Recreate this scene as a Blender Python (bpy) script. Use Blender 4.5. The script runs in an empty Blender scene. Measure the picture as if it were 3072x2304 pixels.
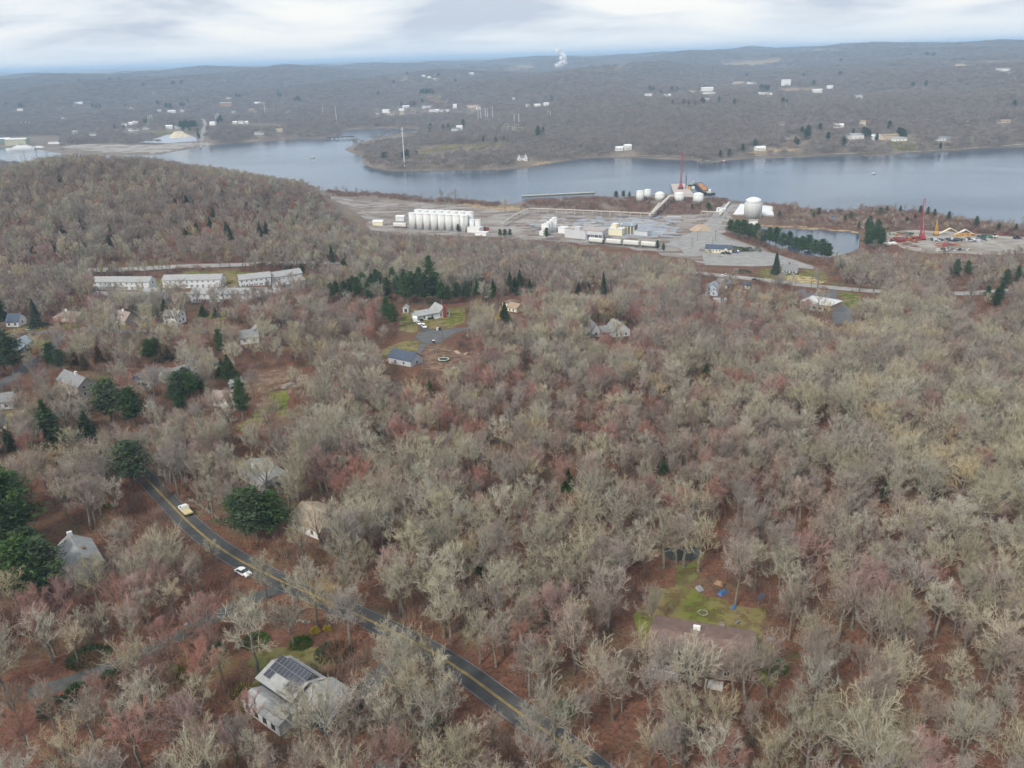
import bpy, math, random
import numpy as np
from mathutils import Matrix, Vector
from mathutils.geometry import delaunay_2d_cdt, tessellate_polygon

scene = bpy.context.scene
COL = scene.collection
rng = np.random.default_rng(7)
random.seed(7)
RAD = math.radians

# ------------------------------------------------------------------ camera
CAM_H, FPX, PITCH, ROLL = 115.0, 2600.0, 20.7, -1.72      # photo is 3072 x 2304 pixels
camd = bpy.data.cameras.new('camera')
camd.sensor_width = 36.0
camd.lens = 36.0 * FPX / 3072.0
camd.clip_start = 1.0
camd.clip_end = 90000.0
cam = bpy.data.objects.new('camera', camd)
COL.objects.link(cam)
cam.matrix_world = (Matrix.Translation((0, 0, CAM_H)) @ Matrix.Rotation(RAD(90 - PITCH), 4, 'X')
                    @ Matrix.Rotation(RAD(ROLL), 4, 'Z'))
scene.camera = cam

# ------------------------------------------------------------------ sky and sun
SUN_EL, SUN_AZ = 42.0, 215.0          # soft sun through cloud, behind and to the left
w = bpy.data.worlds.new('World')
scene.world = w
w.use_nodes = True
nt = w.node_tree
nt.nodes.clear()
def N(tree, typ, **kw):
    n = tree.nodes.new(typ)
    for k, v in kw.items():
        if k == 'inp':
            for kk, vv in v.items():
                n.inputs[kk].default_value = vv
        else:
            setattr(n, k, v)
    return n
def L(tree, a, b):
    tree.links.new(a, b)
out = N(nt, 'ShaderNodeOutputWorld')
bg = N(nt, 'ShaderNodeBackground', inp={'Strength': 0.055})
sky = N(nt, 'ShaderNodeTexSky', sky_type='NISHITA', sun_disc=False, sun_elevation=RAD(SUN_EL), sun_rotation=RAD(SUN_AZ))
sky.air_density = 1.2
sky.dust_density = 2.0
tc = N(nt, 'ShaderNodeTexCoord')
sep = N(nt, 'ShaderNodeSeparateXYZ')
L(nt, tc.outputs['Generated'], sep.inputs[0])
def M(tree, op, a, b=None, c=None, clamp=False):
    n = tree.nodes.new('ShaderNodeMath')
    n.operation = op
    n.use_clamp = clamp
    for i, v in enumerate((a, b, c)):
        if v is None:
            continue
        if isinstance(v, (int, float)):
            n.inputs[i].default_value = v
        else:
            tree.links.new(v, n.inputs[i])
    return n.outputs[0]
zc = M(nt, 'MAXIMUM', sep.outputs[2], 0.0)
lz = M(nt, 'LOGARITHM', M(nt, 'ADD', zc, 0.03), 2.718)       # cloud decks crowd together towards the horizon
cv = N(nt, 'ShaderNodeCombineXYZ')
L(nt, M(nt, 'MULTIPLY', sep.outputs[0], 4.2), cv.inputs[0])
L(nt, M(nt, 'MULTIPLY', sep.outputs[1], 4.2), cv.inputs[1])
L(nt, M(nt, 'MULTIPLY_ADD', lz, 1.5, 3.7), cv.inputs[2])
n1 = N(nt, 'ShaderNodeTexNoise', inp={'Scale': 1.35, 'Detail': 4.0, 'Roughness': 0.5, 'Distortion': 0.35})
L(nt, cv.outputs[0], n1.inputs['Vector'])
r1 = N(nt, 'ShaderNodeValToRGB')                              # grey cloud bottoms to bright gaps
r1.color_ramp.elements[0].position = 0.36
r1.color_ramp.elements[0].color = (4.9, 5.5, 6.5, 1)
r1.color_ramp.elements[1].position = 0.60
r1.color_ramp.elements[1].color = (8.6, 8.6, 8.4, 1)
e = r1.color_ramp.elements.new(0.49)
e.color = (7.2, 7.6, 8.1, 1)
L(nt, n1.outputs['Fac'], r1.inputs[0])
# thin clear band low over the horizon
hz = N(nt, 'ShaderNodeMapRange', inp={'From Min': 0.0, 'From Max': 0.035, 'To Min': 0.75, 'To Max': 0.0})
L(nt, zc, hz.inputs[0])
mx1 = N(nt, 'ShaderNodeMix', data_type='RGBA')
L(nt, hz.outputs[0], mx1.inputs[0])
L(nt, r1.outputs[0], mx1.inputs[6])
mx1.inputs[7].default_value = (7.2, 7.9, 8.4, 1)
mx2 = N(nt, 'ShaderNodeMix', data_type='RGBA', inp={0: 0.12})
L(nt, mx1.outputs[2], mx2.inputs[6])
L(nt, sky.outputs[0], mx2.inputs[7])
L(nt, mx2.outputs[2], bg.inputs[0])
L(nt, bg.outputs[0], out.inputs[0])

sd_ = bpy.data.lights.new('sun', 'SUN')
sd_.energy = 1.5
sd_.angle = RAD(10)
sd_.color = (1.0, 0.94, 0.85)
sun = bpy.data.objects.new('sun', sd_)
COL.objects.link(sun)
_a, _e = RAD(SUN_AZ), RAD(SUN_EL)
sun_dir = Vector((math.sin(_a) * math.cos(_e), math.cos(_a) * math.cos(_e), math.sin(_e)))
sun.rotation_euler = sun_dir.to_track_quat('Z', 'Y').to_euler()

vs = scene.view_settings
vs.view_transform = 'Standard'
vs.look = 'None'
vs.exposure = 1.2
vs.gamma = 1.0
vs.use_curve_mapping = False
scene.cycles.max_bounces = 5
scene.cycles.diffuse_bounces = 2
scene.cycles.volume_bounces = 1
scene.cycles.debug_use_spatial_splits = True
scene.cycles.use_adaptive_sampling = True
scene.cycles.adaptive_threshold = 0.04
scene.cycles.transparent_max_bounces = 6

# ------------------------------------------------------------------ image <-> world
CM = np.array(cam.matrix_world)
CR, CT = CM[:3, :3], CM[:3, 3]
def ray(px, py):
    d = CR @ np.array([(px - 1536.0) / FPX, (1152.0 - py) / FPX, -1.0])
    return d / np.linalg.norm(d)
def on_plane(px, py, z):
    d = ray(px, py)
    t = (z - CT[2]) / d[2]
    return CT + d * t
def project(P):
    """world points (n,3) -> pixel (n,2), depth (n)"""
    q = (np.asarray(P, float) - CT) @ CR
    dep = -q[:, 2]
    dd = np.where(np.abs(dep) < 1e-6, 1e-6, dep)
    return np.stack([1536.0 + FPX * q[:, 0] / dd, 1152.0 - FPX * q[:, 1] / dd], 1), dep
def in_poly(P, poly):
    poly = np.asarray(poly, float)
    x, y = P[:, 0], P[:, 1]
    res = np.zeros(len(P), bool)
    n = len(poly)
    for i in range(n):
        x1, y1 = poly[i]
        x2, y2 = poly[(i + 1) % n]
        if y1 == y2:
            continue
        c = ((y1 > y) != (y2 > y)) & (x < (x2 - x1) * (y - y1) / (y2 - y1) + x1)
        res ^= c
    return res
def seg_dist(P, poly, closed=True):
    poly = np.asarray(poly, float)
    best = np.full(len(P), 1e9)
    n = len(poly)
    for i in range(n if closed else n - 1):
        a, b = poly[i], poly[(i + 1) % n]
        ab = b - a
        t = np.clip(((P - a) @ ab) / max(ab @ ab, 1e-9), 0, 1)
        best = np.minimum(best, np.hypot(*(P - a - t[:, None] * ab).T))
    return best

# ------------------------------------------------------------------ terrain
ZR = -45.0                                                    # river level
RIVER_PX = [(-700, 500), (0, 498), (300, 520), (650, 548), (850, 562), (960, 570), (1100, 580), (1240, 592), (1400, 604),
            (1490, 612), (1530, 611), (1580, 603), (1700, 601), (1790, 596), (1860, 590), (1960, 585), (2010, 580), (2060, 581),
            (2110, 587), (2160, 597), (2230, 604), (2290, 609), (2333, 618), (2434, 627), (2487, 637), (2522, 634), (2580, 626),
            (2680, 628), (2780, 640), (2847, 652), (2913, 666), (3072, 684), (3400, 720), (3900, 780),
            (4200, 400), (3500, 420), (3072, 440), (2950, 447), (2800, 457), (2700, 462), (2600, 470), (2580, 464), (2400, 471),
            (2250, 475), (2160, 484), (2135, 492), (2095, 489), (2085, 481), (2000, 478), (1900, 473), (1800, 472), (1750, 475), (1650, 490), (1600, 498),
            (1580, 507), (1540, 506), (1480, 511), (1300, 513), (1170, 515), (1120, 505), (1095, 495), (1085, 488), (1095, 472),
            (1050, 458), (1030, 448), (1080, 426), (1150, 410), (1240, 396), (1262, 387), (1150, 385), (1040, 388), (1012, 404), (1000, 416),
            (900, 416), (760, 425), (650, 433), (520, 456), (480, 464), (300, 468), (180, 462), (120, 450), (60, 446), (0, 443), (-700, 450)]
POND_PX = [(2262, 680), (2330, 684), (2400, 688), (2480, 692), (2560, 697), (2580, 702), (2577, 728), (2575, 748), (2540, 762),
           (2480, 772), (2420, 768), (2360, 755), (2300, 730), (2265, 700)]
INLET_PX = [(2475, 648), (2496, 645), (2512, 650), (2522, 662), (2508, 668), (2490, 658)]
WATERS = [np.array([on_plane(px, py, ZR)[:2] for px, py in pl]) for pl in (RIVER_PX, POND_PX, INLET_PX)]

# control heights: (px, py, z) of ground seen there, or ('r', px, distance, z)
CP = []
for px in (-300, 400, 1100, 1800, 2500, 3300):
    for py, z in ((2600, 1), (2200, 0.5), (1800, 0), (1450, -1.5)):
        CP.append((px, py, z))
CP += [(-200, 1200, -5), (300, 1200, -5), (800, 1200, -4), (1500, 1200, -4), (2200, 1200, -8), (2900, 1200, -8),
       (-200, 980, -10), (400, 980, -10), (850, 1010, -9), (1280, 950, -10), (1750, 1000, -13), (2250, 1000, -20), (2750, 1000, -19), (3300, 1000, -16),
       (-200, 850, -15), (300, 865, -15), (600, 860, -15), (900, 845, -17), (1250, 830, -23), (1600, 830, -28), (2000, 830, -33), (2200, 832, -35),
       (2450, 862, -33), (2750, 878, -31), (3072, 872, -29), (3400, 870, -28),
       (1000, 720, -34), (1300, 730, -38), (1700, 750, -40), (2100, 760, -41), (2400, 770, -41), (2700, 760, -38), (3072, 740, -37),
       (1200, 660, -41), (1500, 660, -41), (1800, 670, -41), (2100, 670, -41), (2260, 645, -41), (2450, 660, -42), (2800, 710, -40), (3072, 705, -41),
       (1100, 610, -41.5), (1400, 625, -42), (1700, 620, -41), (2000, 610, -41)]
CP += [('r', -200, 760, 0), ('r', 100, 760, 4), ('r', 350, 760, 4), ('r', 600, 760, -2), ('r', 800, 760, -14), ('r', 950, 780, -30),
       ('r', -200, 960, 14), ('r', 100, 980, 21), ('r', 250, 960, 24), ('r', 400, 940, 22), ('r', 500, 930, 16), ('r', 650, 920, 6), ('r', 800, 920, -9),
       ('r', 900, 920, -22), ('r', 1000, 930, -37), ('r', 0, 980, 18), ('r', -200, 1250, -30), ('r', 300, 1200, -25), ('r', 600, 1150, -32)]
CP += [(1300, 440, -34), (1500, 470, -37), (1180, 460, -36), (1500, 400, -34), (1300, 350, -36), (1200, 345, -37), (900, 380, -34), (700, 390, -35),
       (500, 400, -38), (350, 438, -42), (100, 432, -42), (1400, 330, -34), (1000, 340, -25), (700, 330, -22), (300, 330, -22), (50, 350, -22),
       (1650, 330, -22), (1700, 420, -32), (1850, 440, -37), (2000, 350, -16), (2000, 430, -32), (2300, 420, -34), (2400, 400, -30), (2700, 400, -30), (2900, 410, -34), (3000, 330, -14),
       (2200, 300, -10), (2600, 330, -10)]
CP += [('r', 1650, 4200, 55), ('r', 1400, 4000, 38), ('r', 1900, 4300, 45), ('r', 2100, 3800, 15), ('r', 1200, 3800, 8), ('r', 900, 3600, 5), ('r', 500, 3600, 5), ('r', 100, 3600, 5),
       ('r', 2350, 3000, -6), ('r', 2550, 3000, -5), ('r', 2700, 3200, 12), ('r', 2900, 3300, 28), ('r', 3100, 3400, 36), ('r', 3400, 3400, 38),
       ('r', 1650, 5500, 8), ('r', 1400, 5400, 15), ('r', 2300, 5000, 40), ('r', 2800, 5000, 62), ('r', 3100, 5200, 75),
       ('r', -200, 5600, 40), ('r', 0, 5600, 56), ('r', 300, 6000, 60), ('r', 700, 6600, 84), ('r', 900, 6600, 70), ('r', 1300, 6600, 58), ('r', 1700, 7400, 90), ('r', 2100, 7800, 100), ('r', 2300, 8000, 108),
       ('r', 2700, 8200, 112), ('r', 3072, 8000, 88), ('r', 3400, 8000, 85)]
for px in (-300, 500, 1200, 1900, 2600, 3400):
    CP += [('r', px, 10000, 55), ('r', px, 15000, 82), ('r', px, 22000, 92), ('r', px, 30000, 75)]
def az_of(px):
    d = ray(px, 300)
    return math.atan2(d[0], d[1])
cpts, cz = [], []
for c in CP:
    if c[0] == 'r':
        cpts.append((az_of(c[1]), math.log(c[2])))
        cz.append(c[3])
    else:
        p = on_plane(*c)
        cpts.append((math.atan2(p[0], p[1]), math.log(math.hypot(p[0], p[1]))))
        cz.append(c[2])
cpts = np.array(cpts) * np.array([2.2, 1.0])
cz = np.array(cz, float)
def _phi(d2):
    return 0.5 * d2 * np.log(d2 + 1e-12)
def _fit():
    n = len(cz)
    K = _phi(((cpts[:, None] - cpts[None]) ** 2).sum(-1)) + np.eye(n) * 0.004
    Pm = np.hstack([np.ones((n, 1)), cpts])
    A = np.zeros((n + 3, n + 3))
    A[:n, :n] = K
    A[:n, n:] = Pm
    A[n:, :n] = Pm.T
    return np.linalg.solve(A, np.concatenate([cz, np.zeros(3)]))
TPS = _fit()
_nr = np.random.default_rng(3)
_wv = [(_nr.uniform(0, 2 * np.pi), _nr.uniform(0.7, 1.4), _nr.uniform(0, 6.28)) for _ in range(9)]
def wobble(x, y, lam):
    s = 0
    for a, k, ph in _wv:
        s = s + np.sin((x * np.cos(a) + y * np.sin(a)) * (2 * np.pi * k / lam) + ph)
    return s / 3.0
def smooth(a, b, v):
    t = np.clip((v - a) / (b - a), 0, 1)
    return t * t * (3 - 2 * t)
def T_exact(x, y):
    x = np.atleast_1d(np.asarray(x, float))
    y = np.atleast_1d(np.asarray(y, float))
    r = np.hypot(x, y)
    az0 = np.arctan2(x, y)
    az = np.clip(az0, -0.72, 0.72)
    q = np.stack([az * 2.2, np.log(np.clip(r, 95, 30000))], 1)
    z = np.empty(len(x))
    for s in range(0, len(x), 20000):
        e_ = slice(s, s + 20000)
        d2 = ((q[e_][:, None] - cpts[None]) ** 2).sum(-1)
        z[e_] = _phi(d2) @ TPS[:len(cz)] + TPS[len(cz)] + q[e_] @ TPS[len(cz) + 1:]
    fade = 1 - smooth(1.2, 3.0, np.abs(az0))
    z = z * fade
    near = 1 - smooth(650, 800, r)
    z = z + 0.35 * wobble(x, y, 75.0) * near
    far = smooth(1700, 3000, r)
    z = z + far * np.clip(r, 0, 9000) * (0.0016 + 0.0022 * (1 - smooth(5000, 7000, r))) * wobble(x, y, 1000.0) + far * 5 * wobble(x + 311, y, 420.0)
    z = np.maximum(z, ZR + 3.0)
    P = np.stack([x, y], 1)
    near_w = (r > 550) & (r < 5000)
    if near_w.any():
        Pw = P[near_w]
        sd = np.full(len(Pw), 1e9)
        for k, wp in enumerate(WATERS):
            d = seg_dist(Pw, wp)
            ins = in_poly(Pw, wp)
            sd = np.minimum(sd, np.where(ins, -d, d))
        zb = z[near_w]
        land = ZR + 1.3 * (1 - np.exp(-np.maximum(sd, 0) / 5.0)) + (zb - ZR - 1.3) * smooth(0, 45, sd)
        z[near_w] = np.where(sd > 0, land, ZR - np.minimum(4.0, -sd * 0.3))
    return z
# the ground is surveyed once on a polar grid; everything stands on that grid
G_AZ = np.concatenate([np.linspace(-math.pi, -0.85, 24)[:-1], np.linspace(-0.85, 0.85, 341), np.linspace(0.85, math.pi, 24)[1:-1]])
G_R = np.concatenate([[4, 20, 45], np.geomspace(70, 1600, 300), np.geomspace(1600, 30000, 160)[1:]])
_A, _R = np.meshgrid(G_AZ, G_R)
G_Z = T_exact((_R * np.sin(_A)).ravel(), (_R * np.cos(_A)).ravel()).reshape(len(G_R), len(G_AZ))
def T(x, y):
    x = np.atleast_1d(np.asarray(x, float))
    y = np.atleast_1d(np.asarray(y, float))
    fa = np.interp(np.arctan2(x, y), G_AZ, np.arange(len(G_AZ)))
    fr = np.interp(np.hypot(x, y), G_R, np.arange(len(G_R)))
    ia, ir = np.minimum(fa.astype(int), len(G_AZ) - 2), np.minimum(fr.astype(int), len(G_R) - 2)
    u, v = fa - ia, fr - ir
    return (G_Z[ir, ia] * (1 - u) + G_Z[ir, ia + 1] * u) * (1 - v) + (G_Z[ir + 1, ia] * (1 - u) + G_Z[ir + 1, ia + 1] * u) * v
def Tz(x, y):
    return float(T(x, y)[0])
def gpt(px, py):
    """point of the ground seen at a pixel of the photo"""
    d = ray(px, py)
    h = math.hypot(d[0], d[1])
    rs = np.geomspace(90, 28000, 190)
    ts = rs / h
    P = CT[None] + d[None] * ts[:, None]
    below = P[:, 2] - T(P[:, 0], P[:, 1]) < 0
    if not below.any():
        return P[-1]
    i = int(np.argmax(below))
    a, b = ts[max(i - 1, 0)], ts[i]
    for _ in range(3):
        tt = np.linspace(a, b, 9)
        P = CT[None] + d[None] * tt[:, None]
        bl = P[:, 2] - T(P[:, 0], P[:, 1]) < 0
        j = int(np.argmax(bl)) if bl.any() else 8
        a, b = tt[max(j - 1, 0)], tt[j]
    p = CT + d * b
    p[2] = Tz(p[0], p[1])
    return p

# ------------------------------------------------------------------ materials
MAT = {}
def mat(name, c1, c2=None, scale=1.0, rough=0.8, metal=0.0, detail=4.0, bump=0.0, rnd=0.0, coords='Object', stretch=None, lo=0.35, hi=0.65, c3=None, scale3=0.1, spec=0.3):
    if name in MAT:
        return MAT[name]
    m = bpy.data.materials.new(name)
    m.use_nodes = True
    t = m.node_tree
    b = t.nodes['Principled BSDF']
    b.inputs['Roughness'].default_value = rough
    b.inputs['Metallic'].default_value = metal
    b.inputs['Specular IOR Level'].default_value = spec
    col = None
    if c2 is None and not rnd:
        b.inputs['Base Color'].default_value = (*c1, 1)
    else:
        c2 = c2 or c1
        co = N(t, 'ShaderNodeTexCoord')
        src = co.outputs[coords]
        if stretch:
            mp = N(t, 'ShaderNodeMapping')
            mp.inputs['Scale'].default_value = stretch
            L(t, src, mp.inputs[0])
            src = mp.outputs[0]
        no = N(t, 'ShaderNodeTexNoise', inp={'Scale': scale, 'Detail': detail, 'Roughness': 0.6})
        L(t, src, no.inputs['Vector'])
        mr = N(t, 'ShaderNodeMapRange', inp={'From Min': lo, 'From Max': hi})
        L(t, no.outputs['Fac'], mr.inputs[0])
        mx = N(t, 'ShaderNodeMix', data_type='RGBA')
        mx.inputs[6].default_value = (*c1, 1)
        mx.inputs[7].default_value = (*c2, 1)
        L(t, mr.outputs[0], mx.inputs[0])
        col = mx.outputs[2]
        if c3:
            n3 = N(t, 'ShaderNodeTexNoise', inp={'Scale': scale3, 'Detail': 3.0})
            L(t, src, n3.inputs['Vector'])
            m3 = N(t, 'ShaderNodeMapRange', inp={'From Min': 0.45, 'From Max': 0.62})
            L(t, n3.outputs['Fac'], m3.inputs[0])
            x3 = N(t, 'ShaderNodeMix', data_type='RGBA')
            L(t, m3.outputs[0], x3.inputs[0])
            L(t, col, x3.inputs[6])
            x3.inputs[7].default_value = (*c3, 1)
            col = x3.outputs[2]
        if rnd:
            oi = N(t, 'ShaderNodeObjectInfo')
            hs = N(t, 'ShaderNodeHueSaturation')
            L(t, col, hs.inputs['Color'])
            L(t, M(t, 'MULTIPLY_ADD', oi.outputs['Random'], 2 * rnd, 1 - rnd), hs.inputs['Value'])
            wn = N(t, 'ShaderNodeTexWhiteNoise', noise_dimensions='1D')
            L(t, M(t, 'MULTIPLY', oi.outputs['Random'], 97.0), wn.inputs['W'])
            L(t, M(t, 'MULTIPLY_ADD', wn.outputs['Value'], 0.6, 0.7), hs.inputs['Saturation'])
            col = hs.outputs[0]
        L(t, col, b.inputs['Base Color'])
        if bump:
            bp = N(t, 'ShaderNodeBump', inp={'Strength': bump, 'Distance': 0.2})
            L(t, no.outputs['Fac'], bp.inputs['Height'])
            L(t, bp.outputs[0], b.inputs['Normal'])
    MAT[name] = m
    return m
# wooded ground: leaf litter near by, paler brush and thicket far off across the river
def ground_material():
    m = bpy.data.materials.new('leaf_litter')
    m.use_nodes = True
    t = m.node_tree
    b = t.nodes['Principled BSDF']
    b.inputs['Roughness'].default_value = 0.95
    b.inputs['Specular IOR Level'].default_value = 0.1
    co = N(t, 'ShaderNodeTexCoord').outputs['Object']
    def ns(scale, lo, hi, detail=5.0):
        n = N(t, 'ShaderNodeTexNoise', inp={'Scale': scale, 'Detail': detail, 'Roughness': 0.65})
        L(t, co, n.inputs['Vector'])
        r = N(t, 'ShaderNodeMapRange', inp={'From Min': lo, 'From Max': hi})
        L(t, n.outputs['Fac'], r.inputs[0])
        return r.outputs[0]
    def mix(f, a, bb):
        x = N(t, 'ShaderNodeMix', data_type='RGBA')
        L(t, f, x.inputs[0])
        for i, v in ((6, a), (7, bb)):
            if isinstance(v, tuple):
                x.inputs[i].default_value = (*v, 1)
            else:
                L(t, v, x.inputs[i])
        return x.outputs[2]
    near = mix(ns(0.9, 0.35, 0.65), (0.125, 0.050, 0.032), (0.185, 0.098, 0.062))
    near = mix(ns(0.06, 0.48, 0.66), near, (0.16, 0.125, 0.07))
    near = mix(ns(0.35, 0.5, 0.7), near, (0.105, 0.07, 0.052))
    near = mix(ns(1.7, 0.5, 0.66), near, (0.05, 0.034, 0.026))
    near = mix(ns(0.025, 0.60, 0.72), near, (0.10, 0.12, 0.035))
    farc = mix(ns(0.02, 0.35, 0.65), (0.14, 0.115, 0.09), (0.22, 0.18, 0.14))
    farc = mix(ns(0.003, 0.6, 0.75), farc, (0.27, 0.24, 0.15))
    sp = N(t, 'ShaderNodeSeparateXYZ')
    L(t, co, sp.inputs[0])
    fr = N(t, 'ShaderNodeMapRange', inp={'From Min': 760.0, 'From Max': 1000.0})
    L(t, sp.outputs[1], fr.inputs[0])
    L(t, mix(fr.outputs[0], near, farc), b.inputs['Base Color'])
    return m

# ------------------------------------------------------------------ object helpers
def link(name, me, m=None, parent=None):
    if m is not None:
        for q in (m if isinstance(m, (list, tuple)) else [m]):
            if len(me.materials) < (len(m) if isinstance(m, (list, tuple)) else 1):
                me.materials.append(q)
    o = bpy.data.objects.new(name, me)
    COL.objects.link(o)
    if parent is not None:
        o.parent = parent
    return o
def tag(o, label=None, cat=None, group=None, kind=None):
    if label:
        o['label'] = label
    if cat:
        o['category'] = cat
    if group:
        o['group'] = group
    if kind:
        o['kind'] = kind
    return o
def thing(name, label, cat, loc=(0, 0, 0), rz=0.0, group=None):
    o = bpy.data.objects.new(name, None)
    o.empty_display_size = 0.5
    COL.objects.link(o)
    o.location = loc
    o.rotation_euler = (0, 0, rz)
    return tag(o, label, cat, group)
def copy_tree(o, loc=None, rz=None, scale=None, parent=None):
    c = o.copy()
    COL.objects.link(c)
    if parent is not None:
        c.parent = parent
    if loc is not None:
        c.location = loc
    if rz is not None:
        c.rotation_euler = (0, 0, rz)
    if scale is not None:
        c.scale = scale
    for ch in o.children:
        copy_tree(ch, parent=c)
    return c
class MB:
    def __init__(self):
        self.v, self.f, self.mi = [], [], []
    def add(self, vs_, fs, mi=0):
        b = len(self.v)
        self.v.extend([tuple(map(float, p)) for p in vs_])
        self.f.extend([tuple(b + i for i in f) for f in fs])
        self.mi.extend([mi] * len(fs))
        return self
    def box(self, x0, x1, y0, y1, z0, z1, mi=0):
        return self.add([(x0, y0, z0), (x1, y0, z0), (x1, y1, z0), (x0, y1, z0), (x0, y0, z1), (x1, y0, z1), (x1, y1, z1), (x0, y1, z1)],
                        [(0, 3, 2, 1), (4, 5, 6, 7), (0, 1, 5, 4), (1, 2, 6, 5), (2, 3, 7, 6), (3, 0, 4, 7)], mi)
    def prism(self, bot, top, mi=0):
        n = len(bot)
        return self.add(list(bot) + list(top), [tuple(range(n - 1, -1, -1)), tuple(range(n, 2 * n))] +
                        [(i, (i + 1) % n, n + (i + 1) % n, n + i) for i in range(n)], mi)
    def bar(self, a, b, r, sides=4, r2=None, mi=0):
        a, b = Vector(a), Vector(b)
        d = (b - a).normalized()
        u = d.orthogonal().normalized()
        w_ = d.cross(u)
        r2 = r if r2 is None else r2
        pts = []
        for c, rr in ((a, r), (b, r2)):
            for k in range(sides):
                an = 2 * math.pi * (k + 0.5) / sides
                pts.append(c + (u * math.cos(an) + w_ * math.sin(an)) * rr)
        return self.add(pts, [(k, (k + 1) % sides, sides + (k + 1) % sides, sides + k) for k in range(sides)] +
                        [tuple(range(sides - 1, -1, -1)), tuple(range(sides, 2 * sides))], mi)
    def lathe(self, prof, sides=24, c=(0, 0, 0), mi=0):
        pts, fs = [], []
        for r, z in prof:
            for k in range(sides):
                an = 2 * math.pi * k / sides
                pts.append((c[0] + r * math.cos(an), c[1] + r * math.sin(an), c[2] + z))
        for j in range(len(prof) - 1):
            for k in range(sides):
                fs.append((j * sides + k, j * sides + (k + 1) % sides, (j + 1) * sides + (k + 1) % sides, (j + 1) * sides + k))
        fs.append(tuple(range(sides - 1, -1, -1)))
        fs.append(tuple(range((len(prof) - 1) * sides, len(prof) * sides)))
        return self.add(pts, fs, mi)
    def mesh(self, name='m', smooth_=False):
        me = bpy.data.meshes.new(name)
        me.from_pydata(self.v, [], self.f)
        me.polygons.foreach_set('material_index', self.mi)
        if smooth_:
            me.polygons.foreach_set('use_smooth', [True] * len(self.f))
        me.update()
        return me
    def build(self, name, m, parent=None, smooth_=False):
        return link(name, self.mesh(name, smooth_), m, parent)

# ------------------------------------------------------------------ the ground sheet
def build_ground():
    na, nr_ = len(G_AZ), len(G_R)
    X, Y = (_R * np.sin(_A)).ravel(), (_R * np.cos(_A)).ravel()
    Z = G_Z.ravel()
    V = np.stack([X, Y, Z], 1)
    idx = np.arange(na * nr_).reshape(nr_, na)
    a = idx[:-1, :]
    b = np.roll(idx, -1, 1)[:-1, :]
    c = np.roll(idx, -1, 1)[1:, :]
    d = idx[1:, :]
    F = np.stack([a, d, c, b], -1).reshape(-1, 4)
    me = bpy.data.meshes.new('ground')
    me.vertices.add(len(V))
    me.vertices.foreach_set('co', V.ravel())
    me.loops.add(F.size)
    me.loops.foreach_set('vertex_index', F.ravel().astype(np.int32))
    me.polygons.add(len(F))
    me.polygons.foreach_set('loop_start', np.arange(0, F.size, 4, dtype=np.int32))
    me.polygons.foreach_set('use_smooth', np.ones(len(F), bool))
    me.update(calc_edges=True)
    me.validate()
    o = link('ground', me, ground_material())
    tag(o, 'brown wooded ground rolling down to the river and far hills', kind='structure')
    return o
ground = build_ground()

# water
def water_material():
    m = bpy.data.materials.new('river_water')
    m.use_nodes = True
    t = m.node_tree
    b = t.nodes['Principled BSDF']
    b.inputs['Base Color'].default_value = (0.045, 0.07, 0.105, 1)
    b.inputs['Roughness'].default_value = 0.12
    b.inputs['IOR'].default_value = 1.33
    co = N(t, 'ShaderNodeTexCoord').outputs['Object']
    mp = N(t, 'ShaderNodeMapping')
    mp.inputs['Scale'].default_value = (0.35, 1.0, 1.0)
    L(t, co, mp.inputs[0])
    n_ = N(t, 'ShaderNodeTexNoise', inp={'Scale': 0.22, 'Detail': 6.0, 'Roughness': 0.7})
    L(t, mp.outputs[0], n_.inputs['Vector'])
    n2_ = N(t, 'ShaderNodeTexNoise', inp={'Scale': 0.006, 'Detail': 4.0, 'Roughness': 0.6, 'Distortion': 0.8})
    L(t, mp.outputs[0], n2_.inputs['Vector'])
    mr = N(t, 'ShaderNodeMapRange', inp={'From Min': 0.35, 'From Max': 0.65, 'To Min': 0.06, 'To Max': 0.36})
    L(t, n2_.outputs['Fac'], mr.inputs[0])
    bp = N(t, 'ShaderNodeBump', inp={'Distance': 0.8})
    L(t, mr.outputs[0], bp.inputs['Strength'])
    L(t, n_.outputs['Fac'], bp.inputs['Height'])
    L(t, bp.outputs[0], b.inputs['Normal'])
    r2 = N(t, 'ShaderNodeMapRange', inp={'From Min': 0.35, 'From Max': 0.65, 'To Min': 0.06, 'To Max': 0.14})
    L(t, n2_.outputs['Fac'], r2.inputs[0])
    L(t, r2.outputs[0], b.inputs['Roughness'])
    return m
WATER = water_material()
def flat_poly(name, pts, z, m, **kw):
    """pts world xy outline -> flat sheet"""
    v = [Vector((p[0], p[1], 0)) for p in pts]
    tris = tessellate_polygon([v])
    me = bpy.data.meshes.new(name)
    me.from_pydata([(p[0], p[1], z) for p in pts], [], [tuple(t_) for t_ in tris])
    me.update()
    if len(me.polygons) and me.polygons[0].normal.z < 0:
        me.flip_normals()
    return tag(link(name, me, m), **kw)
flat_poly('river', [(-4000, 640), (4000, 560), (4000, 3300), (-4000, 3300)], ZR, WATER, label='wide grey-blue river crossing the whole scene', kind='structure')

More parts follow.
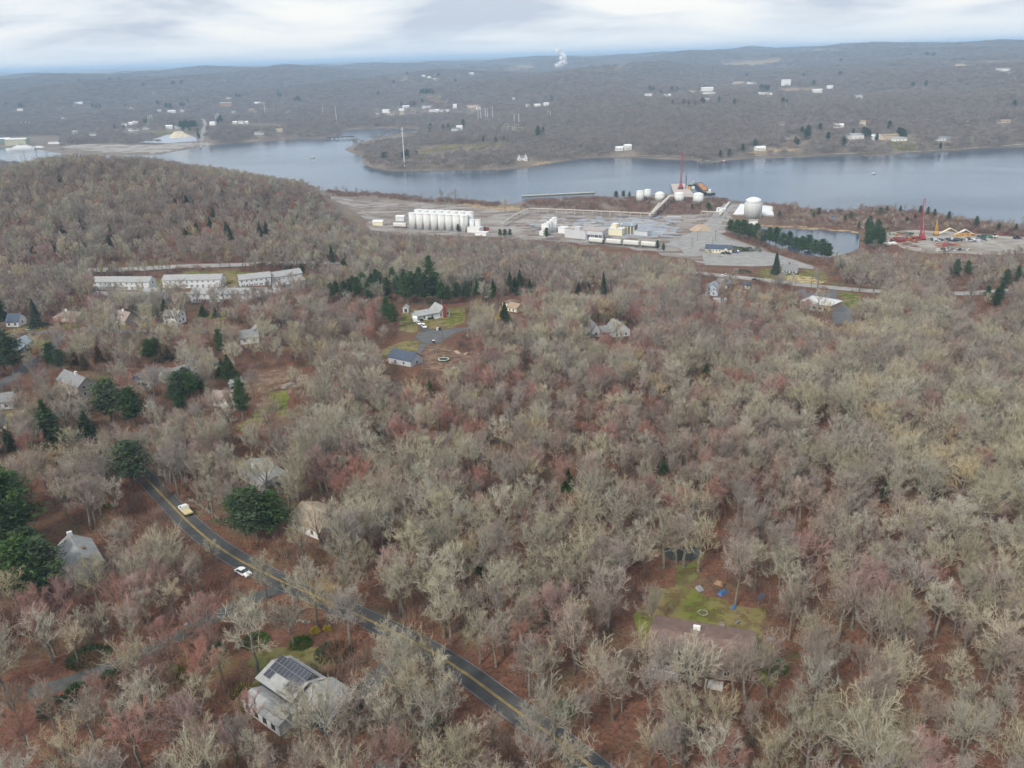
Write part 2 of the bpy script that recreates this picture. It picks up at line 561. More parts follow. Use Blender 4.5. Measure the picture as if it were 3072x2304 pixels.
# sheets laid over the ground: lawns, lots, paths
KEEP_OUT = []                         # world outlines no tree may stand in: (poly, margin)
def sheet(name, px_poly, m, off=0.06, step=5.0, label=None, kind='structure', keep=True, world=None, cat=None, ragged=None):
    poly = [tuple(gpt(*p)[:2]) for p in px_poly] if world is None else [tuple(p) for p in world]
    if ragged is None:
        ragged = 1.0 if name in ('lawn', 'clearing', 'yard', 'straw_patch', 'pond_bank', 'field', 'dry_grass', 'dry_reeds', 'sand_patch', 'beach', 'sand_lot', 'gravel_flats', 'bare_hillside', 'gravel_yard', 'works_ground') else 0.0
    if ragged:
        sc_ = max(1.0, math.hypot(poly[0][0], poly[0][1]) / 350.0)
        fine = []
        for i, a in enumerate(poly):
            b = poly[(i + 1) % len(poly)]
            n = max(1, int(math.hypot(b[0] - a[0], b[1] - a[1]) / (1.6 * sc_)))
            for k in range(n):
                x, y = a[0] + (b[0] - a[0]) * k / n, a[1] + (b[1] - a[1]) * k / n
                w1, w2 = float(wobble(x, y, 9.0 * sc_)), float(wobble(y + 50, x, 9.0 * sc_))
                fine.append((x + w1 * ragged * 1.1 * sc_, y + w2 * ragged * 1.1 * sc_))
        poly = fine
    dense = []
    for i, a in enumerate(poly):
        b = poly[(i + 1) % len(poly)]
        n = max(1, int(math.hypot(b[0] - a[0], b[1] - a[1]) / step))
        for k in range(n):
            dense.append((a[0] + (b[0] - a[0]) * k / n, a[1] + (b[1] - a[1]) * k / n))
    xs, ys = np.array(dense).T
    gx, gy = np.meshgrid(np.arange(xs.min(), xs.max(), step), np.arange(ys.min(), ys.max(), step))
    G = np.stack([gx.ravel(), gy.ravel()], 1)
    G = G[in_poly(G, poly)] if len(G) else G
    if len(G):
        G = G[seg_dist(G, np.array(poly)) > step * 0.4]
    verts = [Vector(p) for p in dense] + [Vector(p) for p in G]
    nd = len(dense)
    r = delaunay_2d_cdt(verts, [], [list(range(nd))], 1, 1e-4)
    P = np.array([(p.x, p.y) for p in r[0]])
    z = T(P[:, 0], P[:, 1]) + off
    me = bpy.data.meshes.new(name)
    me.from_pydata([(P[i, 0], P[i, 1], z[i]) for i in range(len(P))], [], [tuple(f) for f in r[2]])
    me.update()
    if len(me.polygons) and sum(p.normal.z for p in me.polygons) < 0:
        me.flip_normals()
    if keep:
        KEEP_OUT.append((np.array(poly), 2.0))
    return tag(link(name, me, m), label, cat, kind=kind)
def smooth_line(P, step):
    P = np.asarray(P, float)
    # Catmull-Rom through the points, resampled
    Q = [P[0] * 2 - P[1]] + list(P) + [P[-1] * 2 - P[-2]]
    outp = []
    for i in range(1, len(Q) - 2):
        p0, p1, p2, p3 = Q[i - 1], Q[i], Q[i + 1], Q[i + 2]
        n = max(2, int(np.linalg.norm(p2 - p1) / step))
        for k in range(n):
            t = k / n
            outp.append(0.5 * ((2 * p1) + (-p0 + p2) * t + (2 * p0 - 5 * p1 + 4 * p2 - p3) * t * t + (-p0 + 3 * p1 - 3 * p2 + p3) * t ** 3))
    outp.append(P[-1])
    return np.array(outp)
def strip(name, line, width, m, off=0.08, shift=0.0, parent=None, cross=3, **kw):
    """ribbon along a world polyline, laid on the ground"""
    line = np.asarray(line)
    d = np.gradient(line, axis=0)
    d /= np.linalg.norm(d, axis=1)[:, None]
    nrm = np.stack([d[:, 1], -d[:, 0]], 1)
    offs = np.linspace(-width / 2, width / 2, cross + 1) + shift
    P = (line[:, None] + nrm[:, None] * offs[None, :, None]).reshape(-1, 2)
    # one level across the ribbon so it lies true
    z = np.repeat(T(line[:, 0], line[:, 1]), cross + 1)
    z = np.maximum(z, T(P[:, 0], P[:, 1])) + off
    n, c = len(line), cross + 1
    F = [(i * c + j, i * c + j + 1, (i + 1) * c + j + 1, (i + 1) * c + j) for i in range(n - 1) for j in range(cross)]
    me = bpy.data.meshes.new(name)
    me.from_pydata([(P[i, 0], P[i, 1], z[i]) for i in range(len(P))], [], F)
    me.update()
    if me.polygons[0].normal.z < 0:
        me.flip_normals()
    o = link(name, me, m, parent)
    return tag(o, **kw) if kw else o
def px_line(pxs, step=4.0):
    return smooth_line([gpt(*p)[:2] for p in pxs], step)
HAZE_D = 1.15e-4
# ------------------------------------------------------------------ building materials
def flatm(name, c, var=0.12, scale=0.6, **kw):
    return mat(name, tuple(x * (1 - var) for x in c), tuple(min(1, x * (1 + var)) for x in c), scale=scale, **kw)
WHITE = flatm('white_siding', (0.72, 0.72, 0.70), 0.05, 0.8, rough=0.6)
GREYW = flatm('grey_siding', (0.46, 0.49, 0.52), 0.06, 0.8, rough=0.7)
LGREY = flatm('light_grey_siding', (0.58, 0.60, 0.61), 0.05, 0.8, rough=0.7)
DARKW = flatm('dark_siding', (0.028, 0.032, 0.045), 0.15, 0.8, rough=0.7)
TANW = flatm('tan_siding', (0.55, 0.46, 0.34), 0.06, 0.8, rough=0.7)
CREAM = flatm('cream_siding', (0.70, 0.65, 0.48), 0.06, 0.8, rough=0.7)
TAUPE = flatm('taupe_siding', (0.34, 0.31, 0.27), 0.06, 0.8, rough=0.7)
GREENW = flatm('green_grey_siding', (0.42, 0.46, 0.38), 0.06, 0.8, rough=0.7)
BRICK = flatm('brick_red', (0.27, 0.055, 0.035), 0.25, 3.0, rough=0.9)
BRICK2 = flatm('far_brick', (0.34, 0.19, 0.13), 0.15, 0.3, rough=0.9)
R_GREY = flatm('roof_grey', (0.20, 0.205, 0.205), 0.18, 1.4, rough=0.9)
R_LGREY = flatm('roof_light_grey', (0.30, 0.305, 0.30), 0.14, 0.9, rough=0.9)
R_DARK = flatm('roof_dark', (0.055, 0.062, 0.075), 0.2, 1.2, rough=0.85)
R_BLUE = flatm('roof_blue_grey', (0.22, 0.27, 0.32), 0.14, 1.2, rough=0.85)
R_NAVY = flatm('roof_navy', (0.065, 0.085, 0.12), 0.18, 1.2, rough=0.85)
R_TAN = flatm('roof_tan', (0.31, 0.235, 0.165), 0.10, 0.8, rough=0.9)
R_BROWN = flatm('roof_brown', (0.17, 0.115, 0.095), 0.2, 0.9, rough=0.9)
R_PINK = flatm('roof_pinkish', (0.27, 0.215, 0.19), 0.12, 0.9, rough=0.9)
R_WHITE = flatm('roof_white', (0.66, 0.67, 0.66), 0.07, 0.5, rough=0.7)
R_METAL = mat('roof_worn_metal', (0.42, 0.43, 0.43), (0.62, 0.63, 0.62), scale=0.25, rough=0.6, stretch=(1, 6, 1))
GLASS = mat('window_glass', (0.025, 0.035, 0.045), rough=0.12, spec=0.6)
TRIM = flatm('white_trim', (0.75, 0.75, 0.73), 0.04, 2.0, rough=0.5)
DECK = flatm('deck_wood', (0.30, 0.21, 0.14), 0.15, 2.0, rough=0.9)
CONC = mat('concrete', (0.42, 0.40, 0.37), (0.58, 0.56, 0.52), scale=0.35, rough=0.9)
SILO = mat('white_silo', (0.52, 0.53, 0.52), (0.66, 0.665, 0.65), scale=0.5, rough=0.5, stretch=(1, 1, 0.15))
STEEL = flatm('galvanised_steel', (0.45, 0.47, 0.48), 0.1, 1.0, rough=0.5)
PALE_PIPE = flatm('pale_pipe', (0.44, 0.41, 0.36), 0.1, 0.6, rough=0.7)
WOODP = flatm('weathered_pole', (0.16, 0.13, 0.10), 0.15, 2.0, rough=0.95)
ASPH = mat('asphalt', (0.038, 0.040, 0.043), (0.062, 0.063, 0.064), scale=0.35, rough=0.9, c3=(0.078, 0.076, 0.074), scale3=0.06)
ASPH_OLD = mat('old_asphalt', (0.085, 0.088, 0.092), (0.125, 0.125, 0.125), scale=0.3, rough=0.95)
ASPH_PALE = mat('pale_asphalt', (0.22, 0.215, 0.205), (0.31, 0.30, 0.285), scale=0.15, rough=0.95)
DRIVE = mat('worn_drive', (0.05, 0.053, 0.052), (0.09, 0.09, 0.084), scale=0.5, rough=0.95)
GRAVEL = mat('gravel', (0.25, 0.23, 0.205), (0.38, 0.355, 0.32), scale=0.12, rough=0.95, c3=(0.20, 0.165, 0.13), scale3=0.04)
LAWN = mat('lawn', (0.10, 0.128, 0.02), (0.18, 0.165, 0.046), scale=0.12, rough=0.95, c3=(0.20, 0.155, 0.075), scale3=0.07, spec=0.1)
LAWN_DRY = mat('dry_lawn', (0.16, 0.145, 0.05), (0.27, 0.21, 0.12), scale=0.12, rough=0.95, c3=(0.10, 0.115, 0.03), scale3=0.05, spec=0.1)
STRAW = mat('straw_ground', (0.42, 0.33, 0.14), (0.50, 0.42, 0.22), scale=0.2, rough=0.95, spec=0.1)
BARE = mat('bare_earth', (0.165, 0.105, 0.072), (0.23, 0.16, 0.11), scale=0.15, rough=0.95, spec=0.1)
REED = mat('dry_reeds', (0.33, 0.24, 0.14), (0.42, 0.32, 0.20), scale=0.1, rough=0.95, spec=0.1)
YELLOW = mat('road_yellow', (0.30, 0.20, 0.05), (0.48, 0.33, 0.08), scale=0.7, rough=0.8)
WLINE = mat('road_white', (0.16, 0.16, 0.155), (0.34, 0.34, 0.33), scale=0.7, rough=0.8)
STONE = mat('field_stone', (0.13, 0.125, 0.11), (0.25, 0.235, 0.21), scale=0.9, rough=0.95, rnd=0.2)
RED_P = flatm('crane_red', (0.33, 0.035, 0.045), 0.12, 1.0, rough=0.5)
RUST = mat('rusty_steel', (0.30, 0.12, 0.05), (0.46, 0.22, 0.09), scale=0.35, rough=0.9)
BLACK = flatm('black_hull', (0.02, 0.021, 0.025), 0.2, 1.0, rough=0.5)
YEL_P = flatm('machine_yellow', (0.52, 0.30, 0.03), 0.1, 1.0, rough=0.5)
BLUE_T = flatm('blue_tarp', (0.05, 0.13, 0.30), 0.3, 1.5, rough=0.5)
TYRE = flatm('tyre', (0.018, 0.018, 0.019), 0.1, 3, rough=0.9)
def site_slab():
    """cleared works: broken slabs and foundations of demolished buildings"""
    m = bpy.data.materials.new('demolished_slabs')
    m.use_nodes = True
    t = m.node_tree
    b = t.nodes['Principled BSDF']
    b.inputs['Roughness'].default_value = 0.95
    co = N(t, 'ShaderNodeTexCoord').outputs['Object']
    mp = N(t, 'ShaderNodeMapping')
    mp.inputs['Rotation'].default_value = (0, 0, 0.12)
    mp.inputs['Scale'].default_value = (0.55, 1.0, 1.0)
    L(t, co, mp.inputs[0])
    vo = N(t, 'ShaderNodeTexVoronoi', distance='CHEBYCHEV', inp={'Scale': 0.11, 'Randomness': 0.9})
    L(t, mp.outputs[0], vo.inputs['Vector'])
    n_ = N(t, 'ShaderNodeTexNoise', inp={'Scale': 0.22, 'Detail': 9.0, 'Roughness': 0.82})
    L(t, mp.outputs[0], n_.inputs['Vector'])
    sx = N(t, 'ShaderNodeSeparateColor')
    L(t, vo.outputs['Color'], sx.inputs[0])
    v = M(t, 'MULTIPLY_ADD', n_.outputs['Fac'], 0.75, M(t, 'MULTIPLY', sx.outputs[0], 0.28))
    cr = N(t, 'ShaderNodeValToRGB')
    e0, e1 = cr.color_ramp.elements
    e0.position, e0.color = 0.40, (0.13, 0.095, 0.07, 1)
    e1.position, e1.color = 0.76, (0.34, 0.32, 0.295, 1)
    k = cr.color_ramp.elements.new(0.48)
    k.color = (0.205, 0.165, 0.135, 1)
    k = cr.color_ramp.elements.new(0.58)
    k.color = (0.25, 0.23, 0.21, 1)
    L(t, v, cr.inputs[0])
    L(t, cr.outputs[0], b.inputs['Base Color'])
    return m
SLABS = site_slab()
def patchy(m, scale, lo, hi):
    """thin cover: the ground below shows through in patches"""
    t = m.node_tree
    b = t.nodes['Principled BSDF']
    co = N(t, 'ShaderNodeTexCoord').outputs['Object']
    n_ = N(t, 'ShaderNodeTexNoise', inp={'Scale': scale, 'Detail': 6.0, 'Roughness': 0.65})
    L(t, co, n_.inputs['Vector'])
    r_ = N(t, 'ShaderNodeMapRange', inp={'From Min': lo, 'From Max': hi, 'To Min': 1.0, 'To Max': 0.0})
    L(t, n_.outputs['Fac'], r_.inputs[0])
    L(t, r_.outputs[0], b.inputs['Alpha'])
for m_ in (LAWN, LAWN_DRY):
    patchy(m_, 0.3, 0.46, 0.74)
for m_ in (BARE, STRAW, REED):
    patchy(m_, 0.28, 0.42, 0.68)
BLUE_SLAB = mat('blue_grey_pads', (0.24, 0.27, 0.32), (0.42, 0.45, 0.50), scale=0.12, rough=0.9, stretch=(0.5, 1, 1), c3=(0.27, 0.22, 0.18), scale3=0.09)

CLEAR, FARCLEAR = [], []
def clear(k, *poly):
    CLEAR.append((list(poly), k))
def rect(x0, y0, x1, y1):
    return [(x0, y0), (x1, y0), (x1, y1), (x0, y1)]

# ------------------------------------------------------------------ roads and open ground
MAIN = px_line([(300, 1290), (352, 1345), (400, 1398), (438, 1436), (511, 1512), (565, 1567), (633, 1625), (723, 1684), (849, 1747), (970, 1800), (1098, 1857), (1195, 1903), (1288, 1952), (1401, 2024),
                (1536, 2124), (1700, 2241), (1800, 2322), (1960, 2440), (2150, 2600)], 3.0)
road = strip('road', MAIN, 5.9, ASPH, off=0.10, cross=4, label='dark asphalt road running diagonally through the near woods', kind='structure')
for s_ in (-0.17, 0.17):
    strip('centre_line', MAIN, 0.16, YELLOW, off=0.115, shift=s_, parent=road, cross=1)
strip('edge_line', MAIN, 0.10, WLINE, off=0.115, shift=2.75, parent=road, cross=1)
strip('edge_line', MAIN, 0.10, WLINE, off=0.115, shift=-2.75, parent=road, cross=1)
def road_keep(line, wd):
    d = np.gradient(line, axis=0)
    d /= np.linalg.norm(d, axis=1)[:, None]
    n = np.stack([d[:, 1], -d[:, 0]], 1) * wd / 2
    KEEP_OUT.append((np.concatenate([line + n, (line - n)[::-1]])[::1], 0.8))
road_keep(MAIN[25:], 6.2)
DRV = px_line([(850, 1765), (790, 1785), (741, 1803), (651, 1848), (565, 1893), (475, 1938), (362, 1988), (271, 2024), (181, 2056), (81, 2083)], 3.0)
strip('driveway', DRV, 4.2, DRIVE, off=0.085, label='narrow worn driveway curving left from the road', kind='structure')
road_keep(DRV, 5.0)
DRV2 = px_line([(1262, 1960), (1190, 1990), (1130, 2030), (1075, 2085), (1040, 2125)], 3.0)
strip('driveway', DRV2, 4.5, DRIVE, off=0.085, label='short dark driveway up to the solar-roofed house', kind='structure')
road_keep(DRV2, 5.0)
HWY = px_line([(0, 822), (300, 812), (500, 803), (700, 796), (900, 788), (1200, 792), (1500, 795), (1750, 795), (1900, 800), (2000, 812), (2135, 825), (2262, 838), (2407, 855), (2517, 866), (2627, 875), (2759, 880), (2891, 882), (2970, 878), (3072, 872), (3300, 860)], 6.0)
hwy = strip('highway', HWY, 11.0, ASPH_PALE, off=0.12, cross=4, label='pale grey highway crossing behind the woods', kind='structure')
strip('centre_line', HWY, 0.3, YELLOW, off=0.14, parent=hwy, cross=1)
road_keep(HWY, 13.0)
NBR = px_line([(-80, 1020), (20, 1012), (60, 1003), (130, 997), (190, 993), (300, 990), (430, 1000), (520, 1002), (640, 992), (700, 985)], 5.0)
strip('street', NBR, 6.0, ASPH_OLD, off=0.09, label='grey neighbourhood street past the small houses', kind='structure')
road_keep(NBR, 7.0)
NBR2 = px_line([(186, 996), (165, 1030), (120, 1070), (85, 1095), (40, 1130), (-30, 1175)], 4.0)
strip('street', NBR2, 6.0, ASPH_OLD, off=0.11, label='side street sloping down past the blue-grey ranch house', kind='structure')
road_keep(NBR2, 7.0)
sheet('cul_de_sac', [(1255, 1000), (1285, 994), (1320, 991), (1380, 984), (1450, 975), (1560, 962), (1560, 972), (1450, 985), (1390, 992), (1360, 1002), (1345, 1012), (1325, 1027), (1300, 1032), (1275, 1031), (1255, 1022), (1247, 1010)],
      ASPH_OLD, off=0.10, label='grey asphalt turning circle between the two cul-de-sac houses')
sheet('driveway', [(1250, 966), (1262, 964), (1275, 975), (1290, 986), (1308, 992), (1268, 997), (1262, 985)], ASPH, off=0.08, step=3, label='black driveway with two parked white cars')
sheet('driveway', [(1262, 1032), (1284, 1032), (1262, 1060), (1255, 1085), (1248, 1084), (1250, 1058)], ASPH_OLD, off=0.085, step=3, label='driveway beside the dark-roofed grey house')
sheet('lawn', [(1205, 935), (1250, 925), (1262, 962), (1250, 968), (1262, 990), (1262, 1000), (1225, 1000), (1197, 995), (1200, 960)], LAWN_DRY, label='olive lawn left of the grey ranch house')
sheet('lawn', [(1262, 962), (1318, 955), (1336, 945), (1345, 925), (1395, 925), (1400, 955), (1385, 978), (1330, 988), (1310, 992), (1285, 982)], LAWN, label='patchy green lawn in front of the grey ranch house')
sheet('lawn', [(1210, 1025), (1250, 1018), (1270, 1033), (1250, 1055), (1200, 1050), (1150, 1075), (1140, 1095), (1130, 1060)], LAWN_DRY, label='lawn behind the dark-roofed grey house')
sheet('yard', [(1265, 1062), (1290, 1034), (1330, 1034), (1380, 1060), (1420, 1070), (1420, 1100), (1350, 1120), (1260, 1110)], BARE, label='bare brown yard round the trampoline')
sheet('lawn', [(1931, 1760), (1960, 1752), (2040, 1755), (2085, 1768), (2150, 1790), (2200, 1812), (2290, 1820), (2310, 1860), (2290, 1900), (2245, 1935), (2110, 1905), (2000, 1885), (1960, 1900), (1945, 1935), (1905, 1935), (1900, 1850), (1925, 1800)],
      LAWN, off=0.05, label='mossy green lawn behind the brown-roofed house')
sheet('lawn', [(2250, 1930), (2310, 1935), (2350, 1990), (2330, 2060), (2262, 2050)], LAWN, off=0.05, label='green lawn strip right of the brown-roofed house')
sheet('lawn', [(760, 2030), (735, 1985), (760, 1960), (800, 1950), (850, 1945), (960, 1950), (1010, 1985), (1010, 2050), (960, 2070), (880, 2160), (760, 2170), (720, 2120)], LAWN_DRY, off=0.05, keep=False, label='yellowish lawn round the solar-roofed house')
sheet('clearing', [(800, 1120), (830, 1105), (880, 1110), (930, 1125), (930, 1150), (880, 1165), (860, 1200), (860, 1245), (800, 1260), (770, 1235), (790, 1190), (760, 1160), (775, 1130)], BARE, off=0.05, label='bare brown clearing with junk behind the sheds')
sheet('lawn', [(805, 1175), (860, 1170), (872, 1200), (860, 1250), (790, 1265), (740, 1310), (700, 1290), (770, 1235), (812, 1215)], LAWN, off=0.07, label='green grass strip below the junk clearing')
sheet('lawn', [(590, 940), (680, 940), (680, 958), (600, 960)], LAWN, off=0.05, label='bright green lawn behind the white two-storey house')
sheet('lawn', [(62, 1060), (110, 1025), (150, 1005), (180, 1006), (170, 1022), (120, 1062), (75, 1090), (60, 1085)], LAWN, off=0.05, label='lawn in front of the blue-grey ranch house')
sheet('lawn', [(20, 985), (90, 975), (130, 985), (95, 997), (40, 1003)], LAWN, off=0.05, label='lawn with a blue pool cover on the left')
sheet('lawn', [(150, 975), (215, 972), (260, 985), (200, 990), (150, 990)], LAWN, off=0.05, label='lawn before the tan-roofed bungalow')
sheet('lawn', [(300, 985), (340, 972), (380, 976), (400, 992), (330, 992)], LAWN, off=0.05, label='lawn before the taupe cape house')
sheet('lawn', [(0, 1230), (60, 1225), (100, 1240), (90, 1270), (20, 1280), (-20, 1260)], LAWN_DRY, off=0.05, label='rough lawn at the left edge')
sheet('lawn', [(530, 825), (620, 815), (720, 815), (830, 820), (900, 825), (950, 830), (960, 850), (905, 852), (810, 855), (720, 862), (660, 862), (560, 865), (450, 872), (440, 850)], LAWN, off=0.06, label='green lawn behind the apartment rows')
sheet('car_park', [(280, 872), (470, 880), (660, 870), (800, 862), (840, 880), (760, 895), (560, 905), (420, 912), (330, 925), (280, 905)], ASPH_PALE, off=0.08, label='pale car park in front of the apartment rows')
KEEP_OUT.pop()
KEEP_OUT.append((np.array([gpt(*p)[:2] for p in [(290, 845), (920, 830), (920, 872), (760, 892), (430, 905), (300, 890)]]), 1.0))
# works by the river
SITE = [(985, 590), (1120, 600), (1240, 606), (1400, 617), (1480, 625), (1560, 628), (1700, 632), (1860, 642), (1960, 648), (2100, 644), (2190, 612), (2225, 612), (2200, 645), (2180, 690), (2185, 712), (2280, 745), (2370, 775), (2440, 805),
        (2330, 795), (2260, 800), (2120, 795), (2080, 780), (2000, 765), (1880, 745), (1700, 730), (1480, 712), (1240, 705), (1110, 690), (1090, 650), (1030, 615)]
sheet('works_ground', SITE, SLABS, off=0.05, step=9, label='cleared industrial ground of pale broken slabs by the river')
sheet('concrete_pads', [(1835, 668), (1985, 665), (2010, 682), (1985, 705), (1930, 712), (1820, 700)], BLUE_SLAB, off=0.09, step=9, keep=False, label='blue-grey foundation slabs behind the hopper cars')
sheet('concrete_pads', [(1600, 650), (1660, 648), (1800, 655), (1825, 668), (1790, 690), (1690, 680), (1600, 668)], SLABS, off=0.08, step=9, keep=False, label='foundation slabs inside the pipe rack')
sheet('works_road', [(2172, 612), (2205, 612), (2170, 660), (2150, 695), (2180, 715), (2280, 745), (2270, 750), (2160, 735), (2100, 740), (2095, 770), (2060, 770), (2040, 745), (1990, 735), (2040, 715), (2090, 690), (2125, 660)],
      ASPH_PALE, off=0.11, step=7, keep=False, label='pale works road leading to the tank')
sheet('car_park', [(2105, 758), (2200, 760), (2280, 752), (2330, 762), (2440, 800), (2440, 808), (2330, 796), (2260, 800), (2115, 795)], ASPH_PALE, off=0.13, step=7, keep=False, label='pale gravel car park beside the cream office')
sheet('lawn', [(2275, 808), (2330, 806), (2345, 822), (2395, 823), (2420, 808), (2480, 815), (2505, 850), (2460, 853), (2380, 848), (2290, 838), (2270, 825)], LAWN, off=0.08, label='lawn round the white grey-roofed house by the highway')
sheet('straw_patch', [(2365, 828), (2395, 827), (2440, 835), (2475, 848), (2450, 852), (2400, 850), (2360, 842)], STRAW, off=0.12, step=4, label='straw-yellow patch on the highway lawn')
sheet('lawn', [(2520, 875), (2580, 882), (2590, 905), (2575, 935), (2540, 920), (2515, 895)], LAWN, off=0.08, label='green lawn right of the flat-roofed shop')
sheet('car_park', [(2390, 872), (2415, 865), (2420, 878), (2480, 882), (2490, 870), (2512, 872), (2510, 895), (2540, 915), (2565, 945), (2560, 975), (2500, 975), (2495, 925), (2470, 940)], ASPH_OLD, off=0.07, label='dark car park round the flat-roofed shop')
sheet('gravel_yard', [(2655, 700), (2700, 690), (2800, 692), (2900, 698), (3000, 706), (3110, 714), (3110, 752), (3000, 765), (2850, 760), (2780, 762), (2690, 740), (2655, 728)], GRAVEL, off=0.07, step=9, label='gravel yard full of salvaged steel')
sheet('dry_reeds', [(1380, 612), (1420, 608), (1490, 616), (1560, 618), (1570, 632), (1480, 628), (1400, 620)], REED, off=0.10, step=6, keep=False, label='strip of tan reeds along the near bank')
sheet('dry_reeds', [(2270, 674), (2350, 676), (2460, 684), (2580, 694), (2590, 702), (2480, 690), (2330, 681), (2262, 680)], REED, off=0.06, step=5, keep=False, label='reedy bank behind the pond')
sheet('dry_grass', [(2400, 640), (2470, 648), (2480, 668), (2560, 680), (2640, 690), (2640, 660), (2560, 665), (2500, 675), (2420, 665), (2360, 660)], REED, off=0.05, step=8, keep=False, label='dry grass between the inlet and the yard')
# across the river
sheet('gravel_flats', [(180, 440), (260, 432), (400, 436), (470, 436), (560, 428), (640, 430), (600, 440), (520, 456), (470, 462), (330, 456), (240, 450)], GRAVEL, off=0.15, step=14, label='pale gravel flats on the far shore')
sheet('grey_pad', [(415, 428), (470, 415), (500, 405), (560, 402), (590, 415), (590, 424), (500, 430)], mat('grey_tarp', (0.30, 0.33, 0.38), (0.38, 0.41, 0.46), scale=0.05, rough=0.8), off=0.25, step=14, label='blue-grey pad under the pale sand heap')
sheet('field', [(420, 400), (500, 393), (590, 396), (560, 402), (480, 408), (430, 405)], LAWN_DRY, off=0.15, step=14, label='dry field above the sand heap')
sheet('field', [(660, 385), (740, 378), (830, 378), (850, 384), (760, 392), (680, 390)], LAWN_DRY, off=0.15, step=14, label='pale green field above the far bank')
sheet('field', [(1250, 455), (1310, 440), (1400, 433), (1500, 430), (1480, 440), (1370, 446), (1300, 455), (1260, 462)], LAWN_DRY, off=0.15, step=12, label='grassy clearing on the wooded point')
sheet('dirt_track', [(1510, 404), (1560, 405), (1575, 411), (1545, 412)], GRAVEL, off=0.2, step=10, label='pale track under the substation')
sheet('field', [(1130, 345), (1200, 343), (1270, 346), (1250, 350), (1150, 352)], LAWN_DRY, off=0.15, step=14, label='green field before the far town')
sheet('bare_hillside', [(1275, 296), (1310, 289), (1335, 300), (1345, 318), (1320, 320), (1280, 312)], BARE, off=0.4, step=18, label='bare orange hillside scar above the far town')
sheet('beach', [(1590, 500), (1640, 490), (1660, 490), (1650, 485), (1610, 489), (1592, 495)], REED, off=0.2, step=8, label='small tan beach in the cove')
for lb_, pl in (('tan field by the big white screen', [(2335, 268), (2360, 264), (2440, 266), (2446, 272), (2400, 277), (2345, 280)]), ('pale ridge field left of the screen', [(2160, 192), (2240, 186), (2330, 178), (2338, 184), (2260, 198), (2180, 202)]),
                ('long tan field under the right skyline', [(2385, 152), (2450, 148), (2515, 148), (2510, 153), (2440, 157)]), ('pale fields on the far right ridge', [(2880, 193), (2960, 186), (3072, 182), (3072, 188), (2980, 194), (2890, 198)]),
                ('tan field left of the steam plume', [(1530, 202), (1560, 196), (1610, 203), (1600, 210), (1550, 212)]), ('tan brush field right of the hangar', [(2590, 284), (2640, 274), (2690, 270), (2685, 277), (2640, 284), (2600, 290)]),
                ('pale hillside field right of the plume', [(1790, 205), (1860, 198), (1910, 201), (1850, 207)]), ('pale field in the far left valley', [(1180, 247), (1215, 236), (1230, 240), (1215, 250)])):
    sheet('field', pl, REED, off=0.4, step=25, label=lb_)
sheet('field', [(2655, 428), (2700, 420), (2760, 436), (2745, 448), (2700, 452), (2660, 440)], LAWN, off=0.2, step=10, label='green hillside lawn below the large far house')
sheet('sand_patch', [(2365, 412), (2385, 425), (2390, 445), (2370, 445), (2362, 425)], BARE, off=0.2, step=10, label='sandy cut above the far shore')
sheet('sand_lot', [(2240, 452), (2300, 446), (2360, 446), (2420, 448), (2420, 452), (2340, 458), (2250, 464)], REED, off=0.2, step=10, label='sandy lot on the far shore')
FSH = px_line([(1860, 466), (1950, 468), (2040, 472), (2080, 474)], 12)
strip('shore_railway', FSH, 5.0, GRAVEL, off=0.5, label='pale railway bed along the far shore of the cove', kind='structure')
FSH2 = px_line([(2260, 468), (2330, 466), (2420, 464), (2500, 463), (2560, 461), (2640, 458), (2760, 455), (2850, 450), (2950, 443), (3072, 434), (3200, 426)], 14)
strip('shore_railway', FSH2, 5.0, GRAVEL, off=0.5, label='pale railway bed along the far right shore', kind='structure')
FARLANE = px_line([(604, 424), (608, 405), (612, 385), (615, 372), (600, 355)], 14)
strip('far_lane', FARLANE, 9.0, ASPH_PALE, off=0.4, label='straight pale lane climbing from the far flats', kind='structure')
road_keep(FARLANE, 16)
strip('far_track', px_line([(2285, 437), (2330, 424), (2370, 415)], 10), 5.0, GRAVEL, off=0.3, label='pale track above the far shore', kind='structure')
strip('far_track', px_line([(2365, 412), (2330, 405), (2300, 395), (2260, 385)], 10), 5.0, GRAVEL, off=0.3, label='track climbing through the far woods', kind='structure')

# ------------------------------------------------------------------ buildings
_wcache = {}
def win_mesh(w_, h_):
    k = (round(w_, 2), round(h_, 2))
    if k not in _wcache:
        a = MB().box(-w_ / 2 - 0.12, w_ / 2 + 0.12, -0.05, 0.06, -0.12, h_ + 0.12).mesh('window')
        a.materials.append(TRIM)
        b = MB().box(-w_ / 2, -0.03, -0.075, -0.02, 0, h_).box(0.03, w_ / 2, -0.075, -0.02, 0, h_).mesh('pane')
        b.materials.append(GLASS)
        _wcache[k] = (a, b)
    return _wcache[k]
def window(par, x, y, z, rz, w_=1.0, h_=1.2, name='window'):
    a, b = win_mesh(w_, h_)
    o = link(name, a, None, par)
    o.location = (x, y, z)
    o.rotation_euler = (0, 0, rz)
    link('pane', b, None, o)
    return o
_dcache = {}
def door(par, x, y, rz, w_=1.0, h_=2.1, m=None, name='door', z=0.15):
    m = m or TRIM
    k = (w_, h_, m.name)
    if k not in _dcache:
        a = MB().box(-w_ / 2, w_ / 2, -0.06, 0.05, 0, h_).mesh('door')
        a.materials.append(m)
        _dcache[k] = a
    o = link(name, _dcache[k], None, par)
    o.location = (x, y, z)
    o.rotation_euler = (0, 0, rz)
    return o
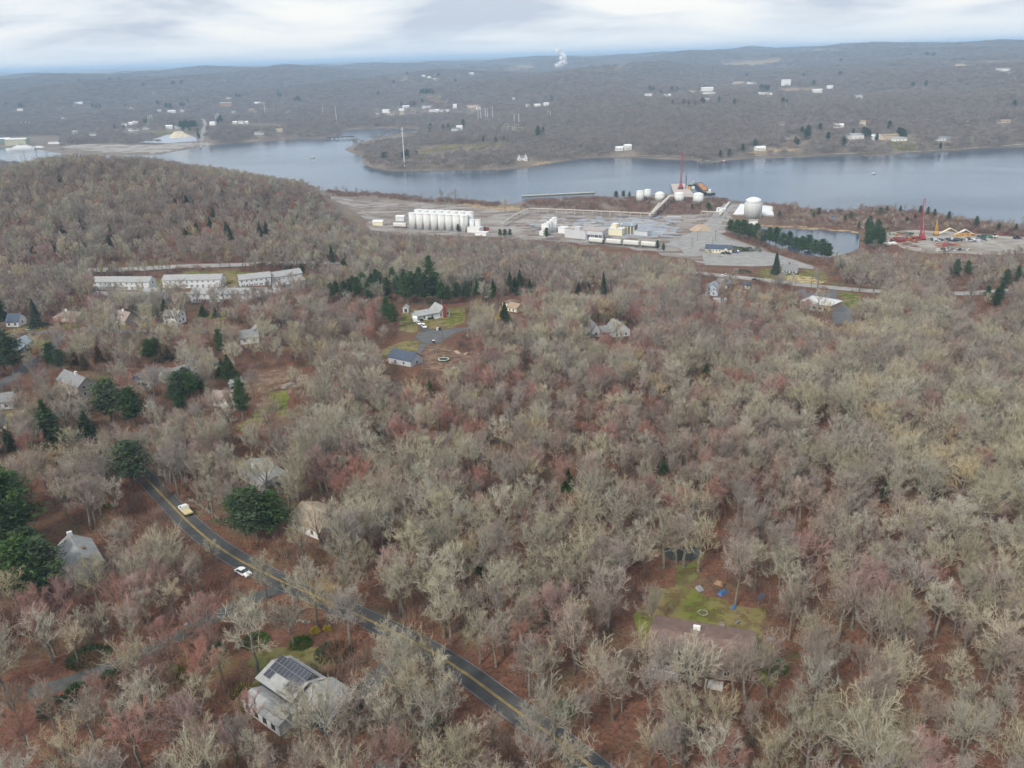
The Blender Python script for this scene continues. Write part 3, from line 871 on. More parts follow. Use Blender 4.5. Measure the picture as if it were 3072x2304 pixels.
def add_block(t, x0, x1, y0, y1, h, roof, rh, wm, rm, over=0.4, z0=-1.6, base=0.0, wall_name='wall', roof_name='roof'):
    """one wing of a building in the thing's own frame: walls and roof as parts"""
    b = base
    if roof == 'gx':      # ridge along x
        ym = (y0 + y1) / 2
        prof = [(y0, z0 + b), (y1, z0 + b), (y1, h + b), (ym, h + rh + b), (y0, h + b)]
        MB().prism([(x0, p[0], p[1]) for p in prof], [(x1, p[0], p[1]) for p in prof]).build(wall_name, wm, t)
        ro = MB()
        for s, ye in ((1, y0), (-1, y1)):
            e = ye - s * over
            ez = h + b - over * rh / (ym - y0)
            q = [(x0 - over, e, ez), (x1 + over, e, ez), (x1 + over, ym, h + rh + b), (x0 - over, ym, h + rh + b)]
            up = [(p[0], p[1], p[2] + 0.24) for p in q]
            dn_ = [(p[0], p[1], p[2] + 0.03) for p in q]
            ro.prism(dn_ if s > 0 else dn_[::-1], up if s > 0 else up[::-1])
        return ro.build(roof_name, rm, t)
    if roof == 'gy':      # ridge along y
        xm = (x0 + x1) / 2
        prof = [(x0, z0 + b), (x1, z0 + b), (x1, h + b), (xm, h + rh + b), (x0, h + b)]
        MB().prism([(p[0], y1, p[1]) for p in prof], [(p[0], y0, p[1]) for p in prof]).build(wall_name, wm, t)
        ro = MB()
        for s, xe in ((1, x0), (-1, x1)):
            e = xe - s * over
            ez = h + b - over * rh / (xm - x0)
            q = [(e, y0 - over, ez), (xm, y0 - over, h + rh + b), (xm, y1 + over, h + rh + b), (e, y1 + over, ez)]
            up = [(p[0], p[1], p[2] + 0.24) for p in q]
            dn_ = [(p[0], p[1], p[2] + 0.03) for p in q]
            ro.prism(dn_ if s > 0 else dn_[::-1], up if s > 0 else up[::-1])
        return ro.build(roof_name, rm, t)
    MB().box(x0, x1, y0, y1, z0 + b, h + b).build(wall_name, wm, t)
    if roof == 'hip':
        k = min(x1 - x0, y1 - y0) / 2
        o_ = over
        base_ = [(x0 - o_, y0 - o_, h + b + 0.02), (x1 + o_, y0 - o_, h + b + 0.02), (x1 + o_, y1 + o_, h + b + 0.02), (x0 - o_, y1 + o_, h + b + 0.02)]
        if x1 - x0 >= y1 - y0:
            top = [(x0 + k, (y0 + y1) / 2, h + rh + b), (x1 - k, (y0 + y1) / 2, h + rh + b)]
            fs = [(3, 2, 1, 0), (0, 1, 5, 4), (1, 2, 5), (2, 3, 4, 5), (3, 0, 4)]
        else:
            top = [((x0 + x1) / 2, y0 + k, h + rh + b), ((x0 + x1) / 2, y1 - k, h + rh + b)]
            fs = [(3, 2, 1, 0), (0, 1, 4), (1, 2, 5, 4), (2, 3, 5), (3, 0, 4, 5)]
        return MB().add(base_ + top, fs).build(roof_name, rm, t)
    # flat roof with a rim
    ro = MB().box(x0 - over, x1 + over, y0 - over, y1 + over, h + b + 0.02, h + b + 0.30)
    return ro.build(roof_name, rm, t)
def wins(t, side, x0, x1, y0, y1, n, z, w_=1.0, h_=1.2, lo=0.12, hi=0.88):
    for i in range(n):
        f = lo + (hi - lo) * ((i + 0.5) / n)
        if side == 'f':
            window(t, x0 + (x1 - x0) * f, y0 - 0.02, z, 0, w_, h_)
        elif side == 'b':
            window(t, x0 + (x1 - x0) * f, y1 + 0.02, z, math.pi, w_, h_)
        elif side == 'l':
            window(t, x0 - 0.02, y0 + (y1 - y0) * f, z, -math.pi / 2, w_, h_)
        else:
            window(t, x1 + 0.02, y0 + (y1 - y0) * f, z, math.pi / 2, w_, h_)
def frame(a, b, length=None):
    """local frame of a building from the ground pixels of its front wall's two ends"""
    A, B = gpt(*a), gpt(*b)
    d = (B - A)[:2]
    ln = length or float(np.hypot(*d))
    return (A[0], A[1], min(Tz(A[0], A[1]), Tz(B[0], B[1])) + 0.15), math.atan2(d[1], d[0]), ln
def keep_out_box(loc, rz, x0, x1, y0, y1, mg=2.5):
    c, s = math.cos(rz), math.sin(rz)
    KEEP_OUT.append((np.array([(loc[0] + x * c - y * s, loc[1] + x * s + y * c) for x, y in ((x0, y0), (x1, y0), (x1, y1), (x0, y1))]), mg))
def house(label, a, b, depth=8.0, h=2.7, roof='gx', rh=1.9, wm=WHITE, rm=R_GREY, nf=3, ns=1, length=None, chimney=None, doorx=0.5, group=None, name='house', cat='house', storeys=1, over=0.4, sides='lr'):
    loc, rz, ln = frame(a, b, length)
    t = thing(name, label, cat, loc, rz, group)
    add_block(t, 0, ln, 0, depth, h, roof, rh, wm, rm, over)
    for st in range(storeys):
        z = 0.9 + st * 2.7
        if nf:
            wins(t, 'f', 0, ln, 0, depth, nf, z)
        if ns and 'l' in sides:
            wins(t, 'l', 0, ln, 0, depth, ns, z)
        if ns and 'r' in sides:
            wins(t, 'r', 0, ln, 0, depth, ns, z)
    if doorx is not None:
        door(t, ln * doorx, -0.04, 0)
    if chimney:
        cx, cy, m = chimney
        MB().box(ln * cx - 0.5, ln * cx + 0.5, depth * cy - 0.4, depth * cy + 0.4, h, h + rh + 1.1).build('chimney', m, t)
    keep_out_box(loc, rz, 0, ln, 0, depth)
    return t, ln, depth

# grey ranch house on the turning circle
t, ln, dp = house('pale grey ranch house with a red brick chimney at the cul-de-sac', (1254, 962), (1316, 953.5), 7.5, 2.7, 'gx', 1.6, GREYW, R_LGREY, nf=2, ns=1, doorx=0.42, sides='l')
add_block(t, ln + 0.02, ln + 6.0, -1.0, 9.5, 3.0, 'gy', 2.5, GREYW, R_LGREY)
window(t, ln + 4.8, -1.02, 1.0, 0, 1.0, 1.3)
window(t, ln + 0.9, -1.02, 1.0, 0, 0.8, 1.3)
MB().box(ln + 2.1, ln + 3.7, -1.9, -1.02, -1.6, 6.6).build('chimney', BRICK, t)
MB().box(0.4, ln - 0.1, -1.5, -0.05, -1.5, 0.25).build('front_walk', CONC, t)
keep_out_box(t.location, t.rotation_euler.z, 0, ln + 6, -2, 9.5)
t, ln, dp = house('grey house with a dark roof below the turning circle', (1166, 1090), (1233, 1101), 7.6, 3.0, 'gx', 2.4, GREYW, R_NAVY, nf=2, ns=1, doorx=None)
MB().box(-3.0, -0.02, 1.0, 5.5, -1.0, 0.5).build('deck', DECK, t)
t, ln, dp = house('small grey garden shed with a dark door by the pines', (1209, 938), (1225, 938), 3.2, 2.3, 'gy', 1.2, LGREY, R_LGREY, nf=0, ns=0, doorx=None, name='garden_shed', cat='shed')
door(t, ln * 0.55, -0.04, 0, 1.5, 1.9, R_DARK)
t, ln, dp = house('tan split-level house with brown hip roof below the cedars', (1508, 926), (1537, 931), 7, 3.4, 'hip', 1.8, CREAM, R_BROWN, nf=2, ns=0, doorx=None)
add_block(t, ln - 1.0, ln + 5.5, -3.5, 4.0, 2.6, 'gx', 1.6, CREAM, R_TAN)
wins(t, 'f', ln - 1, ln + 5.5, -3.5, 4, 2, 0.8)
t, ln, dp = house('white cape house with twin gables in the red maples', (1838, 1011), (1890, 1008), 8, 3.2, 'gy', 4.2, LGREY, R_GREY, nf=3, ns=1, doorx=None)
add_block(t, -11.0, -0.05, 2.5, 8.5, 2.8, 'gx', 2.6, LGREY, R_GREY)
t, ln, dp = house('small white gabled garage left of the twin-gabled cape', (1776, 1010), (1799, 1010), 8, 3.2, 'gy', 3.2, WHITE, R_GREY, nf=1, ns=1, doorx=None, name='garage', cat='garage')
# left neighbourhood
house('white house with a navy roof at the left edge', (20, 981), (57, 981), 9, 2.8, 'gx', 3.2, WHITE, R_NAVY, 3, 1)
house('tan hip-roofed bungalow behind a pale bare tree', (162, 966), (228, 966), 9, 2.7, 'hip', 2.2, TANW, R_PINK, 3, 1, chimney=(0.45, 0.5, WHITE))
t, ln, dp = house('taupe cape house with two white dormers', (331, 971), (377, 975), 8, 2.8, 'gx', 3.8, TAUPE, R_PINK, 2, 1, chimney=(0.55, 0.5, WHITE))
for f_ in (0.28, 0.7):
    add_block(t, ln * f_ - 0.9, ln * f_ + 0.9, 1.1, 3.6, 1.3, 'gy', 1.0, WHITE, R_PINK, over=0.2, z0=-0.3, base=3.2, wall_name='dormer', roof_name='dormer_roof')
    window(t, ln * f_, 1.08, 3.3, 0, 0.8, 0.9)
house('long blue-grey ranch house beside the side street', (57, 1062), (108, 1033), 8.5, 2.7, 'gx', 1.8, GREENW, R_BLUE, 4, 1, chimney=(0.35, 0.5, WHITE))
house('white two-storey house above the yellow forsythia', (492, 975), (533, 977), 9.5, 5.0, 'gx', 1.7, WHITE, R_LGREY, 3, 2, chimney=(0.6, 0.5, WHITE), storeys=2)
t, ln, dp = house('grey house with steep roofs and white trim by the dead end', (722, 1034), (778, 1028), 8, 2.8, 'gx', 2.8, LGREY, R_GREY, 3, 1)
add_block(t, ln * 0.55, ln + 3.0, 3.0, 12.0, 2.9, 'gy', 3.6, LGREY, R_LGREY)
t, ln, dp = house('taupe saltbox house among the trees on the left', (178, 1170), (240, 1198), 7.5, 4.6, 'gx', 3.0, TAUPE, R_GREY, 3, 2, storeys=2, chimney=(0.55, 0.5, LGREY))
house('green-grey ranch house under a spreading bare tree', (505, 1152), (584, 1130), 8, 2.7, 'gx', 2.0, GREENW, R_GREY, 3, 1)
t, ln, dp = house('white house with a pinkish gable behind red maples', (636, 1219), (704, 1221), 7.5, 2.8, 'gx', 2.0, WHITE, R_PINK, 3, 1)
add_block(t, ln * 0.55, ln * 0.85, -2.0, 3.5, 2.7, 'gy', 2.0, WHITE, R_PINK)
house('grey-roofed house cut off by the left edge', (-20, 1232), (40, 1226), 9, 2.8, 'gx', 2.2, LGREY, R_GREY, 2, 1)
t, ln, dp = house('tiny white shed with red doors by the clearing', (689, 1168), (701, 1169), 3.0, 2.2, 'gx', 1.0, WHITE, R_LGREY, 0, 0, doorx=None, name='garden_shed', cat='shed')
door(t, ln + 0.04, 1.5, math.pi / 2, 1.6, 1.8, BRICK)
house('pale yellow house tucked behind the left pines', (-30, 1300), (20, 1292), 8, 2.7, 'gx', 2.0, CREAM, R_DARK, 2, 1)
house('small dark shed beside the tall cedar', (636, 1108), (652, 1110), 3.4, 2.2, 'gx', 1.1, TAUPE, R_DARK, 1, 0, doorx=None, name='garden_shed', cat='shed')
# apartment rows
def row_house(label, a, b, units, h=5.2):
    loc, rz, ln = frame(a, b)
    t = thing('apartment_row', label, 'apartments', loc, rz, 'white apartment rows')
    dpt = 9.0
    add_block(t, 0, ln, 0, dpt, h, 'gx', 2.3, LGREY, R_LGREY)
    for st in range(2):
        wins(t, 'f', 0, ln, 0, dpt, units, 0.9 + 2.7 * st, 0.9, 1.0, 0.0, 0.93)
    for u in range(units):
        door(t, ln * (u + 0.85) / units, -0.04, 0, 1.0, 2.0, TAUPE if u % 2 else R_BLUE)
    wins(t, 'r', 0, ln, 0, dpt, 1, 3.5)
    keep_out_box(loc, rz, 0, ln, 0, dpt)
row_house('long white apartment row at the left end', (281, 868), (450, 871), 10)
row_house('middle long white apartment row behind bare trees', (490, 866), (664, 861), 10)
row_house('white apartment row right of the middle row', (720, 861), (815, 855), 6)
row_house('right end white apartment row set slightly higher', (818, 852), (909, 846), 6, 5.8)
row_house('lower grey-roofed apartment row beside the dark cedar', (424, 909), (488, 906), 4)
row_house('lower apartment row half hidden by bare trees', (575, 909), (756, 905), 10)
row_house('small apartment block at the lower right of the rows', (846, 876), (918, 864), 4)
# near houses
t, ln, dp = house('grey-roofed cottage with gable window beside the dark pines', (203, 1756), (287, 1728), 13.5, 3.0, 'gy', 2.9, LGREY, R_LGREY, 0, 2, doorx=None, length=8.6)
window(t, ln * 0.5, -0.02, 3.3, 0, 1.0, 1.3)
window(t, ln * 0.28, -0.02, 0.8, 0, 0.9, 1.3)
window(t, ln * 0.78, -0.02, 0.8, 0, 0.9, 1.3)
MB().box(ln * 0.5 - 0.2, ln * 0.5 + 0.2, -0.06, 0.05, 5.05, 5.4).build('attic_vent', TRIM, t)
MB().box(ln * 0.5 - 0.6, ln * 0.5 + 0.6, 12.6, 13.4, 4.6, 7.0).build('chimney', LGREY, t)
MB().box(ln * 0.62, ln * 0.62 + 0.9, 5.0, 6.0, 5.0, 5.75).build('skylight', R_BROWN, t)
house('white house with a tan roof beside the big pine', (868, 1583), (962, 1622), 10.5, 2.7, 'gx', 2.4, WHITE, R_TAN, 3, 1)
house('pale roofed white bungalow behind dark tree trunks', (716, 1428), (786, 1480), 9.0, 2.6, 'gx', 1.3, WHITE, R_LGREY, 3, 1, doorx=0.3, chimney=(0.35, 0.3, WHITE))
# brown-roofed house, bottom right
t, ln, dp = house('long low house with brown roof and pale vents', (1945, 1998), (2238, 2052), 12.5, 2.7, 'gx', 1.8, TAUPE, R_BROWN, 5, 1, doorx=0.35, over=0.8)
MB().box(ln * 0.45 - 0.9, ln * 0.45 + 0.5, 8.3, 8.9, 4.2, 5.1).build('roof_vent', WHITE, t)
MB().bar((ln * 0.72, 3.0, 3.4), (ln * 0.72, 3.0, 4.6), 0.07, 6).build('vent_pipe', TRIM, t)
MB().box(0.5, ln * 0.33, -3.2, -0.9, -0.6, 0.4).build('deck', mat('grey_deck', (0.36, 0.36, 0.36), (0.44, 0.44, 0.43), scale=1.0), t)
rl = MB()
for k in range(12):
    rl.bar((0.5 + k * (ln * 0.33 - 0.5) / 11, -3.15, 0.4), (0.5 + k * (ln * 0.33 - 0.5) / 11, -3.15, 1.4), 0.05)
rl.bar((0.5, -3.15, 1.4), (ln * 0.33, -3.15, 1.4), 0.06)
rl.build('railing', DECK, t)
MB().box(ln * 0.60, ln * 0.78, -3.4, -0.9, -0.8, 0.1).build('terrace', CONC, t)
# dark house with solar panels, bottom left
A, B, Cc = on_plane(767, 2034, 4.6), on_plane(874, 2107, 4.6), on_plane(865, 1963, 4.6)
d_ = (B - A)[:2]
ln = float(np.hypot(*d_))
rz = math.atan2(d_[1], d_[0])
wd = float(abs((Cc - A)[0] * -math.sin(rz) + (Cc - A)[1] * math.cos(rz)))
loc = (A[0], A[1], Tz(A[0], A[1]) + 0.1)
t = thing('house', 'dark house with solar panels on its pale roof', 'house', loc, rz)
HH, RH = 4.6 - loc[2], 1.4
roof = add_block(t, 0.4, ln - 0.5, 0.4, wd - 0.4, HH, 'gx', RH, DARKW, R_LGREY, over=0.5)
add_block(t, ln - 0.45, ln + 8.5, 1.0, wd + 1.5, 2.6, 'gx', 2.2, DARKW, R_LGREY, over=0.5)
add_block(t, 1.5, ln + 1.5, -4.2, 0.35, 2.3, 'gx', 0.9, LGREY, R_LGREY, over=0.3)
for i_ in range(4):
    window(t, 3 + i_ * 2.6, -4.22, 0.5, 0, 1.2, 1.3)
window(t, ln - 0.48, wd * 0.78, 3.0, math.pi / 2, 0.9, 1.1)
window(t, ln + 8.52, 2.6, 0.7, math.pi / 2, 1.0, 1.2)
window(t, ln + 8.52, wd - 0.3, 0.7, math.pi / 2, 1.0, 1.2)
PANEL = mat('solar_panel', (0.035, 0.037, 0.05), (0.06, 0.062, 0.08), scale=3.0, rough=0.18, spec=0.6)
PFR = flatm('panel_frame', (0.22, 0.23, 0.24), 0.1, 1, rough=0.4)
pm = MB().box(0, 0.98, 0, 1.62, 0.02, 0.06).mesh('solar_panel')
pm.materials.append(PANEL)
pfm = MB().box(-0.02, 1.0, -0.02, 0.015, 0, 0.068).box(-0.02, 1.0, 1.605, 1.64, 0, 0.068).box(-0.02, 0.015, 0.015, 1.605, 0, 0.068).box(0.965, 1.0, 0.015, 1.605, 0, 0.068).mesh('panel_frame')
pfm.materials.append(PFR)
hw = (wd - 0.8) / 2
sl = math.atan2(RH, hw)
for side in (0, 1):
    for r_i in range(3 if side == 0 else 2):
        for c_i in range(11):
            if side == 0 and r_i == 0 and c_i in (2, 3, 4, 5):
                continue
            u = 0.7 + r_i * 1.68
            x = 1.0 + c_i * 1.04
            if x + 1 > ln - 0.7:
                continue
            o = link('solar_panel', pm, None, t)
            zz = HH + 0.30 + u * math.sin(sl)
            if side == 0:
                o.location = (x, 0.4 + u * math.cos(sl) - 0.0, zz)
                o.rotation_euler = (sl, 0, 0)
            else:
                o.location = (x + 0.98, wd - 0.4 - u * math.cos(sl), zz)
                o.rotation_euler = (sl, 0, math.pi)
            link('frame', pfm, None, o)
keep_out_box(loc, rz, -1, ln + 9, -4.5, wd + 1)
# by the highway
house('white cape house with a steep grey roof on the highway lawn', (2345, 822), (2391, 823), 8, 2.6, 'gx', 3.9, WHITE, R_GREY, 4, 1, chimney=(0.45, 0.5, BRICK))
t, ln, dp = house('long cream office with a slate-blue roof by the car park', (2115, 757), (2194, 760), 9, 3.0, 'gx', 2.6, CREAM, R_NAVY, 6, 1, name='office', cat='office', doorx=None)
add_block(t, ln * 0.7, ln * 0.88, -1.6, 4.5, 2.9, 'gy', 1.9, CREAM, R_NAVY)
door(t, ln * 0.79, -1.64, 0, 1.6, 2.1, R_DARK)
t, ln, dp = house('flat-roofed brick shop with streaked white roof beside the highway', (2400, 926), (2487, 935), 15.0, 4.2, 'flat', 0, flatm('pale_brick', (0.42, 0.33, 0.27), 0.15, 1.5), R_METAL, 0, 0, name='shop', cat='shop', doorx=None, over=0.5)
for k in range(4):
    window(t, ln * (0.30 + 0.19 * k), -0.02, 1.0, 0, 2.2, 2.0, 'shop_window')
house('light blue gabled house in the trees below the highway', (2115, 886), (2152, 889), 9, 4.6, 'gy', 2.6, mat('blue_siding', (0.40, 0.47, 0.55), (0.46, 0.52, 0.60), scale=0.8), R_BLUE, 2, 1, storeys=2)
house('grey house with white-trimmed windows right of the light blue house', (2160, 868), (2194, 867), 8, 3.6, 'gx', 2.8, TAUPE, R_GREY, 3, 1)
house('low grey-roofed shed by the yellow fence', (2222, 866), (2250, 868), 5, 2.4, 'gx', 1.3, TAUPE, R_DARK, 2, 0, name='garden_shed', cat='shed')
house('flat pale shed roof in the trees under the blue house', (2142, 912), (2178, 914), 5, 2.4, 'flat', 0, LGREY, R_LGREY, 0, 0, doorx=None, name='garden_shed', cat='shed')
house('white pump house with a flat roof beside the pond', (2247, 673), (2273, 674), 6, 3.6, 'flat', 0, WHITE, R_LGREY, 1, 0, name='pump_house', cat='hut')
house('small orange-roofed hut in the woods below the yard', (2906, 797), (2923, 799), 4, 2.4, 'gx', 1.4, WHITE, mat('orange_roof', (0.50, 0.12, 0.03), (0.58, 0.17, 0.05), scale=1.0), 1, 0, doorx=None, name='hut', cat='hut')
house('low white office trailer at the works gate', (2149, 634), (2174, 636), 4, 3.0, 'flat', 0, WHITE, R_WHITE, 3, 0, name='site_hut', cat='hut')

# ------------------------------------------------------------------ works by the river
def silo(label, px, py, r, h, group, dome=0.8, name='silo', xy=None, ladder=False):
    p = gpt(px, py) if xy is None else np.array([xy[0], xy[1], Tz(*xy)])
    t = thing(name, label, name if name != 'storage_tank' else 'tank', (p[0], p[1], p[2] - 0.3), 0, group)
    MB().lathe([(r, -0.5), (r, h)], 28).build('shell', SILO, t, True)
    MB().lathe([(r + 0.15, h), (r + 0.15, h + 0.3), (r * 0.6, h + 0.3 + dome * 0.7), (0.3, h + 0.3 + dome)], 28).build('cap', R_WHITE, t)
    if ladder:
        for k in range(11):
            MB().box(-0.55, 0.55, -r - 0.25, -r + 0.1, 1.0 + k * h / 11.5, 1.6 + k * h / 11.5).build('stair_landing', CONC, t)
    KEEP_OUT.append((np.array([(p[0] + r * 1.2 * math.cos(a), p[1] + r * 1.2 * math.sin(a)) for a in np.linspace(0, 5.5, 8)]), 1.0))
    return p
ORD = ['first', 'second', 'third', 'fourth', 'fifth', 'sixth', 'seventh', 'eighth']
S0, S1 = gpt(1241, 686)[:2], gpt(1394, 694)[:2]
ax = (S1 - S0) / np.linalg.norm(S1 - S0)
nv = np.array([-ax[1], ax[0]])
gap = np.linalg.norm(S1 - S0) / 7
for k in range(8):
    q = S0 + ax * gap * k
    silo('white silo, %s from the left in the front row%s' % (ORD[k], ', marked with a stair' if k == 7 else ''), 0, 0, gap * 0.49, 15.5, 'front row of white silos', 0.3, xy=q, ladder=(k == 7))
for k in range(8):
    q = S0 + ax * (gap * k + gap * 0.15) + nv * gap * 1.05
    silo('white silo, %s from the left in the rear row' % ORD[k], 0, 0, gap * 0.49, 17.5, 'rear row of white silos', 0.3, xy=q)
loc, rz, ln = frame((1402, 697), (1438, 699))
t = thing('silo_base_building', 'low white box building under the two short silos', 'building', loc, rz)
add_block(t, 0, ln, 0, 9, 4.5, 'flat', 0, WHITE, R_WHITE, over=0.2)
for k in range(2):
    q = S1 + ax * gap * (0.95 + 0.75 * k) + nv * 1.5
    silo('short white silo, %s of the pair on the box building' % ('left' if k == 0 else 'right'), 0, 0, gap * 0.33, 11.5, 'two short silos', 0.3, xy=q)
for k, (px, py) in enumerate([(1632, 700), (1640, 701), (1648, 699), (1657, 697), (1664, 696)]):
    silo('slim white silo, %s in the stepped group by the works hall' % ORD[k], px, py, 2.4, 8.5 + 1.3 * k, 'stepped slim silos', 0.3)
# storage tanks
for lb, px, py, r, h, dm in (('white storage tank half hidden by bare trees near the pier', 1920, 604, 4.2, 11.5, 0.6), ('small white tank right of the tree-hidden tank', 1942, 598, 3.6, 11, 0.5),
                             ('white cone-topped tank behind the brush', 1979, 600, 5.3, 7.0, 2.6), ('white domed tank in front of the red crane', 2037, 607, 5.2, 10.0, 1.5),
                             ('white cone-roofed tank in front of the rusty scow', 2094, 610, 5.5, 10.0, 1.9)):
    silo(lb, px, py, r, h, 'white storage tanks by the dock', dm, 'storage_tank')
pT = gpt(2258, 650)
t = thing('storage_tank', 'largest white double-walled tank on a white pad', 'tank', (pT[0], pT[1], pT[2]), 0, 'white storage tanks by the dock')
MB().lathe([(8.6, -0.5), (8.6, 13.5), (8.5, 13.8)], 40).build('outer_shell', SILO, t, True)
MB().lathe([(7.6, 13.5), (7.6, 16.6), (7.2, 17.1), (5.0, 18.4), (2.0, 19.3), (0.3, 19.6)], 40).build('dome', R_WHITE, t, True)
MB().bar((6.2, -6.2, 0), (6.2, -6.2, 14.5), 0.25).build('ladder', STEEL, t)
sheet('tank_pad', [(2200, 643), (2222, 612), (2316, 619), (2320, 646)], R_WHITE, off=0.35, step=8, label='bright white bund pad round the largest tank')
def wall_px(name, label, pxs, h, th, m, cat='wall', mode='wall'):
    for i in range(len(pxs) - 1):
        pass
    P_ = [gpt(*p) for p in pxs]
    o0 = P_[0]
    t = thing(name, label, cat, tuple(o0))
    for i in range(len(P_) - 1):
        a, b = P_[i] - o0, P_[i + 1] - o0
        d = (b - a)[:2] / np.linalg.norm((b - a)[:2])
        n = np.array([-d[1], d[0]]) * th / 2
        lo = [(a[0] - n[0], a[1] - n[1], a[2] - 0.6), (b[0] - n[0], b[1] - n[1], b[2] - 0.6), (b[0] + n[0], b[1] + n[1], b[2] - 0.6), (a[0] + n[0], a[1] + n[1], a[2] - 0.6)]
        MB().prism(lo, [(p[0], p[1], p[2] + 0.6 + h) for p in lo]).build('panel', m, t)
    return t
wall_px('bund_wall', 'low grey bund wall edging the white tank pad', [(2199, 645), (2321, 649), (2317, 619)], 1.0, 0.4, CONC)
wall_px('fence', 'yellow board fence beside the blue house', [(2200, 866), (2236, 880), (2250, 872)], 1.7, 0.12, mat('fence_wood', (0.42, 0.32, 0.13), (0.50, 0.40, 0.18), scale=1.0), 'fence')
# what is left of the demolished halls: low slabs and stubs, each its own piece
wg = [o for o in bpy.data.objects if o.name.startswith('works_ground')][0]
SLABM = [flatm('slab_pale', (0.40, 0.385, 0.36), 0.12, 0.4), flatm('slab_blue', (0.27, 0.30, 0.35), 0.12, 0.3), flatm('slab_brown', (0.22, 0.17, 0.135), 0.15, 0.4), flatm('slab_grey', (0.30, 0.30, 0.295), 0.15, 0.3), flatm('slab_dark', (0.10, 0.095, 0.09), 0.2, 0.4)]
_rs = np.random.default_rng(77)
_O, _X, _Y = gpt(1560, 690)[:2], gpt(1900, 706)[:2], gpt(1600, 646)[:2]
_ux = (_X - _O) / np.linalg.norm(_X - _O)
_uy = np.array([-_ux[1], _ux[0]])
for k in range(230):
    px_, py_ = _rs.uniform(1560, 2030), _rs.uniform(648, 712)
    if py_ > 690 and px_ < 1830 or py_ < 648 + (px_ < 1600) * 14:
        continue
    c = gpt(px_, py_)
    w_, d__ = _rs.uniform(3, 16), _rs.uniform(1.5, 7)
    blue = px_ > 1815
    m_ = SLABM[1 if (blue and _rs.random() < 0.65) else int(_rs.integers(5))]
    hh_ = _rs.uniform(0.12, 0.5)
    q_ = [(c[0] + _ux[0] * a * w_ / 2 + _uy[0] * b * d__ / 2, c[1] + _ux[1] * a * w_ / 2 + _uy[1] * b * d__ / 2) for a, b in ((-1, -1), (1, -1), (1, 1), (-1, 1))]
    MB().prism([(p[0], p[1], c[2] - 0.5) for p in q_], [(p[0], p[1], c[2] + 0.12 + hh_) for p in q_]).build('slab', m_, wg)
# pipe racks: posts and beams, one by one
def rack(label, pxs, h=4.5, every=9.0, pipes=3, m=PALE_PIPE):
    Pl = smooth_line([gpt(*p)[:2] for p in pxs], every) if len(pxs) > 2 else None
    if Pl is None:
        a, b = gpt(*pxs[0])[:2], gpt(*pxs[1])[:2]
        n = max(2, int(np.linalg.norm(b - a) / every))
        Pl = np.array([a + (b - a) * k / n for k in range(n + 1)])
    z = T(Pl[:, 0], Pl[:, 1])
    zt = float(np.max(z)) + h
    o0 = np.array([Pl[0, 0], Pl[0, 1], z[0]])
    t = thing('pipe_rack', label, 'pipe rack', tuple(o0))
    for i in range(len(Pl)):
        d = Pl[min(i + 1, len(Pl) - 1)] - Pl[max(i - 1, 0)]
        d = d / np.linalg.norm(d)
        n = np.array([-d[1], d[0]])
        b = MB()
        for s in (-1.3, 1.3):
            q = Pl[i] + n * s
            b.box(q[0] - o0[0] - 0.18, q[0] - o0[0] + 0.18, q[1] - o0[1] - 0.18, q[1] - o0[1] + 0.18, z[i] - o0[2] - 0.5, zt - o0[2])
        qa, qb = Pl[i] - n * 1.5, Pl[i] + n * 1.5
        b.bar((qa[0] - o0[0], qa[1] - o0[1], zt - o0[2]), (qb[0] - o0[0], qb[1] - o0[1], zt - o0[2]), 0.25)
        b.build('post', m, t)
    for k in range(pipes):
        b = MB()
        for i in range(len(Pl) - 1):
            d = Pl[i + 1] - Pl[i]
            d = d / np.linalg.norm(d)
            n = np.array([-d[1], d[0]]) * (k - (pipes - 1) / 2) * 0.9
            pa, pb = Pl[i] + n - o0[:2], Pl[i + 1] + n - o0[:2]
            b.bar((pa[0], pa[1], zt - o0[2] + 0.4), (pb[0], pb[1], zt - o0[2] + 0.4), 0.34, 5)
        b.build('pipe', m, t)
    return t
rack('long pale pipe rack across the back of the cleared slabs', [(1588, 639), (1700, 643), (1830, 649), (1952, 655)])
rack('pale pipe rack down the left side of the cleared slabs', [(1585, 641), (1545, 660), (1508, 684)])
rack('short pipe rack by the works road', [(2104, 650), (2140, 652), (2172, 653)], 5.0, 6.0)
def conveyor(label, a, b, ha, hb, wd_=3.0, m=PALE_PIPE):
    A, B = gpt(*a), gpt(*b)
    t = thing('conveyor', label, 'conveyor', tuple(A))
    D = B - A
    d = D[:2] / np.linalg.norm(D[:2])
    n = np.array([-d[1], d[0]]) * wd_ / 2
    q = [(-n[0], -n[1], ha), (D[0] - n[0], D[1] - n[1], D[2] + hb), (D[0] + n[0], D[1] + n[1], D[2] + hb), (n[0], n[1], ha)]
    MB().prism(q, [(p[0], p[1], p[2] + 1.6) for p in q]).build('gallery', m, t)
    for k in range(5):
        f = (k + 0.5) / 5
        c = D * f
        hh = ha + (hb - ha) * f
        MB().bar((c[0] - n[0], c[1] - n[1], -0.5 + c[2]), (c[0] - n[0], c[1] - n[1], c[2] + hh + 0.1), 0.18).bar((c[0] + n[0], c[1] + n[1], -0.5 + c[2]), (c[0] + n[0], c[1] + n[1], c[2] + hh + 0.1), 0.18).build('trestle', m, t)
    return t
conveyor('pale covered conveyor rising from the pipe rack to the dock', (1957, 655), (2008, 612), 4.5, 7.5)
conveyor('short pale conveyor beside the longer one', (1949, 657), (1978, 633), 3.0, 7.0, 2.0)
conveyor('conveyor gallery from the works road to the dock road', (2160, 648), (2188, 612), 1.0, 1.0, 2.0, CONC)
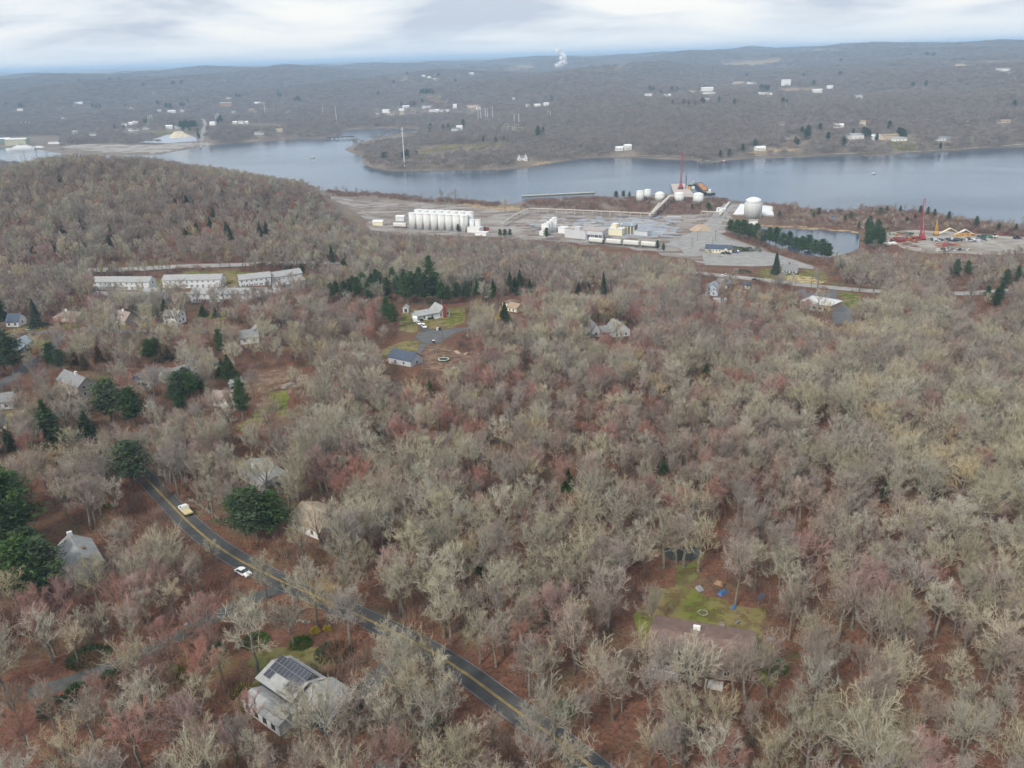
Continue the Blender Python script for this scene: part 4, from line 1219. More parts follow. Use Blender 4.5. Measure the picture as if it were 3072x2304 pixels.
# works hall, canopy and hopper cars
def hall(label, a, b, depth, h, wm, rm, nm='works_hall', roof='flat', rh=0, over=0.3, extra=None):
    loc, rz, ln = frame(a, b)
    t = thing(nm, label, 'building', loc, rz)
    add_block(t, 0, ln, 0, depth, h, roof, rh, wm, rm, over)
    keep_out_box(loc, rz, 0, ln, 0, depth, 1)
    return t, ln
GW = flatm('cladding_grey', (0.52, 0.53, 0.55), 0.05, 0.3, rough=0.6)
R_PNK = flatm('roof_dusty', (0.38, 0.33, 0.30), 0.1, 0.2, rough=0.9)
t, ln = hall('long low grey works hall with a dusty flat roof', (1694, 712), (1757, 719), 16, 8.0, GW, R_PNK)
MB().box(ln * 0.48, ln * 0.72, -0.3, 5, 0, 10.5).build('roof_cabin', GW, t)
loc, rz, ln = frame((1759, 722), (1807, 725))
t = thing('loading_canopy', 'open-sided loading canopy over the rail siding', 'canopy', loc, rz)
MB().box(0, ln, 0, 15, 5.6, 9.0).build('fascia', GW, t)
MB().box(-0.3, ln + 0.3, -0.3, 15.3, 9.02, 9.4).build('roof', R_PNK, t)
for k in range(5):
    for y in (0.3, 14.7):
        MB().box(ln * k / 4 - 0.25 + (0.25 if k == 0 else -0.25 if k == 4 else 0), ln * k / 4 + 0.25 + (0.25 if k == 0 else -0.25 if k == 4 else 0), y - 0.25, y + 0.25, -1, 5.6).build('column', GW, t)
t, ln = hall('cream process building stepped beside the canopy', (1825, 705), (1866, 708), 10, 6.0, CREAM, R_WHITE)
MB().box(ln * 0.18, ln * 0.55, 1, 8, 5.0, 10.0).build('tower', CREAM, t)
t, ln = hall('dark-framed open process hall with a blue-grey roof', (1842, 701), (1902, 704), 12, 7.5, flatm('frame_dark', (0.16, 0.15, 0.13), 0.2, 0.5), R_BLUE)
for k in range(7):
    MB().box(ln * k / 6 - 0.3, ln * k / 6 + 0.3, -0.9, -0.4, -1, 7.4).build('column', CREAM, t)
MB().lathe([(0.8, 7.8), (0.8, 8.6), (0.2, 9.0)], 12, (ln * 0.3, 5, 0)).build('roof_vent', R_WHITE, t)
MB().lathe([(0.8, 7.8), (0.8, 8.6), (0.2, 9.0)], 12, (ln * 0.8, 5, 0)).build('roof_vent', R_WHITE, t)
hall('pale low shed at the right end of the process halls', (1903, 706), (1942, 710), 7, 4.2, GW, R_LGREY)
hall('low white shed between the slim silos and works hall', (1674, 699), (1696, 701), 8, 5.0, WHITE, R_WHITE)
hall('narrow white shed left of the slim silos', (1618, 706), (1640, 708), 5, 3.5, WHITE, R_WHITE)
hall('white lean-to roof right of the short silos', (1425, 707), (1458, 709), 6, 3.0, WHITE, R_WHITE)
hall('red-walled loading bay beside the silos', (1439, 692), (1465, 692), 5, 3.2, BRICK, R_LGREY)
hall('long white shed left of the silo block', (1118, 676), (1148, 678), 7, 4.0, CREAM, R_WHITE, roof='gx', rh=1.2)
hall('white box shed behind the long shed', (1187, 663), (1212, 664), 7, 4.5, LGREY, R_WHITE, roof='gx', rh=1.0)
# railway siding
RAILS = px_line([(1110, 700), (1300, 705), (1500, 712), (1700, 726), (1880, 738), (1985, 746)], 8)
rb = strip('railway_bed', RAILS, 4.5, mat('ballast', (0.16, 0.145, 0.13), (0.24, 0.22, 0.20), scale=0.8), off=0.25, label='dark ballast of the rail siding past the works', kind='structure')
for s_ in (-0.75, 0.75):
    strip('rail', RAILS, 0.15, STEEL, off=0.42, shift=s_, parent=rb, cross=1)
CARW = flatm('hopper_white', (0.60, 0.60, 0.56), 0.08, 0.8, rough=0.6)
def hopper(label, a, b):
    loc, rz, ln = frame(a, b)
    t = thing('hopper_car', label, 'rail car', (loc[0], loc[1], loc[2] + 0.3), rz, 'white hopper rail cars')
    prof = [(-1.0, 0.9), (1.0, 0.9), (1.6, 2.0), (1.6, 4.1), (0.9, 4.7), (-0.9, 4.7), (-1.6, 4.1), (-1.6, 2.0)]
    MB().prism([(0.8, p[0], p[1]) for p in prof][::-1], [(ln - 0.8, p[0], p[1]) for p in prof][::-1]).build('body', CARW, t)
    MB().box(0.3, ln - 0.3, -1.3, 1.3, 0.75, 0.98).build('underframe', BLACK, t)
    for k in range(4):
        x = ln * (0.18 + 0.21 * k)
        MB().prism([(x, -0.5, 0.3), (x + 1, -0.5, 0.3), (x + 1, 0.5, 0.3), (x, 0.5, 0.3)], [(x - 0.8, -1.2, 0.76), (x + 1.8, -1.2, 0.76), (x + 1.8, 1.2, 0.76), (x - 0.8, 1.2, 0.76)]).build('hopper', CARW, t)
    for k in range(6):
        MB().box(ln * (0.12 + 0.14 * k), ln * (0.12 + 0.14 * k) + 0.9, -0.45, 0.45, 4.7, 4.95).build('roof_hatch', CARW, t)
    for x in (1.6, 3.2, ln - 3.2, ln - 1.6):
        for y in (-0.78, 0.78):
            MB().lathe([(0.42, -0.07), (0.42, 0.07)], 12).build('wheel', TYRE, t).matrix_local = Matrix.Translation((x, y, 0.35)) @ Matrix.Rotation(math.pi / 2, 4, 'X')
hopper('white hopper car, first from the canopy', (1817, 733), (1866, 737))
hopper('white hopper car in the middle of the three', (1869, 737), (1919, 741))
hopper('white hopper car at the free end of the three', (1922, 741), (1974, 745))
hopper('pale hopper car under the loading canopy', (1766, 729), (1812, 733))
hopper('pale hopper car left of the silo block', (1180, 683), (1222, 685))
# pier, barge with red crane, scow
def pier():
    A, B = gpt(1566, 601), gpt(1790, 593)
    A, B = on_plane(1566, 601, ZR), on_plane(1785, 590, ZR)
    D = B - A
    ln = float(np.hypot(D[0], D[1]))
    t = thing('pier', 'long dark timber pier along the near bank', 'pier', (A[0], A[1], ZR), math.atan2(D[1], D[0]))
    MB().box(0, ln, 0, 7, 4.2, 5.0).build('deck', flatm('pier_deck', (0.36, 0.35, 0.32), 0.1, 0.3), t)
    MB().box(0, ln, -0.3, -0.02, 3.2, 4.9).build('fender_beam', flatm('pier_beam', (0.10, 0.11, 0.09), 0.15, 0.5), t)
    n = 26
    for k in range(n):
        b = MB()
        for y in (0.6, 6.4):
            b.bar((ln * (k + 0.5) / n, y, -3), (ln * (k + 0.5) / n, y, 4.2), 0.25, 5)
        b.build('pile', WOODP, t)
pier()
def lattice(mb, a, b, w0, w1, n, r=0.16):
    a, b = Vector(a), Vector(b)
    d = (b - a).normalized()
    u = d.cross(Vector((0.3, 0.9, 0.1))).normalized()
    v = d.cross(u)
    def cor(f, k):
        w_ = (w0 + (w1 - w0) * f) / 2
        s = ((-1, -1), (1, -1), (1, 1), (-1, 1))[k]
        return a + (b - a) * f + u * (s[0] * w_) + v * (s[1] * w_)
    for k in range(4):
        mb.bar(cor(0, k), cor(1, k), r, 4)
    for i in range(n):
        for k in range(4):
            mb.bar(cor(i / n, k), cor((i + 1) / n, (k + 1) % 4), r * 0.6, 3)
            mb.bar(cor((i + 1) / n, k), cor((i + 1) / n, (k + 1) % 4), r * 0.6, 3)
    return mb
def crawler_crane(label, loc, rz, boom_len, tilt_deg, m, jib=None, scale=1.0, group=None):
    t = thing('crawler_crane', label, 'crane', loc, rz, group)
    t.scale = (scale,) * 3
    for y in (-2.4, 2.4):
        MB().prism([(-4, y - 0.6, 0.3), (-3.2, y - 0.6, 0), (3.2, y - 0.6, 0), (4, y - 0.6, 0.3), (4, y - 0.6, 1.1), (3.4, y - 0.6, 1.4), (-3.4, y - 0.6, 1.4), (-4, y - 0.6, 1.1)],
                   [(-4, y + 0.6, 0.3), (-3.2, y + 0.6, 0), (3.2, y + 0.6, 0), (4, y + 0.6, 0.3), (4, y + 0.6, 1.1), (3.4, y + 0.6, 1.4), (-3.4, y + 0.6, 1.4), (-4, y + 0.6, 1.1)]).build('track', BLACK, t)
    MB().box(-5.0, 2.2, -1.9, 1.9, 1.5, 4.2).build('machine_house', m, t)
    MB().box(-6.0, -5.02, -2.0, 2.0, 1.5, 3.6).build('counterweight', m, t)
    MB().box(2.22, 4.0, -1.9, -0.5, 1.6, 3.9).build('cab', m, t)
    MB().box(4.01, 4.06, -1.8, -0.6, 2.6, 3.7).build('cab_window', GLASS, t)
    a_ = RAD(tilt_deg)
    foot = Vector((2.8, 0.4, 2.2))
    tip = foot + Vector((math.cos(a_), 0, math.sin(a_))) * boom_len
    lattice(MB(), foot, tip, 1.6, 1.1, max(6, int(boom_len / 3)), 0.17).build('boom', m, t)
    g = MB().bar((-4.2, -1.2, 4.2), (-2.0, -0.9, 10.0), 0.22).bar((-4.2, 1.2, 4.2), (-2.0, 0.9, 10.0), 0.22).bar((1.5, -1.2, 4.2), (-2.0, -0.9, 10.0), 0.2).bar((1.5, 1.2, 4.2), (-2.0, 0.9, 10.0), 0.2)
    g.build('gantry', m, t)
    MB().bar((-2.0, 0, 10.0), tip, 0.07, 3).build('pendant', STEEL, t)
    MB().bar(tip, (tip.x, tip.y, tip.z - boom_len * 0.45), 0.06, 3).build('hoist_rope', STEEL, t)
    MB().lathe([(0.2, -0.9), (0.45, -0.5), (0.45, 0.2), (0.2, 0.5)], 8, (tip.x, tip.y, tip.z - boom_len * 0.45)).build('hook_block', m, t)
    return t
def barge(label, corners, h, hull, deck, name='barge', cargo=None):
    P_ = [on_plane(px, py, ZR + h)[:2] for px, py in corners]      # deck corners seen in the photo
    o0 = np.mean(P_, 0)
    t = thing(name, label, 'barge', (o0[0], o0[1], ZR))
    Q = [(p - o0) for p in P_]
    MB().prism([(q[0] * 0.97, q[1] * 0.97, -1.5) for q in Q], [(q[0], q[1], h) for q in Q]).build('hull', hull, t)
    MB().prism([(q[0] * 0.96, q[1] * 0.96, h + 0.01) for q in Q], [(q[0] * 0.96, q[1] * 0.96, h + 0.15) for q in Q]).build('deck', deck, t)
    if cargo:
        for i in range(4):
            a, b = Q[i] * 0.9, Q[(i + 1) % 4] * 0.9
            MB().bar((a[0], a[1], h + 0.9), (b[0], b[1], h + 0.9), 0.7, 4).build('coaming', hull, t)
        MB().prism([(q[0] * 0.84, q[1] * 0.84, h + 0.2) for q in Q], [(q[0] * 0.78, q[1] * 0.78, h + 1.4) for q in Q]).build('cargo', cargo, t)
    return t, o0
DECKM = mat('barge_deck', (0.38, 0.31, 0.27), (0.50, 0.44, 0.40), scale=0.4, rough=0.9)
_, o0 = barge('long deck barge carrying the tall red crane', [(2022, 583), (2082, 584), (2056, 551), (2012, 551)], 2.6, flatm('hull_pale', (0.35, 0.35, 0.34), 0.2, 0.5), DECKM)
pc = on_plane(2042, 566, ZR + 2.8)
crawler_crane('tall red lattice boom crane standing on the barge', (pc[0], pc[1], ZR + 2.75), RAD(72), 42, 83, RED_P, scale=1.0)
barge('black-hulled scow heaped with rusty orange cargo', [(2110, 577), (2132, 575), (2106, 550), (2085, 551)], 3.0, BLACK, DECKM, 'scow', RUST)
pw = on_plane(2073, 566, ZR + 2.8)
t = thing('deck_winch', 'dark spud post and yellow deck machinery on the barge', 'machinery', (pw[0], pw[1], ZR + 2.75))
MB().bar((-6, 2, 0), (-6, 2, 16), 0.5, 6).build('spud_post', BLACK, t)
MB().box(-4, -1, -3, 1, 0, 2.6).build('winch', YEL_P, t)
MB().box(1, 4, -2, 2, 0, 3.2).build('deck_house', WHITE, t)
MB().box(1.5, 3.5, -1.5, 1.5, 3.22, 5.0).build('machine_top', BLACK, t)
def tug(label, px, py, rz):
    p = on_plane(px, py, ZR)
    t = thing('tugboat', label, 'boat', (p[0], p[1], ZR), rz)
    hullp = [(-7, -2.4), (5, -2.6), (8.5, 0), (5, 2.6), (-7, 2.4)]
    MB().prism([(x * 0.93, y * 0.9, -1) for x, y in hullp], [(x, y, 1.6) for x, y in hullp]).build('hull', BLACK, t)
    MB().box(-2, 3.5, -1.7, 1.7, 1.6, 3.8).build('deck_house', GREENW, t)
    MB().box(0.5, 3, -1.4, 1.4, 3.82, 6.0).build('wheelhouse', WHITE, t)
    MB().bar((-1.2, 0, 3.8), (-1.2, 0, 6.8), 0.45, 8).build('funnel', BLACK, t)
tug('small black tugboat at the end of the scow', 2124, 583, RAD(-8))
tug('dark workboat with a white house behind the barge deck', 2076, 557, RAD(60))
# dock edge
wall_px('dock_wall', 'pale concrete dock wall below the barges', [(2005, 589), (2060, 589), (2112, 595)], 1.6, 2.5, CONC)
# rocks on the far point
def rock_mesh(seed):
    r = np.random.default_rng(seed)
    import bmesh
    bm = bmesh.new()
    bmesh.ops.create_icosphere(bm, subdivisions=1, radius=0.5)
    for v in bm.verts:
        v.co *= 0.75 + 0.5 * r.random()
        v.co.z *= 0.75
    me = bpy.data.meshes.new('stone')
    bm.to_mesh(me)
    bm.free()
    me.materials.append(STONE)
    return me
ROCKS = [rock_mesh(i) for i in range(6)]
def stone_line(name, label, pxs, n, size, cat='stone wall', spread=0.5, rows=1):
    Lp = smooth_line([gpt(*p)[:2] for p in pxs], 1.0)
    o0 = np.array([Lp[0, 0], Lp[0, 1], Tz(*Lp[0])])
    t = thing(name, label, cat, tuple(o0))
    for k in range(n):
        q = Lp[int(k / n * (len(Lp) - 1))] + rng.normal(size=2) * spread
        s = size * rng.uniform(0.6, 1.3)
        o = link('stone', ROCKS[k % 6], None, t)
        o.location = (q[0] - o0[0], q[1] - o0[1], Tz(*q) - o0[2] + s * 0.2)
        o.scale = (s * rng.uniform(0.8, 1.5), s, s * 0.9)
        o.rotation_euler = (0, 0, rng.uniform(0, 6.28))
stone_line('stone_wall', 'tumbled fieldstone wall between driveway fork and road', [(642, 1852), (720, 1853), (800, 1856), (880, 1862), (940, 1870)], 130, 0.6, spread=0.22)
stone_line('stone_wall', 'fieldstone wall beside the road above the truck', [(545, 1487), (600, 1515), (640, 1545), (690, 1570)], 80, 0.6, spread=0.22)
stone_line('stone_wall', 'low stone wall left of the driveway fork', [(560, 1873), (590, 1862), (625, 1845)], 36, 0.55, spread=0.22)
stone_line('rocky_point', 'pale boulders on the small rocky point across the river', [(2098, 487), (2110, 485), (2130, 488), (2145, 487)], 26, 4.5, 'rocks', 2.0)
stone_line('shore_rocks', 'pale rocks edging the wooded point', [(1120, 503), (1170, 512), (1250, 512), (1400, 510), (1480, 510), (1540, 505), (1575, 505)], 120, 2.0, 'rocks', 1.2)
for k, (px, py) in enumerate([(2166, 1878), (2211, 1868), (2188, 1894), (2224, 1911), (2310, 1920)]):
    p = gpt(px, py)
    o = tag(link('boulder', ROCKS[k]), ['boulder on the lawn nearest the house corner', 'boulder farthest back on the mossy lawn', 'boulder in the middle of the lawn group', 'greenish boulder nearest the brown roof', 'pale boulder at the right edge of the lawn'][k], 'boulder', 'lawn boulders')
    o.location = (p[0], p[1], p[2] + 0.25)
    o.scale = (1.7, 1.4, 1.3)
    o.rotation_euler = (0, 0, k)
p = gpt(2108, 1839)
t = thing('fire_ring', 'round stone fire ring on the mossy lawn', 'fire ring', tuple(p))
for k in range(11):
    o = link('stone', ROCKS[k % 6], None, t)
    o.location = (math.cos(k * 0.571) * 1.0, math.sin(k * 0.571) * 1.0, 0.15)
    o.scale = (0.6, 0.5, 0.5)
# pond in the woods
c0 = gpt(2045, 1662)
pts_ = [(c0[0] + 4.8 * math.cos(a) * (1 + 0.12 * math.sin(3 * a)), c0[1] + 3.6 * math.sin(a) * (1 + 0.1 * math.cos(2 * a))) for a in np.linspace(0, 6.283, 33)[:-1]]
flat_poly('pond', pts_, float(np.max(T(np.array(pts_)[:, 0], np.array(pts_)[:, 1]))) + 0.05, mat('pond_water', (0.03, 0.035, 0.03), rough=0.03, spec=0.5), label='small dark pond in the woods behind the mossy lawn', kind='structure')
KEEP_OUT.append((np.array(pts_), 1.0))
sheet('pond_bank', [(1960, 1700), (2000, 1688), (2085, 1690), (2105, 1660), (2115, 1640), (2110, 1700), (2050, 1760), (2030, 1755), (2030, 1715)], LAWN_DRY, off=0.04, step=3, label='mossy path from the lawn to the small pond')
# ------------------------------------------------------------------ vehicles
PAINT = {}
def paint(n, c):
    if n not in PAINT:
        PAINT[n] = mat('paint_' + n, c, rough=0.3, spec=0.5)
    return PAINT[n]
_carcache = {}
def car_parts(kind, pm):
    k = (kind, pm.name)
    if k in _carcache:
        return _carcache[k]
    if kind == 'suv':
        low = [(-2.3, 0.35), (2.25, 0.35), (2.32, 0.75), (2.2, 0.98), (1.2, 1.08), (-2.25, 1.08), (-2.35, 0.7)]
        top = [(-2.2, 1.081), (1.15, 1.081), (0.45, 1.66), (-1.95, 1.70)]
    else:
        low = [(-2.25, 0.30), (2.25, 0.30), (2.32, 0.62), (2.1, 0.82), (0.95, 0.92), (-1.65, 0.95), (-2.3, 0.9)]
        top = [(-1.7, 0.951), (0.95, 0.921), (0.2, 1.40), (-1.1, 1.42)]
    W = 0.9
    body = MB().prism([(x, -W, z) for x, z in low][::-1], [(x, W, z) for x, z in low][::-1]).mesh('body')
    body.materials.append(pm)
    cabin = MB().prism([(x, -W + 0.02 + (0.0 if z < 1.2 else 0.16), z) for x, z in top][::-1], [(x, W - 0.02 - (0.0 if z < 1.2 else 0.16), z) for x, z in top][::-1]).mesh('windows')
    cabin.materials.append(GLASS)
    zt = top[2][1]
    rf = MB().box(top[3][0] + 0.05, top[2][0] - 0.02, -W + 0.17, W - 0.17, zt + 0.005, zt + 0.05).mesh('roof')
    rf.materials.append(pm)
    wh = MB().lathe([(0.22, -0.11), (0.34, -0.1), (0.34, 0.1), (0.22, 0.11)], 12).mesh('wheel')
    wh.materials.append(TYRE)
    hl = MB().box(-0.03, 0.03, -0.2, 0.2, -0.08, 0.08).mesh('headlight')
    hl.materials.append(TRIM)
    _carcache[k] = (body, cabin, rf, wh, hl)
    return _carcache[k]
def car(label, px, py, ahead, kind='sedan', col=('white', (0.75, 0.75, 0.75)), group=None, zoff=0.14, sc=1.0):
    p, q = gpt(px, py), gpt(*ahead)
    rz = math.atan2(q[1] - p[1], q[0] - p[0])
    t = thing('car', label, 'car', (p[0], p[1], p[2] + zoff), rz, group)
    t.scale = (sc,) * 3
    b, c, r_, w_, h_ = car_parts(kind, paint(*col))
    link('body', b, None, t)
    link('windows', c, None, t)
    link('roof', r_, None, t)
    for x in (-1.42, 1.42):
        for y in (-0.8, 0.8):
            o = link('wheel', w_, None, t)
            o.matrix_local = Matrix.Translation((x, y, 0.34)) @ Matrix.Rotation(math.pi / 2, 4, 'X')
    for y in (-0.6, 0.6):
        o = link('headlight', h_, None, t)
        o.location = (2.3, y, 0.68)
    return t
WH, BK, BL, RD, SV, GN = ('white', (0.78, 0.78, 0.77)), ('black', (0.025, 0.026, 0.03)), ('blue', (0.03, 0.08, 0.25)), ('red', (0.35, 0.03, 0.03)), ('silver', (0.42, 0.44, 0.46)), ('dark_green', (0.03, 0.07, 0.05))
car('white sedan driving down the near road', 731, 1724, (790, 1752), 'sedan', WH)
car('white car nearest the garage end of the black driveway', 1257, 973, (1266, 981), 'sedan', WH, 'white cars in the driveway')
car('white car nearer the turning circle on the black driveway', 1272, 983, (1282, 991), 'suv', WH, 'white cars in the driveway')
car('white car on the highway', 2174, 828, (2130, 823), 'sedan', WH)
car('dark car on the highway', 2265, 842, (2300, 846), 'sedan', BK)
car('dark green car parked before the cream office', 2170, 762, (2190, 765), 'sedan', GN, 'cars at the office')
car('silver car standing in the pale office car park', 2160, 769, (2185, 770), 'sedan', SV, 'cars at the office')
car('blue car right of the cream office', 2208, 760, (2225, 761), 'sedan', BL, 'cars at the office')
car('dark car second from the cream office door', 2186, 763, (2205, 766), 'suv', BK, 'cars at the office')
car('white van-like car between the yew bushes', 2214, 754, (2214, 762), 'suv', WH, 'cars at the office')
car('blue car on the grey parking area on the left', 413, 1137, (430, 1137), 'sedan', BL, 'cars by the ranch house')
car('dark red car on the grey parking area on the left', 434, 1128, (440, 1140), 'suv', RD, 'cars by the ranch house')
car('black car half hidden beside the tarp on the left', 428, 1158, (445, 1156), 'sedan', BK, 'cars by the ranch house')
car('silver car parked under the left pine', 449, 1217, (470, 1205), 'sedan', SV)
car('dark car beside the tan-roofed bungalow', 138, 975, (150, 970), 'sedan', BK)
car('white car at the dead-end street', 246, 1045, (266, 1048), 'sedan', WH)
for k, (px, py, c) in enumerate([(680, 869, WH), (694, 869, BK), (706, 868, SV), (718, 867, BK), (505, 874, WH), (300, 914, WH), (830, 862, WH), (850, 860, SV), (610, 873, WH)]):
    car(['white car, leftmost of four before the third apartment row', 'black car, second of four before the third apartment row', 'silver car, third of four before the third apartment row', 'black car, rightmost of four before the third apartment row',
         'white car between the left and middle apartment rows', 'white car at the lower left of the apartment car park', 'white car below the right end apartment row', 'silver car at the far right of the apartment car park', 'white car before the middle apartment row'][k],
        px, py, (px + 3, py + 8), 'sedan', c, 'cars at the apartments')
sheet('parking_area', [(398, 1130), (440, 1100), (490, 1105), (500, 1140), (450, 1165), (415, 1160)], ASPH_OLD, off=0.08, step=4, label='grey parking area with cars beside the green-grey house')
# flatbed truck on the road
p, q = gpt(558, 1540), gpt(512, 1494)
rz = math.atan2(q[1] - p[1], q[0] - p[0])
t = thing('flatbed_truck', 'white flatbed truck driving up the near road', 'truck', (p[0], p[1], p[2] + 0.14), rz)
pm_ = paint(*WH)
MB().prism([(x, -0.95, z) for x, z in [(0.2, 0.5), (3.2, 0.5), (3.3, 1.0), (3.1, 1.25), (1.9, 1.35), (0.2, 1.35)]][::-1], [(x, 0.95, z) for x, z in [(0.2, 0.5), (3.2, 0.5), (3.3, 1.0), (3.1, 1.25), (1.9, 1.35), (0.2, 1.35)]][::-1]).build('body', pm_, t)
MB().prism([(x, -0.9, z) for x, z in [(0.25, 1.351), (1.95, 1.351), (1.4, 2.0), (0.3, 2.02)]][::-1], [(x, 0.9, z) for x, z in [(0.25, 1.351), (1.95, 1.351), (1.4, 2.0), (0.3, 2.02)]][::-1]).build('windows', GLASS, t)
MB().box(0.3, 1.4, -0.86, 0.86, 2.03, 2.12).build('roof', pm_, t)
bedm = flatm('pale_wood_bed', (0.56, 0.47, 0.25), 0.1, 2.0)
for k in range(9):
    MB().box(-2.9, -0.1, -1.1 + k * 0.247, -1.1 + k * 0.247 + 0.235, 0.95, 1.08).build('plank', bedm, t)
MB().box(-3.0, -2.91, -1.12, 1.12, 0.85, 1.2).build('tail_rail', bedm, t)
MB().box(-0.08, 0.08, -1.1, 1.1, 1.0, 2.15).build('headboard', pm_, t)
MB().box(-2.8, 0.19, -0.45, 0.45, 0.55, 0.94).build('chassis', BLACK, t)
wm_ = car_parts('suv', pm_)[3]
for x in (-1.9, 2.3):
    for y in (-0.85, 0.85):
        o = link('wheel', wm_, None, t)
        o.matrix_local = Matrix.Translation((x, y, 0.36)) @ Matrix.Rotation(math.pi / 2, 4, 'X') @ Matrix.Scale(1.1, 4)
# trailer by the ranch house
p = gpt(1246, 966)
t = thing('enclosed_trailer', 'white enclosed trailer at the corner of the ranch house', 'trailer', (p[0], p[1], p[2] + 0.1), RAD(100))
MB().prism([(x, -1.1, z) for x, z in [(-2.2, 0.5), (2.2, 0.5), (2.6, 1.4), (2.2, 2.5), (-2.2, 2.5)]][::-1], [(x, 1.1, z) for x, z in [(-2.2, 0.5), (2.2, 0.5), (2.6, 1.4), (2.2, 2.5), (-2.2, 2.5)]][::-1]).build('box', WHITE, t)
for y in (-1.12, 1.12):
    for x in (-0.5, 0.4):
        o = link('wheel', wm_, None, t)
        o.matrix_local = Matrix.Translation((x, y, 0.36)) @ Matrix.Rotation(math.pi / 2, 4, 'X')
MB().bar((2.5, 0, 0.5), (3.6, 0, 0.45), 0.08).build('hitch', BLACK, t)
# small things in the gardens
p = gpt(1331, 1083)
t = thing('trampoline', 'round trampoline with net posts on the brown yard', 'trampoline', tuple(p))
MB().lathe([(2.0, 0.8), (2.0, 0.86), (0.02, 0.80)], 28).build('mat', BLACK, t)
rim = MB()
for k in range(28):
    a0, a1 = k * 6.2832 / 28, (k + 1) * 6.2832 / 28
    rim.prism([(2.0 * math.cos(a0), 2.0 * math.sin(a0), 0.86), (2.35 * math.cos(a0), 2.35 * math.sin(a0), 0.86), (2.35 * math.cos(a1), 2.35 * math.sin(a1), 0.86), (2.0 * math.cos(a1), 2.0 * math.sin(a1), 0.86)],
              [(2.0 * math.cos(a0), 2.0 * math.sin(a0), 0.95), (2.35 * math.cos(a0), 2.35 * math.sin(a0), 0.95), (2.35 * math.cos(a1), 2.35 * math.sin(a1), 0.95), (2.0 * math.cos(a1), 2.0 * math.sin(a1), 0.95)])
rim.build('rim_pad', flatm('pale_green_pad', (0.55, 0.66, 0.50), 0.05, 1), t)
for k in range(6):
    a0 = k * 6.2832 / 6
    MB().bar((2.2 * math.cos(a0), 2.2 * math.sin(a0), 0), (2.2 * math.cos(a0), 2.2 * math.sin(a0), 2.7), 0.05, 5).build('net_post', BLACK, t)
    MB().bar((2.2 * math.cos(a0), 2.2 * math.sin(a0), 2.6), (2.2 * math.cos(a0 + 1.047), 2.2 * math.sin(a0 + 1.047), 2.6), 0.04, 4).build('net_rail', BLACK, t)
for k, (px, py, lb) in enumerate([(1301, 1030, 'dark wheelie bin on the lower kerb of the turning circle'), (1313, 992, 'pale wheelie bin on the upper kerb of the turning circle'), (1320, 991, 'dark wheelie bin right of the pale one')]):
    p = gpt(px, py)
    t = thing('wheelie_bin', lb, 'bin', (p[0], p[1], p[2] + 0.1), k, 'wheelie bins at the kerb')
    MB().prism([(-0.35, -0.35, 0), (0.35, -0.35, 0), (0.35, 0.35, 0), (-0.35, 0.35, 0)], [(-0.5, -0.5, 1.3), (0.5, -0.5, 1.3), (0.5, 0.5, 1.3), (-0.5, 0.5, 1.3)]).build('body', [BLACK, LGREY, BLACK][k], t)
    MB().box(-0.55, 0.55, -0.55, 0.55, 1.31, 1.42).build('lid', [WHITE, LGREY, BLACK][k], t)
def tarp_heap(label, px, py, sx, sy, h, m=BLUE_T, name='tarpaulin', cat='tarp', seed=0):
    r = np.random.default_rng(seed)
    p = gpt(px, py)
    n, vv, ff = 9, [], []
    for i in range(n):
        for j in range(n):
            u, v = i / (n - 1) * 2 - 1, j / (n - 1) * 2 - 1
            rr = max(abs(u), abs(v))
            vv.append((u * sx / 2, v * sy / 2, h * (1 - rr ** 3) * (0.75 + 0.4 * r.random()) + 0.03))
    for i in range(n - 1):
        for j in range(n - 1):
            ff.append((i * n + j, (i + 1) * n + j, (i + 1) * n + j + 1, i * n + j + 1))
    o = tag(MB().add(vv, ff).build(name, m), label, cat)
    o.location = p
    o.rotation_euler = (0, 0, r.uniform(0, 3))
    return o
tarp_heap('blue tarp over a heap left of the big lawn tree', 2167, 1780, 2.6, 1.3, 0.7, seed=1)
tarp_heap('blue tarp over a heap at the right edge of the lawn', 2283, 1790, 2.4, 1.2, 0.7, seed=2)
tarp_heap('small blue toy pile at the foot of the lawn tree', 2201, 1824, 1.2, 0.9, 0.6, seed=3)
tarp_heap('grey junk heap at the back of the mossy lawn', 2098, 1768, 1.8, 1.4, 0.9, flatm('junk_grey', (0.25, 0.25, 0.26), 0.4, 2), 'junk_heap', 'heap', 4)
tarp_heap('orange-brown firewood heap behind the blue tarp', 2158, 1752, 2.4, 1.6, 0.7, flatm('firewood', (0.28, 0.17, 0.10), 0.3, 3), 'wood_heap', 'heap', 5)
tarp_heap('blue tarp behind the green-grey ranch house', 579, 1087, 4, 3, 1.6, seed=6)
tarp_heap('pale tarp over a boat-shaped heap by the parked cars', 437, 1153, 6, 4, 1.8, flatm('pale_tarp', (0.42, 0.40, 0.36), 0.1, 1), seed=7)
tarp_heap('blue and white junk beside the white shed', 718, 1145, 4, 2.5, 1.2, seed=8)
tarp_heap('grey brush heap in the brown clearing', 865, 1158, 7, 3, 1.2, flatm('brush_heap', (0.22, 0.19, 0.16), 0.3, 3), 'brush_heap', 'heap', 9)
tarp_heap('light blue pool cover on the left lawn', 91, 987, 6.5, 2.6, 0.25, mat('pool_cover', (0.16, 0.36, 0.62), (0.3, 0.5, 0.72), scale=0.6), 'pool_cover', 'pool cover', 10)
tarp_heap('yellow kayak-like shape by the dark house wing', 1032, 2163, 1.8, 0.5, 0.4, YEL_P, 'kayak', 'kayak', 11)
tarp_heap('brown log heap at the edge of the yard by the trampoline', 1372, 1058, 5, 1.6, 0.8, flatm('log_heap', (0.36, 0.27, 0.19), 0.3, 3), 'log_heap', 'heap', 12)
